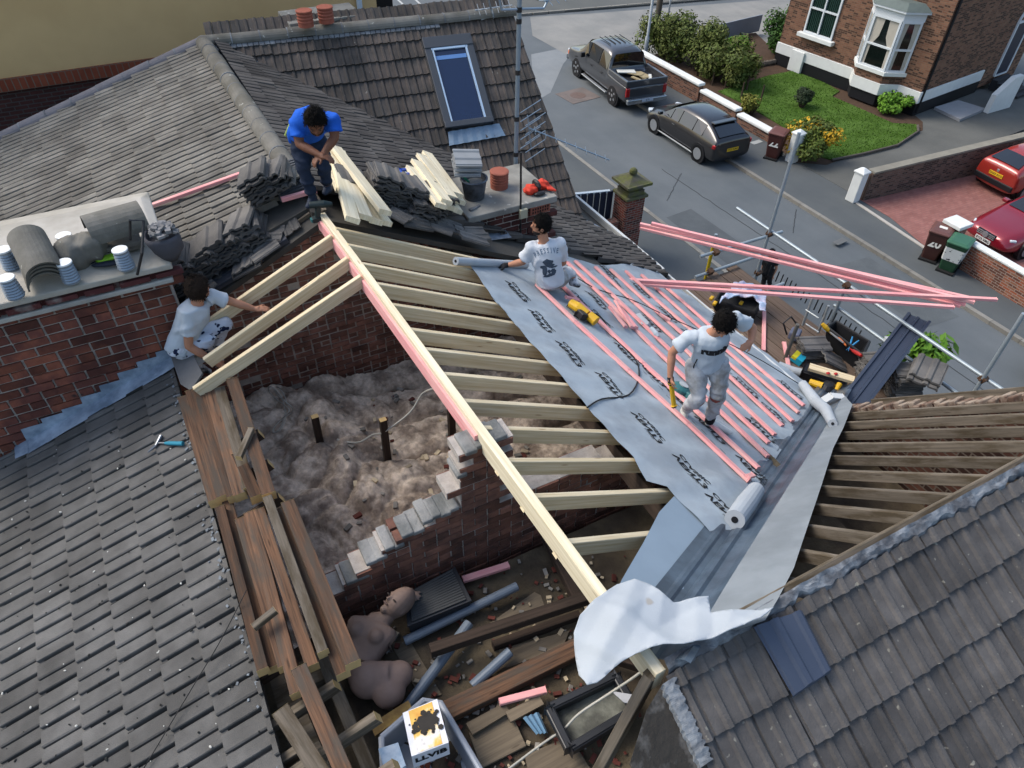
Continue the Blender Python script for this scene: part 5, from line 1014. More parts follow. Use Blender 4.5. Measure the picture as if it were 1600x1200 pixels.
# lamp post, telegraph pole, far hedge
def pole(name, label, px, r0, r1, h, m_, cat):
    b = G(*px, .05); o = MB(); o.tube([b, b + Vector((0, 0, 1.2)), b + Vector((0, 0, 1.25)), b + Vector((0, 0, h))], [r0, r0, r1, r1 * .85], 10); return tag(center_origin(o.build(name, m_, smooth=True)), label, cat)
pole('lamp_post', 'thin pale grey lamp post at the corner of the white coped wall', (1006, 100), .1, .065, 8, mat('post_grey', '#8d9499', .5, .05, spec=.5), 'lamp post')
pole('telegraph_pole', 'thick dark wooden telegraph pole behind the lamp post', (1022, 66), .16, .15, 9, mat('pole_wood', '#4a443c', .9, .2, 6), 'pole')
pole('sign_post', 'thin grey post standing at the far side of the hedge', (1043, 32), .05, .04, 4, mat('post_grey', '#8d9499'), 'post')
# brick pier, gate and front wall of the house on the near pavement
pb = G(972, 392, .1); pr_ = thing('brick_pier', 'tall red brick gate pier with a mossy stone cap and ball', 'pier', pb, 0); ht = AX(975, 296, pb.x).z - .1
mb = MB(); mb.box((0, 0, ht / 2), (.62, .62, ht)); mb.build('post', brickmat('pier_brick', '#7a3b30', '#6a4038', '#7d746d', dark='#4a2a26'), pr_, local=True)
mb = MB()
for a, z0, z1 in ((.37, 0, .08), (.28, .08, .22), (.24, .22, .26), (.33, .34, .38), (.42, .38, .46)): mb.loft([[(-a, -a, ht + z0), (a, -a, ht + z0), (a, a, ht + z0), (-a, a, ht + z0)], [(-a, -a, ht + z1), (a, -a, ht + z1), (a, a, ht + z1), (-a, a, ht + z1)]])
mb.loft([[(-.24, -.24, ht + .26), (.24, -.24, ht + .26), (.24, .24, ht + .26), (-.24, .24, ht + .26)], [(-.33, -.33, ht + .34), (.33, -.33, ht + .34), (.33, .33, ht + .34), (-.33, .33, ht + .34)]])
mb.loft([[(-.36, -.36, ht + .46), (.36, -.36, ht + .46), (.36, .36, ht + .46), (-.36, .36, ht + .46)], [(-.08, -.08, ht + .62), (.08, -.08, ht + .62), (.08, .08, ht + .62), (-.08, .08, ht + .62)]]); mb.ell((0, 0, ht + .7), (.12, .12, .12), None, 12)
mb.build('stone_cap', mat('mossy_stone', '#57544a', .95, .3, 5, .5, 30, c2='#5d6038', c2s=3), pr_, local=True, bevel=.01)
tg = thing('boarded_gate', 'dark navy boarded gate beside the brick gate pier', 'gate', (pb.x - 1.6, pb.y + .4, 0)); mb = MB()
for k in range(14): mb.box((pb.x - .45 - k * .19, pb.y + .35 + k * .05, ht * .62), (.17, .05, ht * .9))
mb.build('board_panel', mat('navy_board', '#23293a', .6, .1, 3, island=.1), tg)
mb = MB(); mb.box((pb.x - 1.8, pb.y + .75, ht * 1.02 + .08), (2.8, .1, .06), Matrix.Rotation(-.26, 3, 'Z')); mb.build('gate_rail', mat('pipe_white', '#b4bfc6'), tg)
mb = MB(); mb.box((pb.x - 1.6, pb.y - .05, ht * .32), (2.4, .25, ht * .75)); tag(center_origin(mb.build('low_wall', brickmat('pier_brick', '#7a3b30', '#6a4038', '#7d746d'))), 'low red brick wall joining the tall gate pier', 'wall')
# ------------------------------------------------------------------ loose things on and round the roof
def px_m(p, w): return w * (Vector(p) - CP).length / FPX
def plank(name, label, cat, group, p, q, w_, h_, m_, up=(0, 0, 1), mend=None, twist=0):
    mb = MB(); c = (Vector(p) + Vector(q)) / 2; mb.bar(Vector(p) - c, Vector(q) - c, w_, h_, up=up, mend=1 if mend else None, twist=twist)
    o = mb.build(name, [m_, mend] if mend else m_, bevel=.003); o.location = c; return tag(o, label, cat, group)
# old timbers stacked on the rafter ends along the tile edge
GT = 'old timbers stacked along the tile edge'
OT = [((288, 624), (337, 786), 13, 0, 'leftmost brown plank of the upper stack beside the tile edge'), ((299, 614), (349, 780), 12, 0, 'second brown plank from the tiles in the upper stack'), ((311, 612), (366, 779), 13, 0, 'mottled brown plank third from the tiles in the upper stack'), ((327, 606), (376, 777), 13, 0, 'rusty striped plank in the middle of the upper stack'), ((344, 610), (391, 766), 13, 0, 'grey weathered plank near the right of the upper stack'), ((364, 596), (421, 776), 15, 1, 'brown plank raised on the right edge of the upper stack'), ((372, 712), (402, 780), 14, 0, 'short brown plank end under the raised plank of the upper stack'), ((393, 671), (373, 716), 7, 2, 'short stick lying slantwise across the upper stack'),
 ((345, 796), (412, 1050), 12, 0, 'orange brown plank hard against the tiles in the lower stack'), ((356, 786), (428, 1046), 13, -1, 'dark gappy plank second from the tiles in the lower stack'), ((377, 814), (446, 1044), 14, 0, 'pale brown plank third from the tiles in the lower stack'), ((392, 804), (466, 1086), 15, 0, 'longest brown plank of the lower stack with a pale sawn end'), ((406, 800), (489, 1044), 14, 0, 'brown plank with white paint flecks in the middle of the lower stack'), ((419, 780), (506, 1022), 12, 1, 'pale greenish grey plank lying on the lower stack'), ((435, 800), (537, 1056), 15, 0, 'dark stained plank beside the orange one in the lower stack'), ((450, 788), (552, 1040), 17, 1, 'thick orange brown plank along the right edge of the lower stack'), ((396, 981), (431, 953), 8, 2, 'short dark stick slanting across the lower stack'),
 ((468, 1046), (545, 1225), 19, 1, 'thick brown joist running down to the bottom edge of the photo'), ((440, 1112), (512, 1225), 20, 0, 'split grey joist end beside the lowest tiles')]
for a, b, wpx, lv, lab in OT:
    off = .1 + .075 * lv; p, q = PLS(*a, off), PLS(*b, off); 
    fl = lambda P_: Vector((P_.x, P_.y, ZE0 + off + TL * .5 * (P_.x - XE)))
    p, q = fl(p), fl(q); p, q = PL(*a, (XE, 0, p.z), (0, 0, 1)), PL(*b, (XE, 0, q.z), (0, 0, 1))
    plank('old_timber', lab, 'timber', GT, p, q, px_m((p + q) / 2, wpx) * 1.18, .05 if lv == 2 else .085, W_OLD if wpx > 8 and 'grey' not in lab and 'greenish' not in lab else W_GREY, mend=END_PALE, twist=rnd.uniform(-.08, .08))
mb = MB(); q = [G(u, v, 6.95) for u, v in ((418, 1052), (448, 1040), (530, 1230), (470, 1230))]; mb.prism(q, (0, 0, -.05)); mb.build('wall_plate', W_GREY, house, fix=True)
for a, b, z, wpx in (((500, 1020), (588, 1228), 6.85, 17), ((468, 1075), (545, 1040), 6.8, 16)):
    p, q = G(*a, z), G(*b, z); mb = MB(); mb.bar(p, q, px_m(p, wpx), .1); mb.build('old_rafter', W_GREY, house, bevel=.004)
# cables
CABW = mat('cable_white', '#a8a69c', .5, .05); CABB = mat('cable_black', '#141416', .5, .05)
def cable(name, label, pts, r_, m_, cat='cable', sub=4, wob=0, group=None):
    P_ = []
    for i in range(len(pts) - 1):
        p0, p1, p2, p3 = pts[max(i - 1, 0)], pts[i], pts[i + 1], pts[min(i + 2, len(pts) - 1)]
        for k in range(sub):
            t = k / sub; P_.append(.5 * ((2 * p1) + (p2 - p0) * t + (2 * p0 - 5 * p1 + 4 * p2 - p3) * t * t + (3 * p1 - p0 - 3 * p2 + p3) * t ** 3))
    P_.append(pts[-1]); mb = MB(); mb.tube(P_, r_, 6); return tag(center_origin(mb.build(name, m_, smooth=True)), label, cat, group)
cable('electric_cable', 'white cable looping from the insulation over to the pink edged ridge beam', [G(u, v, z) for u, v, z in ((506, 668, 6.0), (514, 682, 6.05), (556, 692, 6.1), (583, 679, 6.2), (600, 675, 6.3), (640, 645, 6.5), (660, 615, 6.7), (682, 606, 6.95))], .011, CABW)
cpts = []
for k in range(34): a = k * .75; cpts.append(G(434 + 13 * math.cos(a) + 6 * math.sin(k * .31) + k * .2, 640 + 32 * math.sin(a * .5) + 9 * math.sin(a), 6.1 + .1 * math.sin(k)))
cable('cable_coil', 'tangled coil of white cable lying on the insulation', cpts, .006, CABW, 'cable', 3)
cable('electric_cable', 'white twin cable trailing over the near loft floor under the cloth', [G(u, v, ZN + z) for u, v, z in ((790, 1205, .05), (850, 1160, .06), (880, 1140, .2), (905, 1115, .35), (950, 1085, .55), (985, 1062, .8), (1003, 1049, .95))], .009, CABW)
cable('electric_cable', 'thin black cable snaking over the grey membrane from the nail gun', [Vector((p.x, p.y, memz(p.x, p.y) + .012)) for p in (PR(u, v) for u, v in ((900, 470), (915, 487), (940, 500), (958, 530), (990, 562), (998, 590), (982, 620), (940, 628), (917, 640)))], .008, CABB)
cable('electric_cable', 'black lead trailing over the membrane towards the gutter', [Vector((p.x, p.y, memz(p.x, p.y) + .05)) for p in (PR(u, v) for u, v in ((902, 442), (935, 458), (985, 475), (1020, 490), (1060, 510), (1130, 540), (1190, 570), (1245, 605)))], .006, CABB)
tw = [PLS(385, 922, .2), PLS(345, 1000, .12), PLS(300, 1075, .08), PLS(222, 1205, .06)]; cable('wire', 'thin dark wire stretched over the foreground tiles', tw, .004, CABB, 'wire')
# ---- near loft bay
def near(u, v, h=0): return G(u, v, ZN + h)
GREYP = mat('pipe_grey', '#5b6672', .4, .08, 4, spec=.5)
for a, b, r_, lab in (((632, 1002), (808, 916), 7, 'long dark grey pipe below the ribbed tray'), ((633, 1108), (733, 974), 8, 'grey pipe leaning under the dark beam beside the mannequin hips'), ((738, 1072), (797, 1018), 7.5, 'short pale grey pipe on the boards')):
    p, q = near(*a, .09), near(*b, .16); mb = MB(); r2 = px_m(p, r_); d_ = (q - p) * .02; mb.tube([p, p + d_, q], r2, 14); mb.tube([q, q + (q - p).normalized() * .004], r2 * .8, 14, m=1); o = mb.build('drain_pipe', [GREYP, BLKP], smooth=False); tag(center_origin(o), lab, 'pipe', 'grey pipes on the loft floor')
for a, b, wpx, h, m_, lab in (((672, 1017), (925, 932), 17, .28, W_DARK, 'dark beam slanting across the near loft floor above a pipe'), ((688, 1118), (905, 1012), 30, .10, W_OLD, 'thick reddish brown joist below the short pale pipe'), ((853, 838), (902, 938), 15, .1, W_DARK, 'dark bluish batten by the foot of the stepped wall'), ((770, 1010), (905, 962), 12, .05, W_DARK, 'dark slat half hidden under the slanting beam'), ((1000, 1040), (905, 1012), 14, .2, W_DARK, 'dark timber end under the white cloth')):
    p, q = near(*a, h), near(*b, h); plank('loft_timber', lab, 'timber', 'dark timbers on the loft floor', p, q, px_m(p, wpx) * .9, .09, m_)
BOARD = wood('grey_board', '#554c40', '#6d6252', '#3a3128', rough=.9, objvar=.2, bump=.4)
for c4, h, lab in ((((733, 1145), (795, 1105), (822, 1165), (752, 1200)), .06, 'wide grey board lying under two narrow boards'), (((728, 1130), (788, 1098), (797, 1112), (738, 1148)), .11, 'narrow grey board with nail holes left of the pink offcut'), (((790, 1112), (842, 1086), (850, 1100), (798, 1128)), .12, 'narrow grey board below the pink offcut'), (((780, 1015), (890, 985), (880, 1010), (775, 1050)), .04, 'broad pale board beside the reddish joist'), (((720, 1005), (850, 945), (845, 930), (835, 925)), .03, 'triangular scrap of board on the loft dust'), (((820, 1180), (890, 1150), (925, 1205), (830, 1225)), .05, 'dusty board in the bottom corner of the loft'), (((610, 1005), (640, 1000), (690, 1085), (660, 1095)), .03, 'grey board under the mannequin pieces')):
    mb = MB(); mb.prism([near(u, v, h) for u, v in c4], (0, 0, -.025)); tag(center_origin(mb.build('loft_board', BOARD, fix=True)), lab, 'board', 'boards on the loft floor')
for a, b, wpx, h, lab in (((723, 906), (795, 883), 13, .12, 'dull pink offcut at the foot of the stepped wall'), ((780, 1097), (853, 1078), 12, .14, 'bright pink offcut on the grey boards')):
    p, q = near(*a, h), near(*b, h); plank('pink_offcut', lab, 'offcut', 'pink offcuts on the loft floor', p, q, px_m(p, wpx) * .8, .035, W_PINK)
tr = thing('loft_tray', 'black ribbed plastic tray by the mannequin head', 'tray', near(685, 945)); TRM = mat('black_plastic', '#202226', .45, .15, 6, spec=.5)
tq = [near(u, v, .24) for u, v in ((634, 928), (710, 887), (735, 938), (638, 977))]; mb = MB(); cq = sum(tq, Vector()) / 4
mb.loft([[cq + (p - cq) * .92 - Vector((0, 0, .24)) for p in tq], [p - Vector((0, 0, .03)) for p in tq], [cq + (p - cq) * 1.04 - Vector((0, 0, .025)) for p in tq], [cq + (p - cq) * 1.04 for p in tq]]); mb.build('tray_body', TRM, tr, fix=True, bevel=.012)
mb = MB()
for k in range(13): t = (k + 1) / 14; a, b = tq[0].lerp(tq[3], t), tq[1].lerp(tq[2], t); mb.bar(a.lerp(b, .06) + Vector((0, 0, .006)), a.lerp(b, .94) + Vector((0, 0, .006)), .018, .022)
mb.build('tray_rib', mat('black_plastic_worn', '#383a3b', .6, .2, 8), tr)
# mannequins
MANQ = mat('mannequin_plaster', '#7d695f', .7, .15, 6, .15, 40, c2='#66564e', c2s=3)
mq = thing('mannequin', 'dusty bald mannequin bust lying beside the tray', 'mannequin', near(600, 985)); mb = MB()
nh = near(622, 944, .36); nk = near(600, 968, .3); sh1, sh2 = near(563, 958, .3), near(612, 1000, .26); wst = near(570, 1040, .22)
k_ = (px_m(nh, 30))
ax_ = (nh - nk).normalized(); sdv = (sh2 - sh1).normalized(); RH = Matrix((sdv, ax_.cross(sdv), ax_)).transposed()
mb.ell(nh + ax_ * k_ * .1, (k_ * .62, k_ * .78, k_ * .9), RH, 18); mb.tube([nk - ax_ * .02, nh - ax_ * k_ * .3], [k_ * .42, k_ * .36], 12); mb.ell(nh - ax_ * k_ * .45 + RH @ Vector((0, k_ * .45, 0)), (k_ * .36, k_ * .4, k_ * .36), RH, 12)
up_ = (CP - nh).normalized(); fdir = (up_ * .8 + (near(560, 900, .4) - nh).normalized() * .6); fdir = (fdir - ax_ * fdir.dot(ax_)).normalized(); sx = fdir.cross(ax_)
shm = near(585, 975, .27); wst = near(560, 1033, .2); ta = (wst - shm).normalized(); tn_ = Vector((0, 0, 1)); tn_ = (tn_ - ta * tn_.dot(ta)).normalized(); ts = ta.cross(tn_); rings = []
for t, hw, th in ((-.12, .5, .4), (0, 1.2, .62), (.16, 1.28, .72), (.4, 1.15, .78), (.7, 1.0, .66), (1.0, .92, .6)):
    c = shm.lerp(wst, t); rings.append([c + ts * math.copysign(abs(math.cos(a)) ** .75, math.cos(a)) * k_ * hw + tn_ * math.copysign(abs(math.sin(a)) ** .8, math.sin(a)) * k_ * th for a in [2 * math.pi * q_ / 20 for q_ in range(20)]])
mb.loft(rings); mb.tube([nk, shm], [k_ * .42, k_ * .6], 12)
for s_ in (-1, 1): mb.ell(shm.lerp(wst, .34) + tn_ * k_ * .55 + ts * s_ * k_ * .5, (k_ * .42, k_ * .42, k_ * .38), None, 12)
mb.bar(nh + fdir * k_ * .66 + ax_ * k_ * .16, nh + fdir * k_ * .84 - ax_ * k_ * .12, k_ * .14, k_ * .2, up=fdir); mb.ell(nh + fdir * k_ * .5 - ax_ * k_ * .58, (k_ * .22,) * 3, None, 8); mb.ell(nh + fdir * k_ * .56 + ax_ * k_ * .22, (k_ * .42, k_ * .14, k_ * .1), Matrix((sx, fdir, ax_)).transposed(), 8)
for s_ in (-1, 1): mb.ell(nh + sx * s_ * k_ * .6 - ax_ * k_ * .05, (k_ * .07, k_ * .14, k_ * .2), Matrix((sx, fdir, ax_)).transposed(), 8)
sh2 = shm.lerp(wst, .12) + (near(612, 1004, .25) - shm).normalized() * k_ * .78
mb.build('body', MANQ, mq, remesh=.009, sm=2)
mb = MB(); mb.lathe([(k_ * .28, 0), (k_ * .3, .012), (.001, .014)], sh2 + (sh2 - sh1).normalized() * k_ * .46, 16, Matrix(((0, 0, 1), (0, 1, 0), (-1, 0, 0)))); mb.build('arm_socket', mat('socket_dark', '#2a2422', .8, .1), mq)
eye = MB()
for s_ in (-1, 1): eye.ell(nh + fdir * k_ * .68 + sx * s_ * k_ * .29 + ax_ * k_ * .08, (k_ * .14, k_ * .08, k_ * .05), Matrix((sx, fdir, ax_)).transposed(), 8)
eye.build('eye_socket', mat('socket_dark', '#2a2422'), mq)
lp = MB(); lp.ell(nh + fdir * k_ * .74 - ax_ * k_ * .3, (k_ * .2, k_ * .06, k_ * .05), Matrix((sx, fdir, ax_)).transposed(), 8); lp.build('lips', mat('mannequin_lip', '#5a4844', .7, .1), mq)
mh = thing('mannequin_hips', 'headless mannequin hip piece lying below the bust', 'mannequin', near(600, 1068)); mb = MB(); k2 = px_m(near(600, 1068, .2), 30)
a, b, c = near(575, 1062, .2), near(612, 1058, .22), near(608, 1082, .2); mb.tube([near(556, 1052, .16), a, b], [k2 * .6, k2 * .85, k2 * .75], 16); mb.ell(near(622, 1055, .2), (k2 * .75, k2 * .7, k2 * .65), None, 16); mb.ell(c, (k2 * .8, k2 * .75, k2 * .7), None, 16); mb.ell(a, (k2 * .9,) * 3, None, 16); mb.build('body', MANQ, mh, remesh=.015, sm=4)
hd = thing('mannequin_hand', 'loose mannequin hand with spread fingers resting on the ribbed tray', 'mannequin', near(645, 928, .24)); mb = MB(); wr = near(628, 931, .28); pm = near(640, 928, .285); mb.tube([wr, pm], [.03, .042], 10, sq=.6); mb.ell(pm, (.05, .05, .03), None, 10)
for u, v in ((657, 925), (658, 932), (655, 937), (650, 939), (644, 919)): mb.tube([pm, near((u + 640) / 2 + 2, (v + 928) / 2, .29), near(u, v, .275)], [.017, .014, .009], 8)
mb.build('body', MANQ, hd, remesh=.007, sm=2)
# boxes and crate at the bottom edge
bt_ = [G(u, v, ZN + .5) for u, v in ((629, 1114), (683, 1092), (701, 1160), (643, 1182))]; cb = thing('cardboard_box', 'white lamp carton with a soot mark on its orange printed top', 'box', sum(bt_, Vector()) / 4 - Vector((0, 0, .2)))
WB = mat('carton_white', '#d6d6da', .6, .04, 5); mb = MB(); mb.prism(bt_, (0, 0, -.2)); mb.build('carton', WB, cb, fix=True)
def bl(s, t, h): return bt_[0].lerp(bt_[1], s).lerp(bt_[3].lerp(bt_[2], s), t) + Vector((0, 0, h))
n = NT('carton_print'); g = n.n('SeparateXYZ'); mb = MB(); f = n.noise(5, 4, .6); col = n.ramp(f, [(.3, lin('#c9862f')), (.5, lin('#d9b25a')), (.62, lin('#e3e0dc')), (.75, lin('#8d8a84'))]); CPRT = n.done(col, .5, .3)
mb.face([bl(.16, .02, .003), bl(.84, .02, .003), bl(.84, .98, .003), bl(.16, .98, .003)]); mb.build('printed_panel', CPRT, cb)
mb = MB(); rr = random.Random(3)
for k in range(160): a, r_ = rr.uniform(0, 6.28), abs(rr.gauss(0, .17)); p = bl(.58 + math.cos(a) * r_ * 1.1, .42 + math.sin(a) * r_ * .7, .005 + k * .00002); s_ = rr.uniform(.006, .022); mb.face([p + Vector((s_ * math.cos(j * 1.05), s_ * math.sin(j * 1.05), 0)) for j in range(6)])
kind(mb.build('soot_mark', mat('soot', '#35322f', .95, .2, 20), cb), 'stuff')
fx = (bt_[2] - bt_[3]).normalized(); nn_ = Vector((fx.y, -fx.x, 0)); mb = MB(); text_mb(mb, 'LLVIB', Matrix.Translation((bt_[2] + bt_[3]) / 2 + nn_ * .004 - Vector((0, 0, .09))) @ Matrix((fx, Vector((0, 0, 1)), nn_)).transposed().to_4x4(), .09, bold=.004); mb.build('box_lettering', INK, cb)
CRATE = mat('crate_grey', '#8b919a', .45, .08, 4, spec=.5); cr_ = thing('plastic_crate', 'grey plastic crate under the lamp carton', 'crate', near(668, 1170)); rim = [G(u, v, ZN + .3) for u, v in ((596, 1152), (662, 1094), (688, 1098), (752, 1205), (740, 1260), (600, 1260))]; mb = MB(); pts = rim + [rim[0]]
mb.tube(pts, .022, 8); mb.build('crate_rim', CRATE, cr_); mb = MB(); cc_ = sum(rim, Vector()) / 6
for i in range(6): a, b = rim[i], rim[(i + 1) % 6]; mb.prism([a, b, cc_.lerp(b, .88) - Vector((0, 0, .28)), cc_.lerp(a, .88) - Vector((0, 0, .28))], Vector((0, 0, .004)))
mb.prism([cc_.lerp(a, .88) - Vector((0, 0, .29)) for a in rim], (0, 0, .01)); mb.build('crate_body', CRATE, cr_, fix=True)
wb = [G(u, v, ZN + .42) for u, v in ((591, 1170), (622, 1160), (634, 1196), (605, 1215))]; mb = MB(); mb.prism(wb, (0, 0, -.22)); o = mb.build('small_box', mat('pale_carton', '#b7c3cc', .5, .1, 6, c2='#8aa1b5', c2s=9), fix=True); tag(center_origin(o), 'small pale blue carton beside the lamp carton', 'box')
mb = MB(); mb.prism([G(u, v, ZN + .28) for u, v in ((578, 1132), (638, 1094), (645, 1108), (586, 1150))], (0, 0, -.03)); tag(center_origin(mb.build('stained_board', mat('stained_yellow', '#6e5732', .85, .3, 6, .3, 30, c2='#8a7340', c2s=5), fix=True)), 'rust stained yellow board behind the plastic crate', 'board')
fr = thing('window_frame', 'black framed old roof window full of rubble', 'window frame', near(925, 1110)); fq = [near(u, v, .22) for u, v in ((858, 1108), (962, 1058), (992, 1110), (890, 1172))]; mb = MB()
for i in range(4): mb.bar(fq[i], fq[(i + 1) % 4], .06, .1)
mb.build('frame', TRM, fr, bevel=.012); mb = MB(); mb.prism([p - Vector((0, 0, .06)) for p in fq], (0, 0, -.02)); mb.build('dusty_pane', mat('dusty_pane', '#4d4e48', .6, .3, 7, .5, 30, c2='#6d6f66', c2s=5), fr, fix=True)
cor_ = [near(u, v, .12) for u, v in ((817, 1122), (842, 1113), (856, 1146), (838, 1148))]; mb = MB()
for k in range(6): a0, a1 = k / 6, (k + 1) / 6; h0, h1 = Vector((0, 0, .02 * (k % 2))), Vector((0, 0, .02 * ((k + 1) % 2))); mb.face([cor_[0].lerp(cor_[1], a0) + h0, cor_[0].lerp(cor_[1], a1) + h1, cor_[3].lerp(cor_[2], a1) + h1, cor_[3].lerp(cor_[2], a0) + h0])
tag(center_origin(mb.build('corrugated_scrap', mat('blue_plastic', '#5f7f97', .35, .06, 4, spec=.5))), 'small corrugated blue plastic scrap on the boards', 'scrap')
mb = MB(); pq = [near(u, v, .45) for u, v in ((955, 1080), (985, 1085), (1010, 1088), (1003, 1102), (975, 1098))]; mb.prism(pq, (0, 0, .004)); tag(center_origin(mb.build('torn_paper', mat('paper_grey', '#a9abb0', .8, .06), fix=True)), 'torn grey paper scrap on the white cable', 'scrap')
# chips and rubble on both loft floors
mb = MB(); rr = random.Random(17); cm = [mat('chip_pale', '#a99a80', .85, .2, 9, island=.3), mat('chip_brick', '#5b3028', .9, .3, 9, island=.3), mat('chip_grey', '#77736c', .9, .3, 9, island=.3)]
for k in range(420):
    u, v = rr.uniform(600, 1000), rr.uniform(840, 1200); p = near(u, v, .03)
    if not (.3 < p.x < 3.6 and -.6 < p.y < YW - .15): continue
    s_ = rr.uniform(.008, .035); mb.box(p + Vector((0, 0, .01)), (s_ * rr.uniform(1, 2.2), s_, s_ * .6), Matrix.Rotation(rr.uniform(0, 3), 3, 'Z') @ Matrix.Rotation(rr.uniform(-.4, .4), 3, 'X'), rr.choice((0, 1, 1, 2, 2)))
for k in range(160):
    x, y = rr.uniform(.6, 4.2), rr.uniform(YW + .3, YG - .3); s_ = rr.uniform(.012, .05); mb.box((x, y, insz(x, y) + .01), (s_ * 1.8, s_, s_ * .7), Matrix.Rotation(rr.uniform(0, 3), 3, 'Z'), rr.choice((0, 1, 2, 2)))
kind(mb.build('rubble_chips', cm), 'stuff')
mb = MB()
for k in range(170):
    u, v = rr.uniform(0, 420), rr.uniform(600, 1200); p = PLS(u, v, .03)
    if p.x > XE - .02: continue
    s_ = rr.uniform(.003, .010); mb.ell(p, (s_ * rr.uniform(1, 2), s_, s_ * .7), Matrix.Rotation(rr.uniform(0, 3), 3, 'Z'), 6, rr.choice((0, 0, 1)))
kind(mb.build('roof_grit', [mat('grit_black', '#1f2120', .95, .2), mat('grit_pale', '#b3b3ac', .9, .2)]), 'stuff')
# ---- white underlay cloth thrown over the near end of the ridge
cl = [G(u, v, ZR + .06) for u, v in ((938, 940), (962, 922), (988, 916), (1012, 922), (1032, 938), (1050, 949), (1076, 945), (1104, 940), (1106, 968), (1150, 968), (1197, 970), (1178, 986), (1110, 1010), (1062, 1022), (1030, 1022), (990, 1030), (958, 1045), (934, 1062), (918, 1066), (906, 1046), (898, 1000), (897, 985), (906, 964))]
cxm = sum(p.x for p in cl) / len(cl)
def clz(x, y):
    d_ = max(0, 1.62 - x); z = ZR + .09 - .5 * d_ ** 1.5
    z = max(z, roofz(max(x, XR), y) + .045) if x > 1.75 else z
    wv = .35 * nz(x, y, 1.6, 6); z += .05 * tri(1.7 * x + .9 * y + wv + .1) + .045 * tri(1.1 * x - 2.1 * y + wv * 1.5 + .37) + .022 * tri(3.9 * x + 2.2 * y + wv * 2 + .6) + .018 * tri(2.4 * x - 4.6 * y - wv * 2 + .2) + .008 * tri(8 * x + 5 * y + wv * 4) + .05 * nz(x, y, 1.7, 1)
    return z
mb = MB(); poly_sheet(mb, cl, clz, .018); o = mb.build('underlay_cloth', MEMW, smooth=True); md = o.modifiers.new('th', 'SOLIDIFY'); md.thickness = .006; tag(o, 'white sheet of underlay crumpled over the near end of the ridge beam', 'sheet')
# ---- white rolls
def roll(label, pts, r_, cat='roll', flat=None):
    mb = MB(); mb.tube(pts, r_, 18, sq=flat); d_ = (pts[-1] - pts[-2]).normalized(); o = mb.build('membrane_roll', MEMW, smooth=False); mb2 = MB(); mb2.tube([pts[-1], pts[-1] + d_ * .004], (r_ if not isinstance(r_, list) else r_[-1]) * .34, 14); tag(center_origin(o), label, cat, 'rolls of white backed membrane'); e = mb2.build('roll_core', BLKP, o); return o
a, b = PR(712, 408, .06), PR(822, 414, .06); roll('thin white membrane roll held across the rafters by the seated worker', [b, a], px_m(a, 6.5))
a, b = PR(1148, 812, .1), PR(1181, 766, .08); roll('short fat white roll at the lower end of the lowest batten', [b, b.lerp(a, .5), a], [px_m(a, 14), px_m(a, 16), px_m(a, 15)])
pts = [PR(1254, 600, .1), PR(1275, 628, .09), PC(1290, 640, .12), PC(1301, 662, .1)]; roll('bent flattened white roll lying over the top of the valley', pts, [.06, .075, .07, .05])
# ---- offcuts and tools on the membrane
def onmem(u, v, h=0): p = PR(u, v, h + .02); return p
for a, b, lab in (((953, 480), (978, 511), 'pink offcut nearest the nail gun in the little heap on the battens'), ((962, 470), (988, 512), 'middle pink offcut of the little heap on the battens'), ((967, 478), (994, 512), 'right hand pink offcut of the little heap with a dark sawn end'), ((884, 464), (905, 470), 'tiny pink offcut by the seated worker'), ((1030, 490), (1047, 500), 'short pink offcut under the black lead'), ((1168, 745), (1176, 742), 'small red offcut by the end of the lowest batten')):
    plank('pink_offcut', lab, 'offcut', 'pink offcuts on the membrane', onmem(*a, .06), onmem(*b, .06), .05, .028, W_PINK, up=nR)
def px_frame(u, v, h=0): p = onmem(u, v, h); Rm = Matrix((Vector((0, -1, 0)), Vector((-cr, 0, math.sin(R(27.5)))), NRr)).transposed(); return p, Rm
YELT = mat('tool_yellow', '#c49a1c', .45, .05, spec=.4); TBLK = mat('tool_black', '#1b1b1d', .5, .1, spec=.4)
p, Rm = px_frame(909, 487, .07); ng = thing('nail_gun', 'yellow and black nail gun lying on the second batten', 'nail gun', p); mb = MB()
mb.tube([p + Rm @ Vector((-.16, .05, .0)), p + Rm @ Vector((-.04, .03, .02)), p + Rm @ Vector((.08, -.02, .02))], [.055, .06, .045], 12); mb.tube([p + Rm @ Vector((.1, -.03, .02)), p + Rm @ Vector((.2, -.07, .01))], [.055, .06], 12); mb.build('tool_body', YELT, ng); mb = MB(); mb.bar(p + Rm @ Vector((.0, .02, .0)), p + Rm @ Vector((.06, .1, -.02)), .05, .05, up=NRr); mb.bar(p + Rm @ Vector((-.18, .06, -.02)), p + Rm @ Vector((.12, -.1, -.04)), .04, .05, up=NRr); mb.box(p + Rm @ Vector((.08, .06, .0)), (.12, .09, .08), Rm); mb.build('grip', TBLK, ng, bevel=.012)
p, Rm = px_frame(1064, 608, .06); tp = thing('power_tool', 'teal power tool lying behind the standing worker', 'power tool', p); mb = MB(); mb.lathe([(.03, -.04), (.1, -.03), (.11, .02), (.07, .05), (.001, .055)], p, 16, Rm); mb.bar(p + Rm @ Vector((.05, 0, 0)), p + Rm @ Vector((.24, -.02, 0)), .07, .07, up=NRr); mb.build('tool_body', mat('tool_teal', '#2f6163', .45, .1), tp, bevel=.01); mb = MB(); mb.lathe([(.05, .05), (.055, .062), (.001, .064)], p, 14, Rm); mb.build('guard', mat('tool_pale', '#a9aeb0', .4, .05), tp)
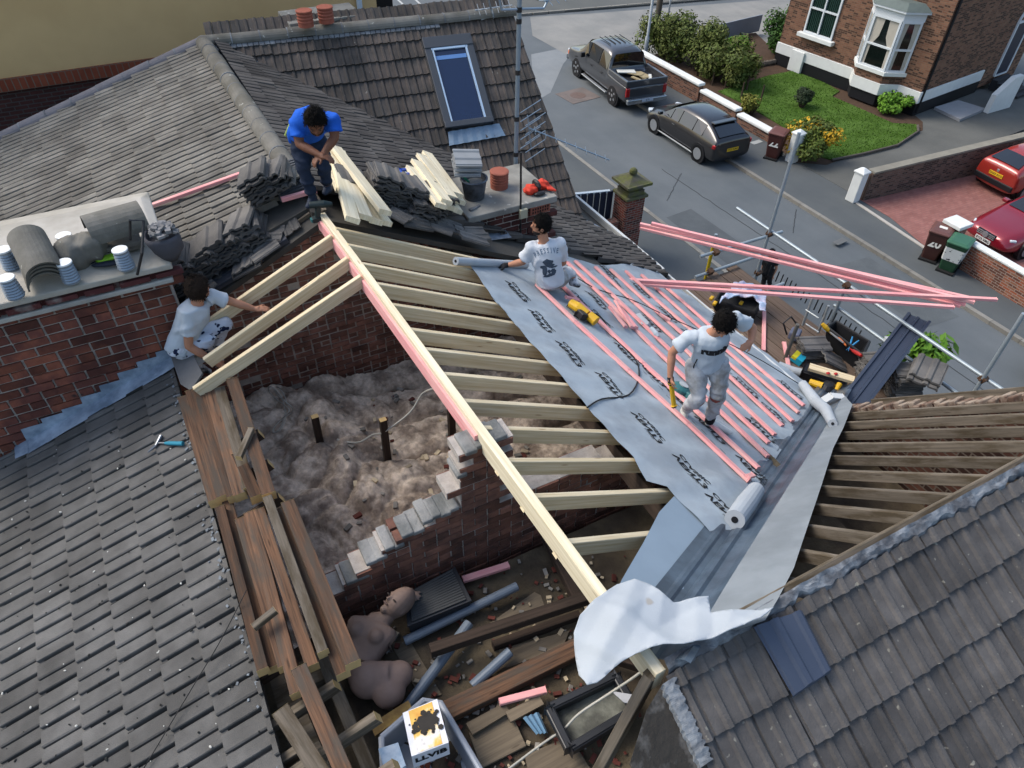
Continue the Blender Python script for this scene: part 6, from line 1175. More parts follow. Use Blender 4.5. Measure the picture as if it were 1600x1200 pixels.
mb = MB(); q = [onmem(u, v, .03) for u, v in ((992, 492), (999, 490), (1013, 504), (1012, 508), (1003, 507))]; mb.prism(q, NRr * .012); tag(center_origin(mb.build('trowel_blade', mat('pale_steel', '#b3b9bb', .35, .05, spec=.6), fix=True)), 'pale pointed blade lying beside the pink offcuts', 'blade')
mb = MB(); mb.tube([onmem(1018, 514, .05), onmem(1026, 523, .05), onmem(1029, 526, .05)], [.035, .035, .015], 12); tag(center_origin(mb.build('water_bottle', mat('clear_bottle', '#9ba6ad', .1, .05, spec=.7))), 'clear plastic bottle lying between two battens', 'bottle')
# ---- hammer on the foreground tiles
hp0, hp1 = PLS(246, 692, .05), PLS(286, 693, .05); hm = thing('claw_hammer', 'claw hammer with a turquoise grip lying on the foreground tiles', 'hammer', hp0); mb = MB(); mb.tube([hp0.lerp(hp1, .3), hp0.lerp(hp1, .45), hp1], [.012, .018, .02], 10); mb.build('grip', mat('grip_turquoise', '#2a7f95', .5, .05), hm); mb = MB(); mb.tube([hp0, hp0.lerp(hp1, .35)], .009, 8); hx = (hp1 - hp0).normalized(); hy = NL.cross(hx); mb.tube([hp0 + hy * .075, hp0 + hy * .03, hp0 - hy * .03], [.02, .017, .014], 10); mb.tube([hp0 - hy * .03, hp0 - hy * .07 - hx * .02 + NL * .005, hp0 - hy * .1 - hx * .05], [.014, .012, .005], 8); mb.build('hammer_head', mat('steel', '#6f747a', .3, .1, spec=.6, metal=.7), hm)
# ---- on the wide chimney cap
def oncap(u, v, h=0): return G(u, v, ZC1 + h)
RT = TILE_R
def half_tube(mb, p, q, rad, th=.016, up=(0, 0, 1), N_=14):
    p, q = Vector(p), Vector(q); a = (q - p).normalized(); up = Vector(up); s_ = a.cross(up).normalized(); up = s_.cross(a); rings = []
    for e in (p, q): rings.append([e + up * math.sin(k * math.pi / N_) * rad + s_ * math.cos(k * math.pi / N_) * rad for k in range(N_ + 1)] + [e + up * math.sin(k * math.pi / N_) * (rad - th) + s_ * math.cos(k * math.pi / N_) * (rad - th) for k in range(N_, -1, -1)])
    mb.loft(rings)
GR = 'half round ridge tiles stacked on the chimney cap'
for k in range(4):
    a, b = oncap(54, 395, .10 + .04 * k), oncap(75 - 1 * k, 448 - 6 * k, .01 + .04 * k); ln = (b - a).normalized(); a = b - ln * .48; mb = MB(); half_tube(mb, a + Vector((0, 0, -.02)), b, .15); o = center_origin(mb.build('ridge_tile', RT, fix=True)); tag(o, ['lowest ridge tile of the nested stack on the chimney cap', 'second ridge tile from the bottom of the nested stack', 'third ridge tile from the bottom of the nested stack', 'uppermost ridge tile of the nested stack on the chimney cap'][k], 'ridge tile', GR)
a, b = oncap(140, 370, .2), oncap(226, 345, .2); mb = MB(); half_tube(mb, a, b, .19); tag(center_origin(mb.build('ridge_tile', RT, fix=True)), 'big lichen spotted ridge tile lying crosswise on the chimney cap', 'ridge tile', GR)
for k, (a, b, w_) in enumerate((((142, 384), (218, 367), .3), ((150, 390), (220, 372), .3))):
    mb = MB(); p, q = oncap(*a, .1 - .05 * k), oncap(*b, .1 - .05 * k); mb.bar(p, q, w_, .035); tag(center_origin(mb.build('roof_tile', TILE_F)), ['upper flat tile under the crosswise ridge tile', 'lower flat tile under the crosswise ridge tile'][k], 'tile', 'flat tiles on the chimney cap')
mb = MB(); 
for k in range(16): a = k / 16 * math.pi * 2; pass
c = oncap(120, 395, .1); mb.ell(c, (.2, .15, .17), None, 14, fn=lambda p: p * (1 + .3 * noise.noise(p * 2.2))); mb.ell(c + Vector((.14, -.05, .05)), (.13, .12, .14), None, 12, fn=lambda p: p * (1 + .35 * noise.noise(p * 2.5 + Vector((5, 0, 0))))); tag(center_origin(mb.build('broken_ridge_tile', TILE_R, remesh=.02)), 'lump of broken ridge tile and mortar between the white capped liners', 'rubble')
gl_ = thing('work_gloves', 'lime green and black work glove on the chimney cap', 'glove', oncap(165, 405)); mb = MB(); pm = oncap(163, 404, .03); mb.ell(pm, (.08, .06, .03), None, 12)
for k in range(4): mb.tube([pm + Vector((.04, .02 - .022 * k, .01)), pm + Vector((.11, .03 - .03 * k, .02)), pm + Vector((.17 - .012 * k, .035 - .04 * k, .006))], [.018, .016, .012], 8)
mb.tube([pm + Vector((0, .05, .01)), pm + Vector((.05, .11, .02))], [.018, .012], 8); mb.build('glove_back', mat('glove_lime', '#7fae2b', .7, .1, 8), gl_, remesh=.008, sm=2); mb = MB(); mb.ell(oncap(168, 412, .02), (.14, .04, .02), Matrix.Rotation(-.2, 3, 'Z'), 10); mb.ell(oncap(140, 408, .02), (.05, .04, .025), None, 10); mb.build('glove_palm', mat('glove_dark', '#1d2530', .7, .1, 8), gl_)
# rubble sack
sk_ = thing('rubble_sack', 'open grey sack full of grey rubble hanging off the chimney cap', 'sack', oncap(255, 385)); c = oncap(258, 380, .1); SKL = lambda p: p
_l = MB(); _l.lathe([(.07, -.16), (.13, -.08), (.16, .05), (.15, .1), (.135, .09), (.135, .04), (.001, .03)], (0, 0, 0), 24); mb = MB()
for p in _l.v: k_ = 1 + .22 * noise.noise(p * 6) ; mb.v.append(c + Vector((p.x * k_, p.y * k_, p.z + .05 * noise.noise(p * 5 + Vector((3, 0, 0))))))
mb.f, mb.mi, mb.uv = _l.f, _l.mi, _l.uv; mb.build('sack_cloth', mat('sack_grey', '#44444a', .85, .15, 8, .3, 40), sk_, smooth=True); mb = MB(); rr = random.Random(5)
for k in range(60): a, r_ = rr.uniform(0, 6.28), rr.uniform(0, .125); s_ = rr.uniform(.02, .05); mb.box(c + Vector((r_ * math.cos(a), r_ * math.sin(a), .1 + .09 * (1 - r_ / .22) - .04 + rr.uniform(0, .04))), (s_ * 1.6, s_, s_ * .6), Matrix.Rotation(rr.uniform(0, 3), 3, 'Z') @ Matrix.Rotation(rr.uniform(-.7, .7), 3, 'X'))
kind(mb.build('rubble', mat('rubble_grey', '#6f6f70', .95, .25, 9, .5, 30, island=.25), sk_), 'stuff'); mb = MB(); mb.tube([c + Vector((-.26, -.02, .12)), c + Vector((-.2, -.1, .34)), c + Vector((-.1, -.08, .3)), c + Vector((-.2, -.26, .1)), c + Vector((-.3, -.25, -.1))], .012, 8); mb.build('handle', TBLK, sk_)
# ---- stacked tiles on the party wall
TS = mat('tile_stacked', '#62605d', .85, .25, 6, .4, 70, island=.1, objvar=.3, c2='#4b4a49', c2s=2.5)
def tile_mesh(name='roof_tile', w_=.33, l_=.42, prof=PROF_C, m_=TS):
    mb = MB(); n = len(prof); top = [[Vector((s_ * w_ - w_ / 2, e, h * 1.1 + .012)) for s_, h in prof] for e in (-l_ / 2, l_ / 2)]; bot = [[Vector((s_ * w_ - w_ / 2, e, h * 1.1 - .012)) for s_, h in prof] for e in (-l_ / 2, l_ / 2)]
    mb.loft([top[0] + bot[0][::-1], top[1] + bot[1][::-1]]); return mb.build(name, m_, fix=True)
tile0 = tile_mesh(); used = [False]
def stack(n, base, U, V, dz=.034, jit=.032, lab='', grp='', lean=(0, 0), start=0):
    U = Vector(U).normalized(); V = Vector(V).normalized(); N_ = U.cross(V).normalized(); V = N_.cross(U)
    for k in range(n):
        o = tile0 if not used[0] else tile0.copy()
        if used[0]: COL.objects.link(o)
        used[0] = True
        j = Matrix.Rotation(rnd.uniform(-.16, .16), 3, 'Z') @ Matrix.Rotation(rnd.uniform(-.05, .05), 3, 'X'); Rm = Matrix((U, V, N_)).transposed() @ j
        o.matrix_basis = Matrix.Translation(Vector(base) + N_ * (dz * k + .02) + U * (rnd.uniform(-jit, jit) + lean[0] * k) + V * (rnd.uniform(-jit, jit) + lean[1] * k)) @ Rm.to_4x4()
        pos = 'topmost tile' if k == n - 1 else ('lowest tile' if k == 0 else None)
        tag(o, (pos + ' ' + lab) if pos else ('middle tile ' + lab), 'tile', grp)
an = math.atan(nL26); UL = Vector((math.cos(an), 0, math.sin(an))); VLs = Vector((0, 1, 0))
SL = [((300, 408), 10, 'of the dark tile stack next to the rubble sack'), ((345, 418), 8, 'of the low dark stack above the crouching worker'), ((352, 372), 9, 'of the pale topped stack behind the low dark one'), ((400, 372), 8, 'of the leaning stack left of the blue shirted man'), ((428, 336), 9, 'of the tall stack under the ribbed new tile'), ((318, 380), 8, 'of the stack under the long pink batten'), ((290, 446), 7, 'of the low stack nearest the crouching worker'), ((452, 346), 6, 'of the short stack by the boots of the blue shirted man'), ((378, 402), 7, 'of the front stack between the pale topped and leaning ones')]
for (u, v), n_, lab in SL:
    yb_ = YG + .34 if v > 360 else YG + .6; p = AY(u, v, yb_); p.z = pw(p.x) + (.1 if v > 360 else .3); stack(n_, p, Vector((math.cos(an), -.25, math.sin(an))), Vector((.25, 1, .0)), lab=lab, grp='tiles in the stack ' + lab[3:], lean=(-.004, -.004))
SRR = [((590, 325), 10, 'of the stack beside the fanned new planks'), ((628, 335), 9, 'of the dark stack below the saw'), ((672, 352), 9, 'of the dark stack below the square cut planks'), ((548, 345), 5, 'of the stack hidden under the fanned new planks'), ((612, 362), 7, 'of the front stack between the two plank piles')]
for (u, v), n_, lab in SRR:
    p = AY(u, v, YG + .5); p.z = zR(p.x) + .06; stack(n_, p, Vector((cr, -.15, -math.sin(R(27.5)))), Vector((.1, 1, .0)), lab=lab, grp='tiles in the stack ' + lab[3:], lean=(.002, -.008))
p = AY(655, 372, YG + .3); p.z = zR(p.x) + .05; stack(6, p, Vector((cr, -.1, -math.sin(R(27.5)))), Vector((.1, 1, 0)), lab='of the low stack at the foot of the slope by the slab chimney', grp='tiles in the low stack by the slab chimney')
rr = random.Random(31)
for k in range(26):
    left = k < 9; x = rr.uniform(-.5, 1.2) if left else 1.75 + (k - 9) * .1 + rr.uniform(-.06, .06); y = YG + rr.uniform(.0, .2); z = pw(x) + .06 + rr.uniform(0, .05)
    o = tile0.copy(); COL.objects.link(o); sl_ = -an if left else R(27.5); o.matrix_basis = Matrix.Translation((x, y, z)) @ Matrix.Rotation(sl_ + rr.uniform(-.15, .15), 4, 'Y') @ Matrix.Rotation(rr.uniform(-.2, .2), 4, 'X') @ Matrix.Rotation(rr.uniform(0, 3.1), 4, 'Z') @ Matrix.Scale(rr.uniform(.6, 1), 4)
    tag(o, 'loose dark tile lying on the party wall top left of the ridge' if left else 'loose dark tile lying on the party wall top right of the ridge', 'tile', 'loose tiles on the party wall top ' + ('left' if left else 'right'))
newt = mat('tile_new_grey', '#7b7f82', .6, .1, 6, .2, 60)
for k, (u, v) in enumerate(((728, 262), (729, 254), (730, 247))):
    p = AY(u, v, 7.9); o = tile_mesh('roof_tile', .38, .34, PROF_C, newt); o.matrix_basis = Matrix.Translation(p) @ Matrix((Vector((.3, .95, .05)).normalized(), Vector((-.95, .3, .1)).normalized(), Vector((.0, -.1, 1)).normalized())).transposed().to_4x4(); tag(o, ['lowest clean grey tile of the three by the slab chimney', 'middle clean grey tile of the three by the slab chimney', 'top clean grey tile of the three by the slab chimney'][k], 'tile', 'clean grey tiles by the slab chimney')
rp_ = [AY(u, v, y) for u, v, y in ((413, 265, YG + .9), (462, 250, YG + .9), (478, 298, YG + .45), (438, 312, YG + .45))]; mb = MB(); nr_ = 13
for k in range(nr_): 
    t0, t1 = k / nr_, (k + .55) / nr_; q = [rp_[0].lerp(rp_[3], t0), rp_[1].lerp(rp_[2], t0), rp_[1].lerp(rp_[2], t1), rp_[0].lerp(rp_[3], t1)]; mb.prism([x + Vector((0, 0, .03)) for x in q], (0, 0, -.03))
mb.prism(rp_, (0, 0, -.03)); tag(center_origin(mb.build('ribbed_tile', mat('tile_ribbed', '#4a4d52', .7, .15, 6), fix=True)), 'dark ribbed tile leaning beside the blue shirted man', 'tile')
plank('pink_offcut', 'short pink batten under the ribbed tile by the blue shirted man', 'offcut', None, AY(440, 312, YG + .35), AY(494, 297, YG + .35), .05, .045, W_PINK)
p, q = PL(221, 327, (XF, 0, ZR + .07), nL), PL(437, 250, (XF, 0, ZR + .07), nL); plank('pink_batten', 'long pink batten lying alone on the left tiled slope', 'batten', None, p, q, .05, .04, W_PINK, up=nL)
# ---- new planks
GP = 'new planks fanned out beside the blue shirted man'
for k, (a, b, h, lab) in enumerate((((522, 238), (551, 344), .16, 'left edge plank of the fanned new planks'), ((530, 236), (571, 340), .16, 'second from left of the fanned new planks'), ((536, 262), (588, 347), .1, 'short middle plank low in the fan of new planks'), ((545, 270), (603, 349), .1, 'lowest right plank in the fan of new planks'), ((524, 231), (602, 332), .24, 'long plank lying on top of the fan of new planks'), ((555, 290), (598, 348), .05, 'hidden plank at the bottom of the fan of new planks'), ((512, 243), (535, 300), .12, 'plank of the fan partly behind the blue shirted man'))):
    p = AY(*a, YG + 1.5); p.z = max(p.z, 0); q = AY(*b, YG + .1); p, q = PR(*a, h + .05), PR(*b, h + .05); plank('new_plank', lab, 'plank', GP, p, q, .14 if k != 5 else .1, .05, W_WHITE, up=nR)
GQ = 'new planks bundled below the skylight'
for k, (a, b, h, lab) in enumerate((((642, 263), (689, 322), .2, 'left outer plank of the bundle below the skylight'), ((650, 253), (698, 316), .24, 'second plank from the left of the bundle below the skylight'), ((658, 244), (707, 310), .24, 'middle top plank of the bundle below the skylight'), ((667, 240), (715, 305), .22, 'right outer plank of the bundle below the skylight'), ((672, 250), (719, 316), .12, 'underside right plank of the bundle below the skylight'), ((660, 262), (706, 326), .12, 'underside middle plank of the bundle below the skylight'), ((668, 262), (714, 330), .05, 'lowest plank of the bundle below the skylight'))):
    plank('new_plank', lab, 'plank', GQ, PR(*a, h + .16), PR(*b, h + .16), .145, .05, W_WHITE, up=nR)
sw = thing('hand_saw', 'hand saw with a blue handle lying on the tile stack', 'saw', PR(645, 285, .3)); s0_, s1_, s2_, s3_ = PR(632, 268, .32), PR(644, 265, .32), PR(659, 297, .32), PR(654, 299, .32); mb = MB(); mb.prism([s0_, s1_, s2_, s3_], NRr * .004); mb.build('blade', mat('saw_steel', '#b5bfc6', .3, .05, spec=.6, metal=.2), sw, fix=True); mb = MB(); h0, h1 = PR(624, 266, .33), PR(642, 264, .33); h2, h3 = PR(647, 270, .33), PR(630, 273, .33)
for a, b in ((h0, h1), (h1, h2), (h2, h3), (h3, h0)): mb.bar(a, b, .035, .03, up=NRr)
mb.build('handle', mat('handle_blue', '#1d49a8', .4, .05), sw, bevel=.008)
# ---- on the slab chimney
def onslab(u, v, h=0): return G(u, v, zt2 + h)
bk = thing('mortar_bucket', 'black rubber bucket holding mortar and a green handled trowel', 'bucket', onslab(741, 308)); c = onslab(741, 308); mb = MB(); mb.lathe([(.13, 0), (.17, .26), (.185, .265), (.185, .28), (.165, .28), (.155, .2), (.001, .19)], c, 26); mb.build('bucket_body', mat('bucket_rubber', '#2a2d33', .6, .25, 7, .2, 30, c2='#5c6470', c2s=5), bk, smooth=True); mb = MB(); mb.lathe([(.157, .2), (.1, .22), (.001, .215)], c, 20); mb.build('mortar', mat('wet_mortar', '#6e6f6d', .7, .2, 10, .5, 40), bk); mb = MB(); mb.tube([c + Vector((-.06, .02, .22)), c + Vector((-.13, .1, .3))], .016, 8); mb.build('trowel_grip', mat('grip_green', '#1f6a52', .4, .05), bk)
mb = MB(); p = onslab(739, 326, .015); mb.box(p, (.12, .05, .03), Matrix.Rotation(.3, 3, 'Z')); mb.box(p + Vector((.09, .04, -.005)), (.07, .04, .02), Matrix.Rotation(.5, 3, 'Z')); tag(center_origin(mb.build('mortar_lump', MORTAR, bevel=.01)), 'small lump of mortar at the front edge of the slab', 'rubble')
og = thing('orange_gloves', 'bundle of orange red and black gloves on the corner of the slab', 'gloves', onslab(838, 292)); c = onslab(838, 292, .06); mb = MB(); rr = random.Random(8)
for s_ in (-1, 1): mb.ell(c + Vector((.1 * s_, .03 * s_, 0)), (.1, .09, .07), Matrix.Rotation(.4 * s_, 3, 'Z'), 14, fn=lambda p: p * (1 + .4 * noise.noise(p * 2.3)))
for k in range(5): mb.tube([c + Vector((.12, .02 - .03 * k, -.01)), c + Vector((.22, .0 - .04 * k, -.03))], [.022, .016], 8)
mb.build('glove_cloth', mat('glove_red', '#c23a26', .7, .12, 8), og, remesh=.01, sm=2); mb = MB(); mb.ell(c + Vector((0, 0, .02)), (.045, .11, .08), None, 10); mb.ell(c + Vector((-.02, -.13, -.03)), (.09, .045, .03), None, 10); mb.build('glove_cuff', TBLK, og)
PIPEB = mat('mast_steel', '#7d8b97', .35, .08, 4, spec=.6, metal=.4)
bx_ = AY(816, 332, y2a - .05); mb = MB(); mb.tube([Vector((bx_.x - .02, y2a - .06, zR(bx_.x) + .02)), AY(814, 238, y2a - .06)], .014, 8); o = mb.build('cable_pole', TBLK); tag(center_origin(o), 'thin black pole clipped to the front of the slab chimney', 'pole'); mb = MB(); mb.box(bx_ + Vector((0, -.03, 0)), (.11, .05, .13)); e = mb.build('junction_box', mat('box_cream', '#9c9a85', .6, .08), o, bevel=.006)
# ---- aerials
def yagi(par, p, q, n_, el, m_=None):
    m_ = m_ or PIPEB; mb = MB(); mb.tube([p, q], .011, 8); mb.build('boom', m_, par); a = (q - p).normalized(); s_ = a.cross(Vector((0, 0, 1))).normalized(); mb = MB()
    for k in range(n_): c = p.lerp(q, (k + .6) / n_); d_ = (s_ + Vector((0, 0, .25))).normalized() * el * (1 - .4 * k / n_); mb.tube([c - d_, c + d_], .006, 6); d2 = (s_ - Vector((0, 0, .6))).normalized() * el * .6; mb.tube([c - d2, c + d2], .005, 6)
    mb.build('director', m_, par)
mt = AY(806, 250, y2b + .1); am = thing('aerial_mast', 'tall steel aerial mast behind the slab chimney carrying two aerials', 'aerial', (mt.x, mt.y, 6.6)); top = AY(813.5, -30, mt.y); mb = MB(); mb.tube([(mt.x, mt.y, 6.6), (mt.x, mt.y, top.z)], .03, 10); mb.build('mast', PIPEB, am)
for v in (15, 33, 113, 185, 240): z = AY(810, v, mt.y).z; mb = MB(); mb.tube([(mt.x, mt.y, z - .03), (mt.x, mt.y, z + .03)], .036, 10); mb.build('clamp', TBLK, am)
a_, b_ = AY(826, 200, mt.y - .1), AX(952, 250, mt.x + 1.25); yagi(am, a_, b_, 8, .11); mb = MB()
for k in range(5):
    for s_ in (0, 1): c = AY(815 + s_ * 8, 176 + k * 14 + s_ * 20, mt.y - .15); mb.tube([c + Vector((-.02, 0, 0)), c + Vector((.34, .08, .09))], .006, 6)
mb.tube([AY(824, 180, mt.y - .1), AY(830, 232, mt.y - .1)], .008, 6); mb.build('reflector', PIPEB, am)
mb = MB(); z0 = AY(813, 14, mt.y).z; mb.tube([(mt.x, mt.y, z0), (mt.x + .35, mt.y, z0 - .03), (mt.x + .5, mt.y + .05, z0 + .14), (mt.x + .52, mt.y + .1, z0 + .5)], .016, 8); mb.tube([(mt.x, mt.y, z0), (mt.x - .25, mt.y, z0 + .02), (mt.x - .32, mt.y, z0 + .3)], .016, 8); mb.build('bracket_arm', PIPEB, am)
a_, b_ = AY(850, 2, mt.y), AY(893, 8, mt.y); yagi(am, a_, b_ + Vector((.2, .2, .1)), 5, .16)
rf = thing('roof_aerial', 'old pale aerial lying along the far ridge', 'aerial', PS(770, 20)); a_, b_ = PS(742, 16, .25), PS(800, 8, .3); yagi(rf, a_, b_, 6, .2, mat('aerial_pale', '#8f969c', .4, .05, spec=.5)); mb = MB(); mb.tube([PS(762, -6, .6), PS(771, 28, .04)], .014, 8); mb.tube([PS(752, 31, .05), PS(785, 19, .05)], .01, 8); mb.build('stay', MC['aerial_pale'], rf)
# ------------------------------------------------------------------ people
from mathutils.bvhtree import BVHTree
FWD = Vector((math.sin(HEAD), math.cos(HEAD), 0))
def atdepth(u, v, dh): d = ray(u, v); return CP + d * (dh / d.dot(FWD))
SKIN_A = mat('skin_tan', '#a3745b', .6, .08, 9, .1, 60, spec=.35); SKIN_B = mat('skin_brown', '#6b4634', .6, .08, 9, .1, 60, spec=.35)
HAIR = mat('hair_dark', '#0d0b0a', .85, .3, 14, .8, 45, spec=.12); HAIR_B = mat('hair_brown', '#241b15', .8, .35, 14, .9, 45, spec=.15)
EYE = mat('eye_dark', '#17110f', .3, 0, spec=.5); BEARD = mat('beard', '#1f1713', .8, .2, 20)
TEE = mat('tee_pale', '#aab3bb', .9, .05, 5, .25, 60, spec=.1); TEE2 = mat('tee_white', '#b9bec4', .9, .05, 5, .25, 60, spec=.1); TEEB = mat('tee_blue', '#1f57b8', .85, .06, 5, .25, 60, spec=.15)
PANT_W = mat('pants_grubby', '#abaeb1', .9, .1, 5, .3, 40, c2='#85837f', c2s=6, c2t=.54, spec=.1); PANT_S = mat('pants_splattered', '#b9c0cc', .9, .05, 4, .3, 40, speck=(13, .58, '#1f2740'), spec=.1); PANT_N = mat('pants_navy', '#1f2839', .85, .12, 5, .3, 50, spec=.15); BLACKC = mat('cloth_black', '#15161a', .85, .1, 6)
SHOE_W = mat('shoe_white', '#c9c8c2', .7, .15, 8, .2, 30); SHOE_B = mat('shoe_navy', '#1d2738', .7, .2, 8)
def person(label, J, s=1.0, face=(0, -1, 0), skin=SKIN_A, hair=HAIR, tee=TEE, pants=PANT_W, shoes=SHOE_W, gloves=None, group=None, hairs=1.0, headup=None, base=None, beard=False, bag=1.0, sleeve=.62, hem=.06):
    g = J; pel, nk, hd = g['pelvis'], g['neck'], g['head']; b0 = base or Vector((pel.x, pel.y, min(p.z for p in J.values() if isinstance(p, Vector)) - .08))
    o = thing('person', label, 'person', b0); ax = (nk - pel).normalized(); sv = (g['shr'] - g['shl']); sv = (sv - ax * sv.dot(ax)).normalized(); dv = ax.cross(sv)
    fv = Vector(face).normalized(); hv = (hd - nk).normalized() if headup is None else Vector(headup).normalized()
    hx = fv.cross(hv).normalized(); fv = hv.cross(hx); HM = Matrix((hx, fv, hv)).transposed()
    Lp = (nk - pel).length
    def torso(mb, e, prof, bend=0):
        rings = []
        for t, wx, wy in prof:
            c = pel.lerp(nk, t) + dv * bend * math.sin(max(0, min(1, t)) * math.pi); rings.append([c + sv * math.cos(a) * (wx * s + e) + dv * math.sin(a) * (wy * s + e) for a in [2 * math.pi * k / 18 for k in range(18)]])
        mb.loft(rings)
    TORSO = [(-.14, .10, .09), (-.05, .155, .115), (.12, .158, .115), (.35, .145, .108), (.62, .165, .12), (.82, .168, .112), (.93, .12, .085), (1.0, .065, .062)]
    bd = g.get('bend', 0)
    mb = MB(); torso(mb, -.012, TORSO, bd); mb.tube([nk - ax * .05, hd - hv * .05 * s], [.062 * s, .055 * s], 12)
    hr = .098 * s * g.get('hs', 1.0)
    mb.ell(hd + hv * hr * .1, (hr * .78, hr * .95, hr * 1.1), HM, 20); mb.ell(hd - hv * hr * .45 + fv * hr * .3, (hr * .58, hr * .62, hr * .62), HM, 16)
    mb.ell(hd + fv * hr * .95 - hv * hr * .12, (hr * .15, hr * .22, hr * .26), HM, 10); mb.ell(hd + fv * hr * .78 - hv * hr * .72, (hr * .3, hr * .2, hr * .18), HM, 10); mb.ell(hd + fv * hr * .8 + hv * hr * .22, (hr * .5, hr * .16, hr * .1), HM, 10); mb.ell(hd + fv * hr * .86 - hv * hr * .44, (hr * .28, hr * .1, hr * .08), HM, 10)
    for q in (-1, 1): mb.ell(hd + hx * q * hr * .8 - hv * hr * .08 - fv * hr * .08, (hr * .12, hr * .2, hr * .3), HM, 10)
    hands = {}
    for sd_ in 'lr':
        sh, el, wr = g['sh' + sd_], g['el' + sd_], g['wr' + sd_]; ha = g.get('ha' + sd_, wr + (wr - el).normalized() * .1)
        mb.ell(sh, (.066 * s,) * 3, None, 12); mb.tube([sh, sh.lerp(el, .5), el], [.058 * s, .052 * s, .042 * s], 12); mb.ell(el, (.043 * s,) * 3, None, 10); mb.tube([el, el.lerp(wr, .35), wr], [.042 * s, .044 * s, .029 * s], 12)
        hv_ = (ha - wr).normalized(); side = g.get('pn' + sd_, Vector((0, 0, 1))); pn = (side - hv_ * side.dot(hv_)).normalized(); lat = hv_.cross(pn); pm = wr + hv_ * .05 * s
        PM = Matrix((lat, pn, hv_)).transposed(); tgt = mb if not (gloves and sd_ in gloves) else hands.setdefault(sd_, MB())
        tgt.ell(pm, (.044 * s, .02 * s, .055 * s), PM, 12); tgt.tube([wr, pm], [.029 * s, .034 * s], 10)
        curl = g.get('curl', .5)
        for k, L_ in enumerate((.07, .08, .075, .058)):
            r0 = pm + hv_ * .04 * s + lat * (-.03 + .02 * k) * s; r1 = r0 + (hv_ - pn * curl * .5).normalized() * L_ * .5 * s; r2 = r1 + (hv_ * (1 - curl * .5) - pn * curl).normalized() * L_ * .5 * s; tgt.tube([r0, r1, r2], [.0105 * s, .0095 * s, .0075 * s], 7)
        t0 = pm - lat * .035 * s; t1 = t0 + (-lat * .8 + hv_ * .7 - pn * .3).normalized() * .035 * s; tgt.tube([t0, t1, t1 + (hv_ - pn * .5).normalized() * .03 * s], [.014 * s, .012 * s, .009 * s], 7)
    for sd_ in 'lr':
        hp, kn, an_ = g['hp' + sd_], g['kn' + sd_], g['an' + sd_]; mb.tube([hp, hp.lerp(kn, .5), kn], [.075 * s, .068 * s, .05 * s], 12); mb.ell(kn, (.05 * s,) * 3, None, 10); mb.tube([kn, kn.lerp(an_, .35), an_], [.048 * s, .05 * s, .034 * s], 12); mb.ell(hp, (.08 * s,) * 3, None, 10)
    mb.build('body', skin, o, remesh=.0075, sm=2)
    for sd_, h in hands.items(): h.build('work_glove', BLACKC, o, remesh=.007, sm=1)
    # hair
    def hf(p): return p * (1 + .09 * noise.noise(p * 3.1) + .09 * noise.noise(p * 9))
    mh = MB(); mh.ell(hd + hv * hr * .2 - fv * hr * .1, (hr * .9 * hairs, hr * 1.02 * hairs, hr * 1.1 * hairs), HM, 22, fn=hf); 
    hm_ = mh.build('hair', hair, o, smooth=True, clip=[(hd + fv * hr * .5 + hv * hr * .42, (fv * 1.0 - hv * .75).normalized()), (hd - hv * hr * .55, -hv)])
    rh = random.Random(7); tf = MB(); HV = [v_.co.copy() for v_ in hm_.data.vertices]; HN = [v_.normal.copy() for v_ in hm_.data.vertices]
    for _ in range(1100 if base is None and s > .5 else 0):
        i_ = rh.randrange(len(HV)); p_, n_ = HV[i_], HN[i_]; t_ = (Vector((rh.uniform(-1, 1), rh.uniform(-1, 1), rh.uniform(-1, 1))) - hv * .3 + fv * .3); t_ = (t_ - n_ * t_.dot(n_)).normalized(); L_ = hr * rh.uniform(.15, .4) * hairs; w2 = n_.cross(t_) * hr * .035; p_ = p_ + Vector((rh.uniform(-1, 1), rh.uniform(-1, 1), rh.uniform(-1, 1))) * hr * .06
        tf.face([p_ - w2, p_ + w2, p_ + t_ * L_ + n_ * L_ * rh.uniform(.1, .55)])
    kind(tf.build('hair_strands', hair, hm_), 'stuff')
    me = MB()
    for q in (-1, 1): me.ell(hd + fv * hr * .87 + hx * q * hr * .3 + hv * hr * .08, (hr * .12, hr * .06, hr * .06), HM, 8); me.bar(hd + fv * hr * .9 + hx * q * hr * .16 + hv * hr * .26, hd + fv * hr * .8 + hx * q * hr * .46 + hv * hr * .28, hr * .09, hr * .06, up=fv)
    me.build('eyes', EYE, o)
    if beard: mbd = MB(); mbd.ell(hd + fv * hr * .36 - hv * hr * .66, (hr * .62, hr * .6, hr * .42), HM, 14); mbd.build('beard', BEARD, o, smooth=True)
    # shirt
    ms = MB(); torso(ms, .008, [(-hem, .165, .125)] + [(t, wx + .006, wy + .008) for t, wx, wy in TORSO[2:6]] + [(.94, .135, .095), (.985, .082, .072)], bd)
    for sd_ in 'lr':
        sh, el = g['sh' + sd_], g['el' + sd_]; ms.ell(sh, (.078 * s,) * 3, None, 14); ms.tube([sh.lerp(nk, .3) - ax * .03, sh, sh.lerp(el, sleeve * .6), sh.lerp(el, sleeve)], [.085 * s, .078 * s, .076 * s, .082 * s], 14)
    shirt = ms.build('t_shirt', tee, o, remesh=.011, sm=3)
    for v_ in shirt.data.vertices: c = v_.co; v_.co = c + v_.normal * (.016 * max(0, 1 - 3 * abs(noise.noise(c * 4.5 + Vector((s, 0, 0))))) - .006 + .007 * noise.noise(c * 13))
    # trousers
    mt_ = MB(); torso(mt_, .004, [(-.17, .10, .10), (-.08, .158, .12), (.06, .155, .118), (.13, .15, .115)], 0)
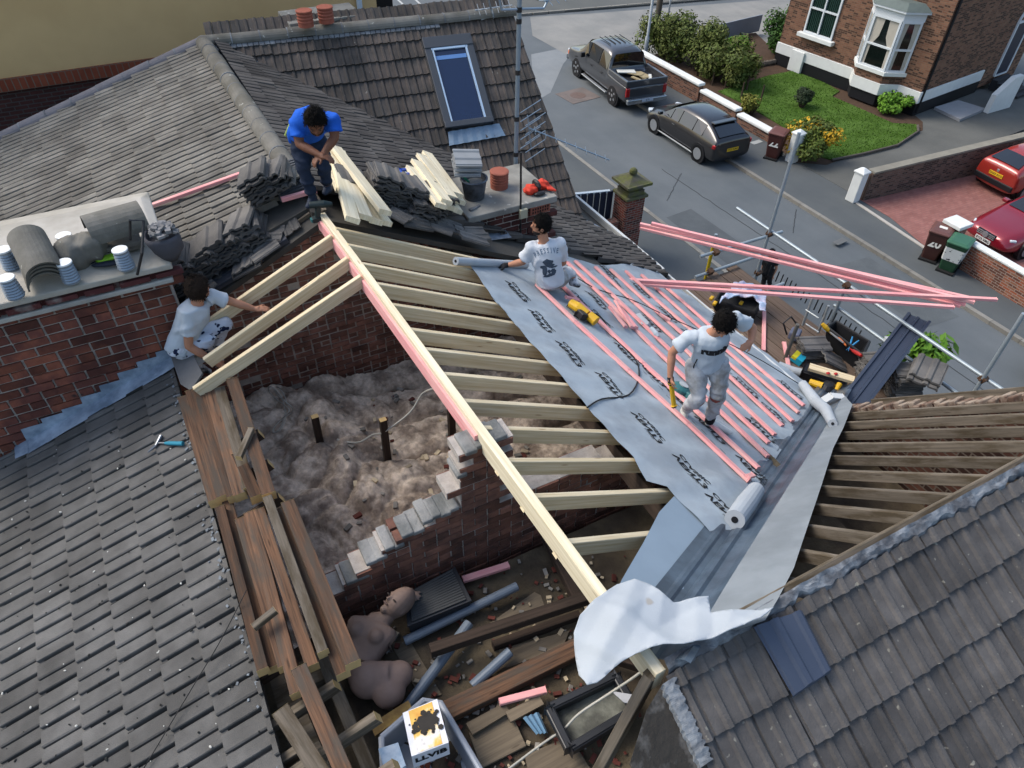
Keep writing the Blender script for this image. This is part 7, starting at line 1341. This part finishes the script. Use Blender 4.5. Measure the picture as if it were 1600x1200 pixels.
    for sd_ in 'lr':
        hp, kn, an_ = g['hp' + sd_], g['kn' + sd_], g['an' + sd_]; mt_.ell(hp, (.098 * s,) * 3, None, 12); mt_.tube([hp, hp.lerp(kn, .4), kn], [.1 * s, .094 * s * bag, .072 * s * bag], 14); mt_.ell(kn, (.07 * s,) * 3, None, 12); mt_.tube([kn, kn.lerp(an_, .4), kn.lerp(an_, .93)], [.071 * s * bag, .07 * s * bag, .054 * s * bag], 14)
    tr_ = mt_.build('trousers', pants, o, remesh=.012, sm=3)
    for v_ in tr_.data.vertices: c = v_.co; v_.co = c + v_.normal * (.02 * max(0, 1 - 3 * abs(noise.noise(Vector((c.x * 4, c.y * 4, c.z * 9)) + Vector((0, s, 3))))) - .008 + .008 * noise.noise(c * 12))
    for sd_ in 'lr':
        an_, toe = g['an' + sd_], g['to' + sd_]; f_ = (toe - an_); dn = Vector((0, 0, -1)); heel = an_ + dn * .055 * s - Vector((f_.x, f_.y, 0)).normalized() * .035 * s; sm_ = MB()
        sm_.tube([heel, heel.lerp(toe, .45) + Vector((0, 0, .012)), toe], [.046 * s, .047 * s, .03 * s], 12); sm_.tube([an_ + Vector((0, 0, .02)), heel.lerp(toe, .22)], [.04 * s, .046 * s], 12); sm_.ell(toe, (.036 * s, .036 * s, .026 * s), None, 10); sh_ = sm_.build('shoe', shoes, o, remesh=.009, sm=2)
    return o, shirt, dict(ax=ax, sv=sv, dv=dv, hr=hr, HM=HM, hd=hd, fv=fv, hv=hv)
def print_on(shirt, mb_src, d, name, m_, off=.004):      # lay flat shapes on to the cloth along direction d
    me = shirt.data; W_ = Wm(shirt); bv = BVHTree.FromPolygons([W_ @ v_.co for v_ in me.vertices], [tuple(p.vertices) for p in me.polygons]); d = Vector(d).normalized()
    bm = bmesh.new(); tmp = bpy.data.meshes.new('t'); tmp.from_pydata([tuple(v_) for v_ in mb_src.v], [], mb_src.f); bm.from_mesh(tmp); bmesh.ops.triangulate(bm, faces=bm.faces[:]); bmesh.ops.subdivide_edges(bm, edges=[e for e in bm.edges if e.calc_length() > .02], cuts=1, use_grid_fill=True)
    out = MB(); ok = {}
    for v_ in bm.verts:
        h = bv.ray_cast(v_.co - d * .5, d, 1.0); ok[v_.index] = h[0] is not None; out.v.append((h[0] - d * off) if h[0] is not None else v_.co.copy())
    bm.verts.index_update()
    for f in bm.faces:
        if all(ok.get(v_.index, False) for v_ in f.verts): out.f.append([v_.index for v_ in f.verts]); out.mi.append(0); out.uv.append(None)
    bm.free(); bpy.data.meshes.remove(tmp); return out.build(name, m_, shirt)
def joints(base_d, **kw): return {k: (atdepth(v[0], v[1], base_d + (v[2] if len(v) > 2 else 0)) if isinstance(v, tuple) else v) for k, v in kw.items()}
# the standing worker on the battens
fA, fB = PR(1066, 646, .0), PR(1112, 668, .0); bd_ = (fA.dot(FWD) + fB.dot(FWD)) / 2; dA, dB = fA.dot(FWD) - bd_, fB.dot(FWD) - bd_
J = joints(bd_, pelvis=(1105, 567, .02), neck=(1114, 517, -.05), head=(1131, 506, -.17), shl=(1076, 526, -.02), shr=(1149, 496, -.08), ell=(1050, 551, .0), wrl=(1047, 588, -.1), hal=(1049, 601, -.14), elr=(1176, 512, .0), wrr=(1174, 533, -.12), har=(1167, 540, -.18), hpl=(1086, 571, .0), hpr=(1125, 567, .02), knl=(1092, 622, -.14), knr=(1123, 614, -.1), anl=(1071, 637, dA - .02), anr=(1110, 654, dB), tol=(1068, 660, dA - .1), tor=(1140, 675, dB - .04))
J.update(curl=1.0, pnl=Vector((-.6, .4, .3)), pnr=Vector((1, 0, .3)), hs=1.16)
m1, s1_, k1 = person('standing worker in a pale t-shirt and grubby white trousers walking over the battens', J, .9, face=(-.35, -.4, -.9), headup=(-.42, -.5, .7), hairs=1.1, bag=1.12)
mb = MB(); fd = -k1['dv'] if k1['dv'].dot(CP - J['neck']) > 0 else k1['dv']; c = J['pelvis'].lerp(J['neck'], .66); up_ = k1['ax']; rt_ = fd.cross(up_); Mx = Matrix((rt_, up_, -fd)).transposed(); text_mb(mb, 'runnir', Matrix.Translation(c - fd * .3 + rt_ * .03) @ Mx.to_4x4() @ Matrix.Shear('XZ', 4, (0, 0)), .1, bold=.008); print_on(s1_, mb, fd, 'shirt_print', INK)
RAWS = mat('pad_redbrown', '#7a4038', .8, .15, 8); mb = MB()
for kn, an_ in ((J['knl'], J['anl']), (J['knr'], J['anr'])): p = kn.lerp(an_, .12); mb.tube([p + (kn - an_).normalized() * .02, p - (kn - an_).normalized() * .02], [.073, .073], 14)
mb.build('knee_patch', RAWS, m1)
mb = MB()
for sx in (-1, 1):
    p = J['hpl'] if sx < 0 else J['hpr']; c = p + (CP - p).normalized() * .095; mb.tube([c + Vector((.01, 0, .08)), c + Vector((.015 * sx, 0, 0)), c + Vector((.0, 0, -.09))], .006, 6)
p = J['pelvis'] + (CP - J['pelvis']).normalized() * .135; mb.tube([p + Vector((0, 0, .02)), p + Vector((.02, -.01, -.1))], .007, 6); mb.tube([p + Vector((.02, 0, .02)), p + Vector((.035, -.01, -.08))], .007, 6); mb.build('drawstring', BLACKC, m1)
mb = MB(); p = J['anr'] + Vector((0, 0, .035)); mb.tube([p, p - Vector((0, 0, .08))], [.05, .049], 12); mb.build('sock', BLACKC, m1)
hh = J['wrl'].lerp(J['hal'], .8); e_ = atdepth(1053, 634, bd_ - .22); km = thing('utility_knife', 'yellow handled tool held point down by the standing worker', 'tool', e_); mb = MB(); mb.bar(hh.lerp(e_, .0), e_, .045, .03); mb.build('handle', YELT, km, bevel=.008); mb = MB(); mb.bar(hh - (e_ - hh).normalized() * .06, hh.lerp(e_, .08), .05, .034); mb.bar(e_, e_ + (e_ - hh).normalized() * .02, .04, .026); mb.build('end_cap', TBLK, km)
# the worker crouching on the tile edge
pb_ = PLS(283, 548, .14); bd_ = pb_.dot(FWD)
J = joints(bd_, pelvis=(284, 540, 0), neck=(309, 472, .08), head=(310, 452, .12), shl=(331, 463, .2), shr=(293, 491, -.04), ell=(364, 472, .28), wrl=(398, 483, .32), hal=(412, 482, .33), elr=(295, 541, -.1), wrr=(337, 566, -.05), har=(351, 574, -.03), hpl=(296, 533, .1), hpr=(286, 545, -.04), knl=(352, 506, .26), knr=(327, 530, .05), anl=(326, 556, .26), anr=(309, 566, .08), tol=(345, 562, .3), tor=(326, 580, .1))
J.update(curl=.8, pnl=Vector((0, -.2, 1)), pnr=Vector((0, -.3, 1)), hs=1.12)
m2, s2_, k2_ = person('crouching worker in a pale t-shirt and paint splattered trousers holding two new rafters', J, .95, face=(.85, .5, -.35), headup=(.05, 0, 1), hair=HAIR_B, hairs=1.1, pants=PANT_S, shoes=mat('shoe_blackwhite', '#1b1d22', .6, .1, 6, c2='#b9bcc0', c2s=9, c2t=.52))
mb = MB(); mb.prism([PLS(u, v, .1) for u, v in ((264, 545), (296, 540), (318, 585), (300, 612), (284, 602))], NL * .02); mb.build('lead_sheet', mat('lead_dull', '#5e5f60', .6, .2, 5, .3, 20), house, fix=True)
# the seated worker with his back to us
pb_ = PR(860, 447, .1); bd_ = pb_.dot(FWD)
J = joints(bd_, pelvis=(859, 438, 0), neck=(850, 376, .05), head=(846, 352, .06), shl=(830, 388, .02), shr=(874, 381, .06), ell=(817, 409, .06), wrl=(795, 414, .1), hal=(782, 415, .1), elr=(880, 410, .22), wrr=(868, 415, .42), har=(862, 414, .46), hpl=(850, 440, .02), hpr=(870, 439, .02), knl=(852, 424, .42), knr=(888, 426, .3), anl=(858, 440, .55), anr=(896, 437, .2), tol=(850, 432, .68), tor=(903, 446, .14))
J.update(curl=.9, pnl=Vector((0, 0, 1)), hs=1.08)
m3, s3_, k3 = person('seated worker in a white t-shirt with a dark back print unrolling the membrane', J, .98, face=(-.85, .5, -.12), headup=(-.06, 0, 1), tee=TEE2, pants=PANT_W, gloves='l', beard=True, shoes=mat('shoe_blackwhite', '#1b1d22'), sleeve=.7, hem=.1)
bk_ = k3['dv'] if k3['dv'].dot(CP - J['neck']) > 0 else -k3['dv']; d_in = -bk_; up_ = k3['ax']; rt_ = up_.cross(bk_); Mx = Matrix((rt_, up_, bk_)).transposed(); c = J['pelvis'].lerp(J['neck'], .82)
mb = MB(); txt = 'PRESSIVE'
for k, ch in enumerate(txt): t = (k - 3.5) / 3.5; text_mb(mb, ch, Matrix.Translation(c + rt_ * t * .125 + up_ * (.02 - .04 * t * t)) @ Mx.to_4x4() @ Matrix.Rotation(-t * .25, 4, 'Z') @ Matrix.Scale(1.5, 4, (0, 1, 0)), .05, bold=.001)
print_on(s3_, mb, d_in, 'shirt_lettering', mat('print_blue', '#5d6e80', .8))
mb = MB(); rr = random.Random(12); c = J['pelvis'].lerp(J['neck'], .45)
for (x, y, w_, h) in ((.0, .07, .07, .045), (.02, .03, .05, .03), (-.05, -.03, .035, .06), (-.06, .02, .05, .02), (.05, -.05, .03, .05), (.02, -.09, .05, .02), (-.03, -.1, .05, .015), (.06, .0, .05, .012), (0, -.04, .02, .03)):
    mb.face([c + rt_ * (x + w_ * math.cos(a) * rr.uniform(.6, 1.2)) + up_ * (y + h * math.sin(a) * rr.uniform(.6, 1.2)) for a in [j * .57 for j in range(11)]])
print_on(s3_, mb, d_in, 'shirt_graphic', mat('print_grey', '#3c4754', .8, .2, 20))
# the worker in blue bending over the ridge end
fA = G(486, 318, ZR + .05); bd_ = fA.dot(FWD)
J = joints(bd_, pelvis=(476, 212, .22), neck=(490, 181, -.14), head=(493, 190, -.27), shl=(464, 196, -.12), shr=(521, 190, -.1), ell=(468, 225, -.2), wrl=(499, 242, -.3), hal=(512, 246, -.32), elr=(523, 215, -.16), wrr=(505, 241, -.26), har=(497, 247, -.3), hpl=(470, 224, .16), hpr=(498, 221, .16), knl=(474, 262, .02), knr=(506, 258, .1), anl=(487, 305, .0), anr=(511, 290, .16), tol=(482, 322, -.06), tor=(508, 301, .08))
J.update(curl=.9, pnl=Vector((0, 0, 1)), pnr=Vector((0, 0, 1)), hs=1.1, bend=0)
m4, s4_, k4 = person('worker in a bright blue t-shirt and navy trousers bending over the ridge end', J, 1.0, face=(-.2, -.6, -.8), headup=(-.15, -.6, .75), skin=SKIN_B, tee=TEEB, pants=PANT_N, shoes=SHOE_B, beard=True, hairs=1.06)
mb = MB(); p = atdepth(452, 196, bd_ + .2); mb.tube([p + Vector((.08, 0, .06)), p, p + Vector((-.06, 0, -.09)), p + Vector((0, 0, -.13))], .01, 6); mb.build('belt_hook', mat('hook_lime', '#9fae5a', .5, .05), m4)
dg_ = thing('cordless_drill', 'black and teal cordless drill standing at the ridge end by the blue shirted man', 'drill', G(494, 336, ZR)); mb = MB(); p = G(497, 322, ZR + .1); mb.tube([p + Vector((-.08, .02, .02)), p + Vector((.06, -.02, .02)), p + Vector((.14, -.04, .01))], [.035, .04, .02], 10); mb.bar(p, p + Vector((-.03, 0, -.13)), .05, .05); mb.box(p + Vector((-.04, 0, -.14)), (.09, .07, .05)); mb.build('drill_body', mat('drill_dark', '#1d2b2d', .5, .1), dg_, bevel=.006); mb = MB(); mb.box(p + Vector((-.09, 0, -.14)), (.02, .05, .035)); mb.build('battery_label', mat('tool_teal', '#2f6163'), dg_)
# passer-by on the near pavement
fA = G(1194, 449, .1); bd_ = fA.dot(FWD)
J = joints(bd_, pelvis=(1199, 424, 0), neck=(1204, 403, 0), head=(1206, 396, -.05), shl=(1196, 405, .05), shr=(1212, 405, -.05), ell=(1192, 418, .1), wrl=(1194, 428, .05), elr=(1213, 419, -.1), wrr=(1208, 430, -.12), hpl=(1196, 426, .05), hpr=(1202, 426, -.05), knl=(1194, 438, .05), knr=(1203, 437, -.1), anl=(1190, 448, .02), anr=(1202, 447, -.05), tol=(1188, 452, -.1), tor=(1200, 452, -.2))
J.update(curl=.6, hs=1.05)
m5, s5_, k5 = person('passer-by in black clothes and cap on the pavement behind the scaffold', J, .98, face=(-.4, -.8, -.2), headup=(0, 0, 1), tee=BLACKC, pants=BLACKC, shoes=SHOE_W, hair=BLACKC)
# ------------------------------------------------------------------ scaffold along the eaves and what lies on it
XS, ZD = 9.0, 4.9
TUBE = mat('scaffold_tube', '#8c979d', .45, .12, 6, .1, 30, spec=.5, metal=.3); RUST = mat('coupler_rust', '#4f3b2c', .7, .3, 14, .3, 40); YPAINT = mat('scaffold_yellow', '#a8951f', .5, .1, 6)
scf = thing('scaffold', 'tube scaffold with a boarded deck along the street eaves', 'scaffold', (8.2, 5, 0))
def tub(name, p, q, m_=TUBE, r_=.028): mb = MB(); mb.tube([p, q], r_, 12); return mb.build(name, m_, scf)
def coupler(p): mb = MB(); mb.box(p, (.09, .1, .09), Matrix.Rotation(.4, 3, 'X')); mb.tube([Vector(p) - Vector((.09, 0, 0)), Vector(p) + Vector((.09, 0, 0))], .016, 6); mb.build('coupler', RUST, scf, bevel=.012)
zr1 = AX(1407, 505, XS).z; zr2 = AX(1340, 502, XS).z; zr2 = min(zr2, zr1 - .35)
for (y0, y1), z in (((AX(1148, 326, XS).y, AX(1276, 409, XS).y), zr1 + .03), ((AX(1278, 410, XS).y, AX(1600, 616, XS).y - .8), zr1)): tub('guard_rail', (XS + .05, y0, z), (XS + .05, y1, z))
y2 = AX(1300, 478, XS).y; tub('guard_rail', (XS + .05, y2, AX(1300, 478, XS).z), (XS + .05, y2 - 4.5, AX(1300, 478, XS).z - .02))
STD = []
for (u, v), yl in (((1249, 207), None), ((1600, 490), None), ((1322, 446), None)):
    p = AX(u, v, XS); STD.append(p.y); tub('standard', (XS, p.y, 0), (XS, p.y, p.z)); coupler((XS + .02, p.y, zr1)); coupler((XS + .02, p.y, ZD - .1))
p = AX(1119, 366, 8.0); tub('standard', (8.0, p.y, 0), (8.0, p.y, p.z)); q = AX(1100, 462, 8.0); mb = MB(); mb.tube([(8.0, p.y, q.z), (8.0, p.y, p.z - .22)], .031, 12); mb.build('painted_sleeve', YPAINT, scf)
for a, b in (((1094, 401), (1222, 362)), ((1086, 433), (1190, 398)), ((1200, 452), (1224, 443))):
    z = AX(a[0] + 25, a[1] - 6, 8.0).z; tub('transom', G(*a, z), G(*b, z)); 
coupler(AX(1119, 394, 8.0)); coupler(AX(1110, 424, 8.0))
for a, b in (((1262, 465), (1254, 508)), ((1283, 482), (1278, 520))): P0 = G(*b, ZD + .15); t = AY(a[0], a[1], P0.y); tub('ladder_stile', P0, Vector((P0.x, P0.y, t.z)), mat('ladder_alloy', '#9aa0a2', .4, .1, metal=.4), .02)
for v in (484, 506): p, q = G(1259, v, ZD + .5), G(1279, v + 13, ZD + .5); tub('ladder_rung', p, q, mat('ladder_alloy', '#9aa0a2'), .012)
DECK = wood('deck_board', '#57493e', '#6f6055', '#3c322b', rough=.9, objvar=.14, bump=.4)
for k in range(7):
    x = 7.16 + k * .235; mb = MB(); mb.bar((x, 7.6 - .1 * (k % 2), ZD), (x, .8, ZD), .222, .04); mb.build('deck_board', DECK, scf, bevel=.004)
mb = MB(); p, q = AX(1233, 552, 7.2), None; a = G(1226, 562, ZD); b = AY(1243, 508, a.y); tub('standard', Vector((a.x, a.y, ZD - .5)), Vector((a.x, a.y, b.z)), mat('tube_dark', '#5c5a55', .6, .2))
mb = MB()
for k in range(22): y = 7.2 - k * .1; mb.bar((8.95, y, ZD + .02), (8.95 + .02, y, ZD + .22), .012, .02)
mb.build('toe_guard', BLKP, scf)
# pink battens lying across the guard rail
GB = 'pink battens resting across the scaffold rail'
for a, b, z, lab in (((1000, 350), (1525, 468), 5.93, 'front upper batten of the long pink bundle over the street'), ((1018, 349), (1522, 472), 5.97, 'second batten of the long pink bundle over the street'), ((1000, 356), (1500, 478), 5.88, 'lower batten of the long pink bundle over the street'), ((1065, 362), (1508, 476), 5.9, 'underside batten of the long pink bundle over the street'), ((955, 436), (1557, 468), 6.0, 'longest lone pink batten reaching farthest over the street'), ((975, 442), (1490, 480), 5.95, 'lower of the two pink battens lying on the membrane edge')):
    p, q = G(*a, z + .05), G(*b, z - .02); plank('pink_batten', lab, 'batten', GB, p, q, .055, .042, W_PINK)
for a, b, lab in (((1194, 486), (1193, 548), 'pink offcut lying straight along the scaffold deck'), ((1225, 535), (1232, 572), 'short pink offcut under the dark post on the scaffold deck')):
    plank('pink_offcut', lab, 'offcut', 'pink offcuts on the scaffold', G(*a, ZD + .05), G(*b, ZD + .05), .06, .03, W_PINK)
# gutter trough
p, q = G(1335, 628, 5.3), G(1436, 497, 5.6); tg_ = thing('gutter_trough', 'long dark blue valley trough leaning over the scaffold', 'trough', p); a = (q - p).normalized(); s_ = a.cross(Vector((0, 0, 1))).normalized(); u_ = s_.cross(a); mb = MB(); prof = [(-.17, .03), (-.13, .035), (-.12, .0), (-.04, .0), (-.03, .022), (0, .022), (.01, .0), (.12, 0), (.13, .035), (.17, .03)]
for i in range(2):
    e = (p - a * .1) if i == 0 else q
    for x, h in prof: mb.v.append(e + s_ * x + u_ * h)
for k in range(len(prof) - 1): mb.f.append([k, k + 1, k + 11, k + 10]); mb.mi.append(0); mb.uv.append(None)
o = mb.build('trough_sheet', mat('trough_navy', '#2b3342', .45, .1, 5, spec=.5), tg_, fix=True); md = o.modifiers.new('s', 'SOLIDIFY'); md.thickness = .008
# tool tote
def deck(u, v, h=0): return G(u, v, ZD + .02 + h)
tt = thing('tool_tote', 'open black tool bag crammed with hand tools', 'tool bag', deck(1315, 540)); q = [deck(u, v, .3) for u, v in ((1292, 512), (1306, 503), (1358, 535), (1348, 556))]; c = sum(q, Vector()) / 4; mb = MB()
for i in range(4):
    A, B = q[i], q[(i + 1) % 4]; mb.prism([A, B, c.lerp(B, .85) - Vector((0, 0, .3)), c.lerp(A, .85) - Vector((0, 0, .3))], (c - (A + B) / 2).normalized() * .03)
mb.prism([c.lerp(A, .8) - Vector((0, 0, .28)) for A in q], (0, 0, .1)); mb.build('bag_body', mat('bag_black', '#17181b', .8, .15, 8), tt, fix=True)
mb = MB()
for i in range(4): mb.tube([q[i] + Vector((0, 0, .01)), q[(i + 1) % 4] + Vector((0, 0, .01))], .022, 8)
mb.build('bag_rim', TBLK, tt)
TOOLC = {'yellow': '#b5a01e', 'blue': '#2f86b8', 'orange': '#b8622c', 'red': '#a52a26', 'grey': '#77797b'}
for lab, cn, a, b, r_ in (('yellow level end sticking out of the tool bag', 'yellow', (1294, 516), (1285, 506), .04), ('blue handled pliers in the tool bag', 'blue', (1328, 540), (1332, 526), .014), ('second blue handle spread from the pliers', 'blue', (1330, 541), (1342, 532), .014), ('orange handled screwdriver in the tool bag', 'orange', (1310, 527), (1322, 540), .016), ('red handled snips in the tool bag', 'red', (1333, 548), (1346, 556), .03), ('grey hammer head at the corner of the tool bag', 'grey', (1298, 520), (1318, 536), .016)):
    p, q2 = deck(*a, .3), deck(*b, .38); mb = MB(); mb.tube([p, p.lerp(q2, .5), q2], [r_ * .8, r_, r_ * .7], 10); mb.tube([p, p + (p - q2).normalized() * .09], [r_ * .5, r_ * .4], 8); tag(center_origin(mb.build('hand_tool', mat('tool_' + cn, TOOLC[cn], .45, .08))), lab, 'hand tool', 'tools in the tool bag')
# work bag under the shirt
wb_ = thing('work_bag', 'black and yellow open work bag on the end of the scaffold deck', 'bag', deck(1155, 478)); c = deck(1152, 476, .14); mb = MB(); RBg = Matrix.Rotation(-1.0, 3, 'Z'); mb.loft([[c + RBg @ Vector((sx * .34 * f_, sy * .2 * f_, z_)) for sx, sy in ((-1, -1), (1, -1), (1, 1), (-1, 1))] for f_, z_ in ((.85, -.14), (1, -.05), (1.02, .08), (.9, .12), (.85, .06))]); mb.build('bag_body', mat('bag_black', '#17181b'), wb_, bevel=.04, fix=True)
for u, v in ((1112, 466), (1117, 474), (1158, 474)): mb = MB(); mb.box(deck(u, v, .2), (.1, .06, .05), Matrix.Rotation(.5, 3, 'Z')); mb.build('bag_trim', YELT, wb_, bevel=.015)
rr = random.Random(4); mb = MB(); pts = [G(u, v, ZD + .5) for u, v in ((1148, 434), (1158, 430), (1175, 433), (1192, 442), (1200, 455), (1199, 478), (1190, 476), (1186, 460), (1165, 452), (1140, 456), (1126, 465), (1130, 455), (1142, 446))]
poly_sheet(mb, pts, lambda x, y: ZD + .33 + .07 * tri(2.3 * x + 3.1 * y + nz(x, y, 2)) + .05 * tri(4.1 * x - 2.7 * y + nz(x, y, 3, 5)) + .02 * tri(9 * x + 6 * y), .03); o = mb.build('rumpled_shirt', mat('shirt_pale_blue', '#9fb2cc', .9, .1, 6, c2='#b9b3c4', c2s=5), smooth=True); md = o.modifiers.new('s', 'SOLIDIFY'); md.thickness = .02; tag(o, 'rumpled pale blue shirt dropped over the work bag', 'shirt')
# tin, roll tube, battens and boxes on the deck
bx0 = thing('nail_box', 'small yellow and turquoise box of nails', 'box', deck(1247, 561)); c = deck(1247, 560, .07); Rb = Matrix.Rotation(.35, 3, 'Z') @ Matrix.Rotation(.2, 3, 'X'); mb = MB(); mb.box(c, (.16, .17, .1), Rb); mb.build('box_body', mat('box_turq', '#2396b0', .5, .05), bx0); mb = MB(); mb.box(c + Rb @ Vector((0, .05, .028)), (.164, .075, .05), Rb); mb.build('box_flap', mat('box_yellow', '#c9c02c', .5, .05), bx0)
mb = MB(); mb.tube([deck(1216, 571, .1), deck(1240, 580, .1), deck(1275, 588, .1)], .065, 16); tag(center_origin(mb.build('membrane_roll', MEMW)), 'pale roll lying on the deck boards behind the eaves', 'roll')
p, q = deck(1264, 573, .3), deck(1334, 594, .3); plank('timber_offcut', 'pale timber offcut with red smears lying on the black case', 'offcut', None, p, q, .13, .05, W_NEW, mend=END_PALE)
mb = MB()
for u, v in ((1294, 583), (1306, 584)): mb.ell(deck(u, v, .345), (.035, .025, .012), None, 8)
tag(center_origin(mb.build('red_clip', mat('tool_red', TOOLC['red']))), 'small red plastic clips on the pale timber offcut', 'clip')
mb = MB(); p, q = deck(1254, 578, .15), deck(1322, 604, .15); mb.bar(p, q, .22, .14); tag(center_origin(mb.build('tool_case', BLKP, bevel=.02)), 'black tool case under the pale timber offcut', 'case')
yb = thing('power_drill', 'yellow and black power drill beside the black case', 'drill', deck(1290, 605)); mb = MB(); mb.tube([deck(1265, 597, .2), deck(1285, 604, .22)], [.05, .06], 12); mb.tube([deck(1305, 612, .2), deck(1312, 600, .25)], [.03, .04], 10); mb.build('tool_body', YELT, yb); mb = MB(); mb.ell(deck(1292, 608, .16), (.16, .12, .12), None, 12); mb.build('grip', TBLK, yb)
mw = thing('work_light', 'grey handled work lamp at the edge of the deck', 'lamp', deck(1240, 518)); c = deck(1242, 522, .12); mb = MB(); mb.box(c, (.2, .16, .14), Matrix.Rotation(.5, 3, 'Z')); mb.build('lamp_body', mat('lamp_grey', '#5d6376', .5, .2, 8), mw, bevel=.03); mb = MB(); mb.tube([c + Vector((-.12, .05, 0)), c + Vector((-.2, .12, .2)), c + Vector((-.04, .14, .26)), c + Vector((.06, .02, .1))], .014, 8); mb.build('handle', TBLK, mw)
# stacked old tiles on the deck
for (u, v), n_, U, V, lab in (((1362, 594), 12, (.5, 1, 0), (-1, .5, 0), 'of the stack on the left side of the dark trough'), ((1408, 618), 13, (.5, 1, 0), (-1, .5, 0), 'of the big stack on the right side of the dark trough'), ((1268, 556), 7, (.6, 1, 0), (-1, .6, 0), 'of the small stack by the nail box')):
    b = deck(u, v, 0); b.z = ZD + .02; stack(n_, b, U, V, lab=lab, grp='tiles in the stack ' + lab[3:], lean=(.004, .003))
for k, (u, v, h, rz) in enumerate(((1446, 585, .48, .5), (1452, 578, .53, .45))):
    o = tile0.copy(); COL.objects.link(o); o.matrix_basis = Matrix.Translation(deck(u, v, h)) @ Matrix.Rotation(rz, 4, 'Z') @ Matrix.Rotation(R(90), 4, 'Z') @ Matrix.Scale(1.25, 4); tag(o, ['large flat tile on the right scaffold stack, lower one', 'large flat tile on the right scaffold stack, upper one'][k], 'tile', 'large tiles on the right scaffold stack')
o = tile0.copy(); COL.objects.link(o); o.matrix_basis = Matrix.Translation(deck(1302, 562, .12)) @ Matrix.Rotation(1.1, 4, 'Z') @ Matrix.Rotation(.5, 4, 'X'); tag(o, 'single grey tile leaning against the tool bag', 'tile')
shrub('shrub', 'bright lime leafy shrub in front of the scaffold beside the dark trough', 'shrub', (1440, 562), 2.9, (.55, .55, .45), 700, .11, LIME, 77, base=G(1434, 566, 3.6))
mb = MB(); 
for u, v in ((1382, 545), (1388, 530), (1415, 548)): mb.box(deck(u, v, .5), (.1, .07, .05), Matrix.Rotation(u, 3, 'Z'))
kind(mb.build('scrap_bits', mat('scrap_white', '#b9bfc2', .5, .1)), 'stuff')
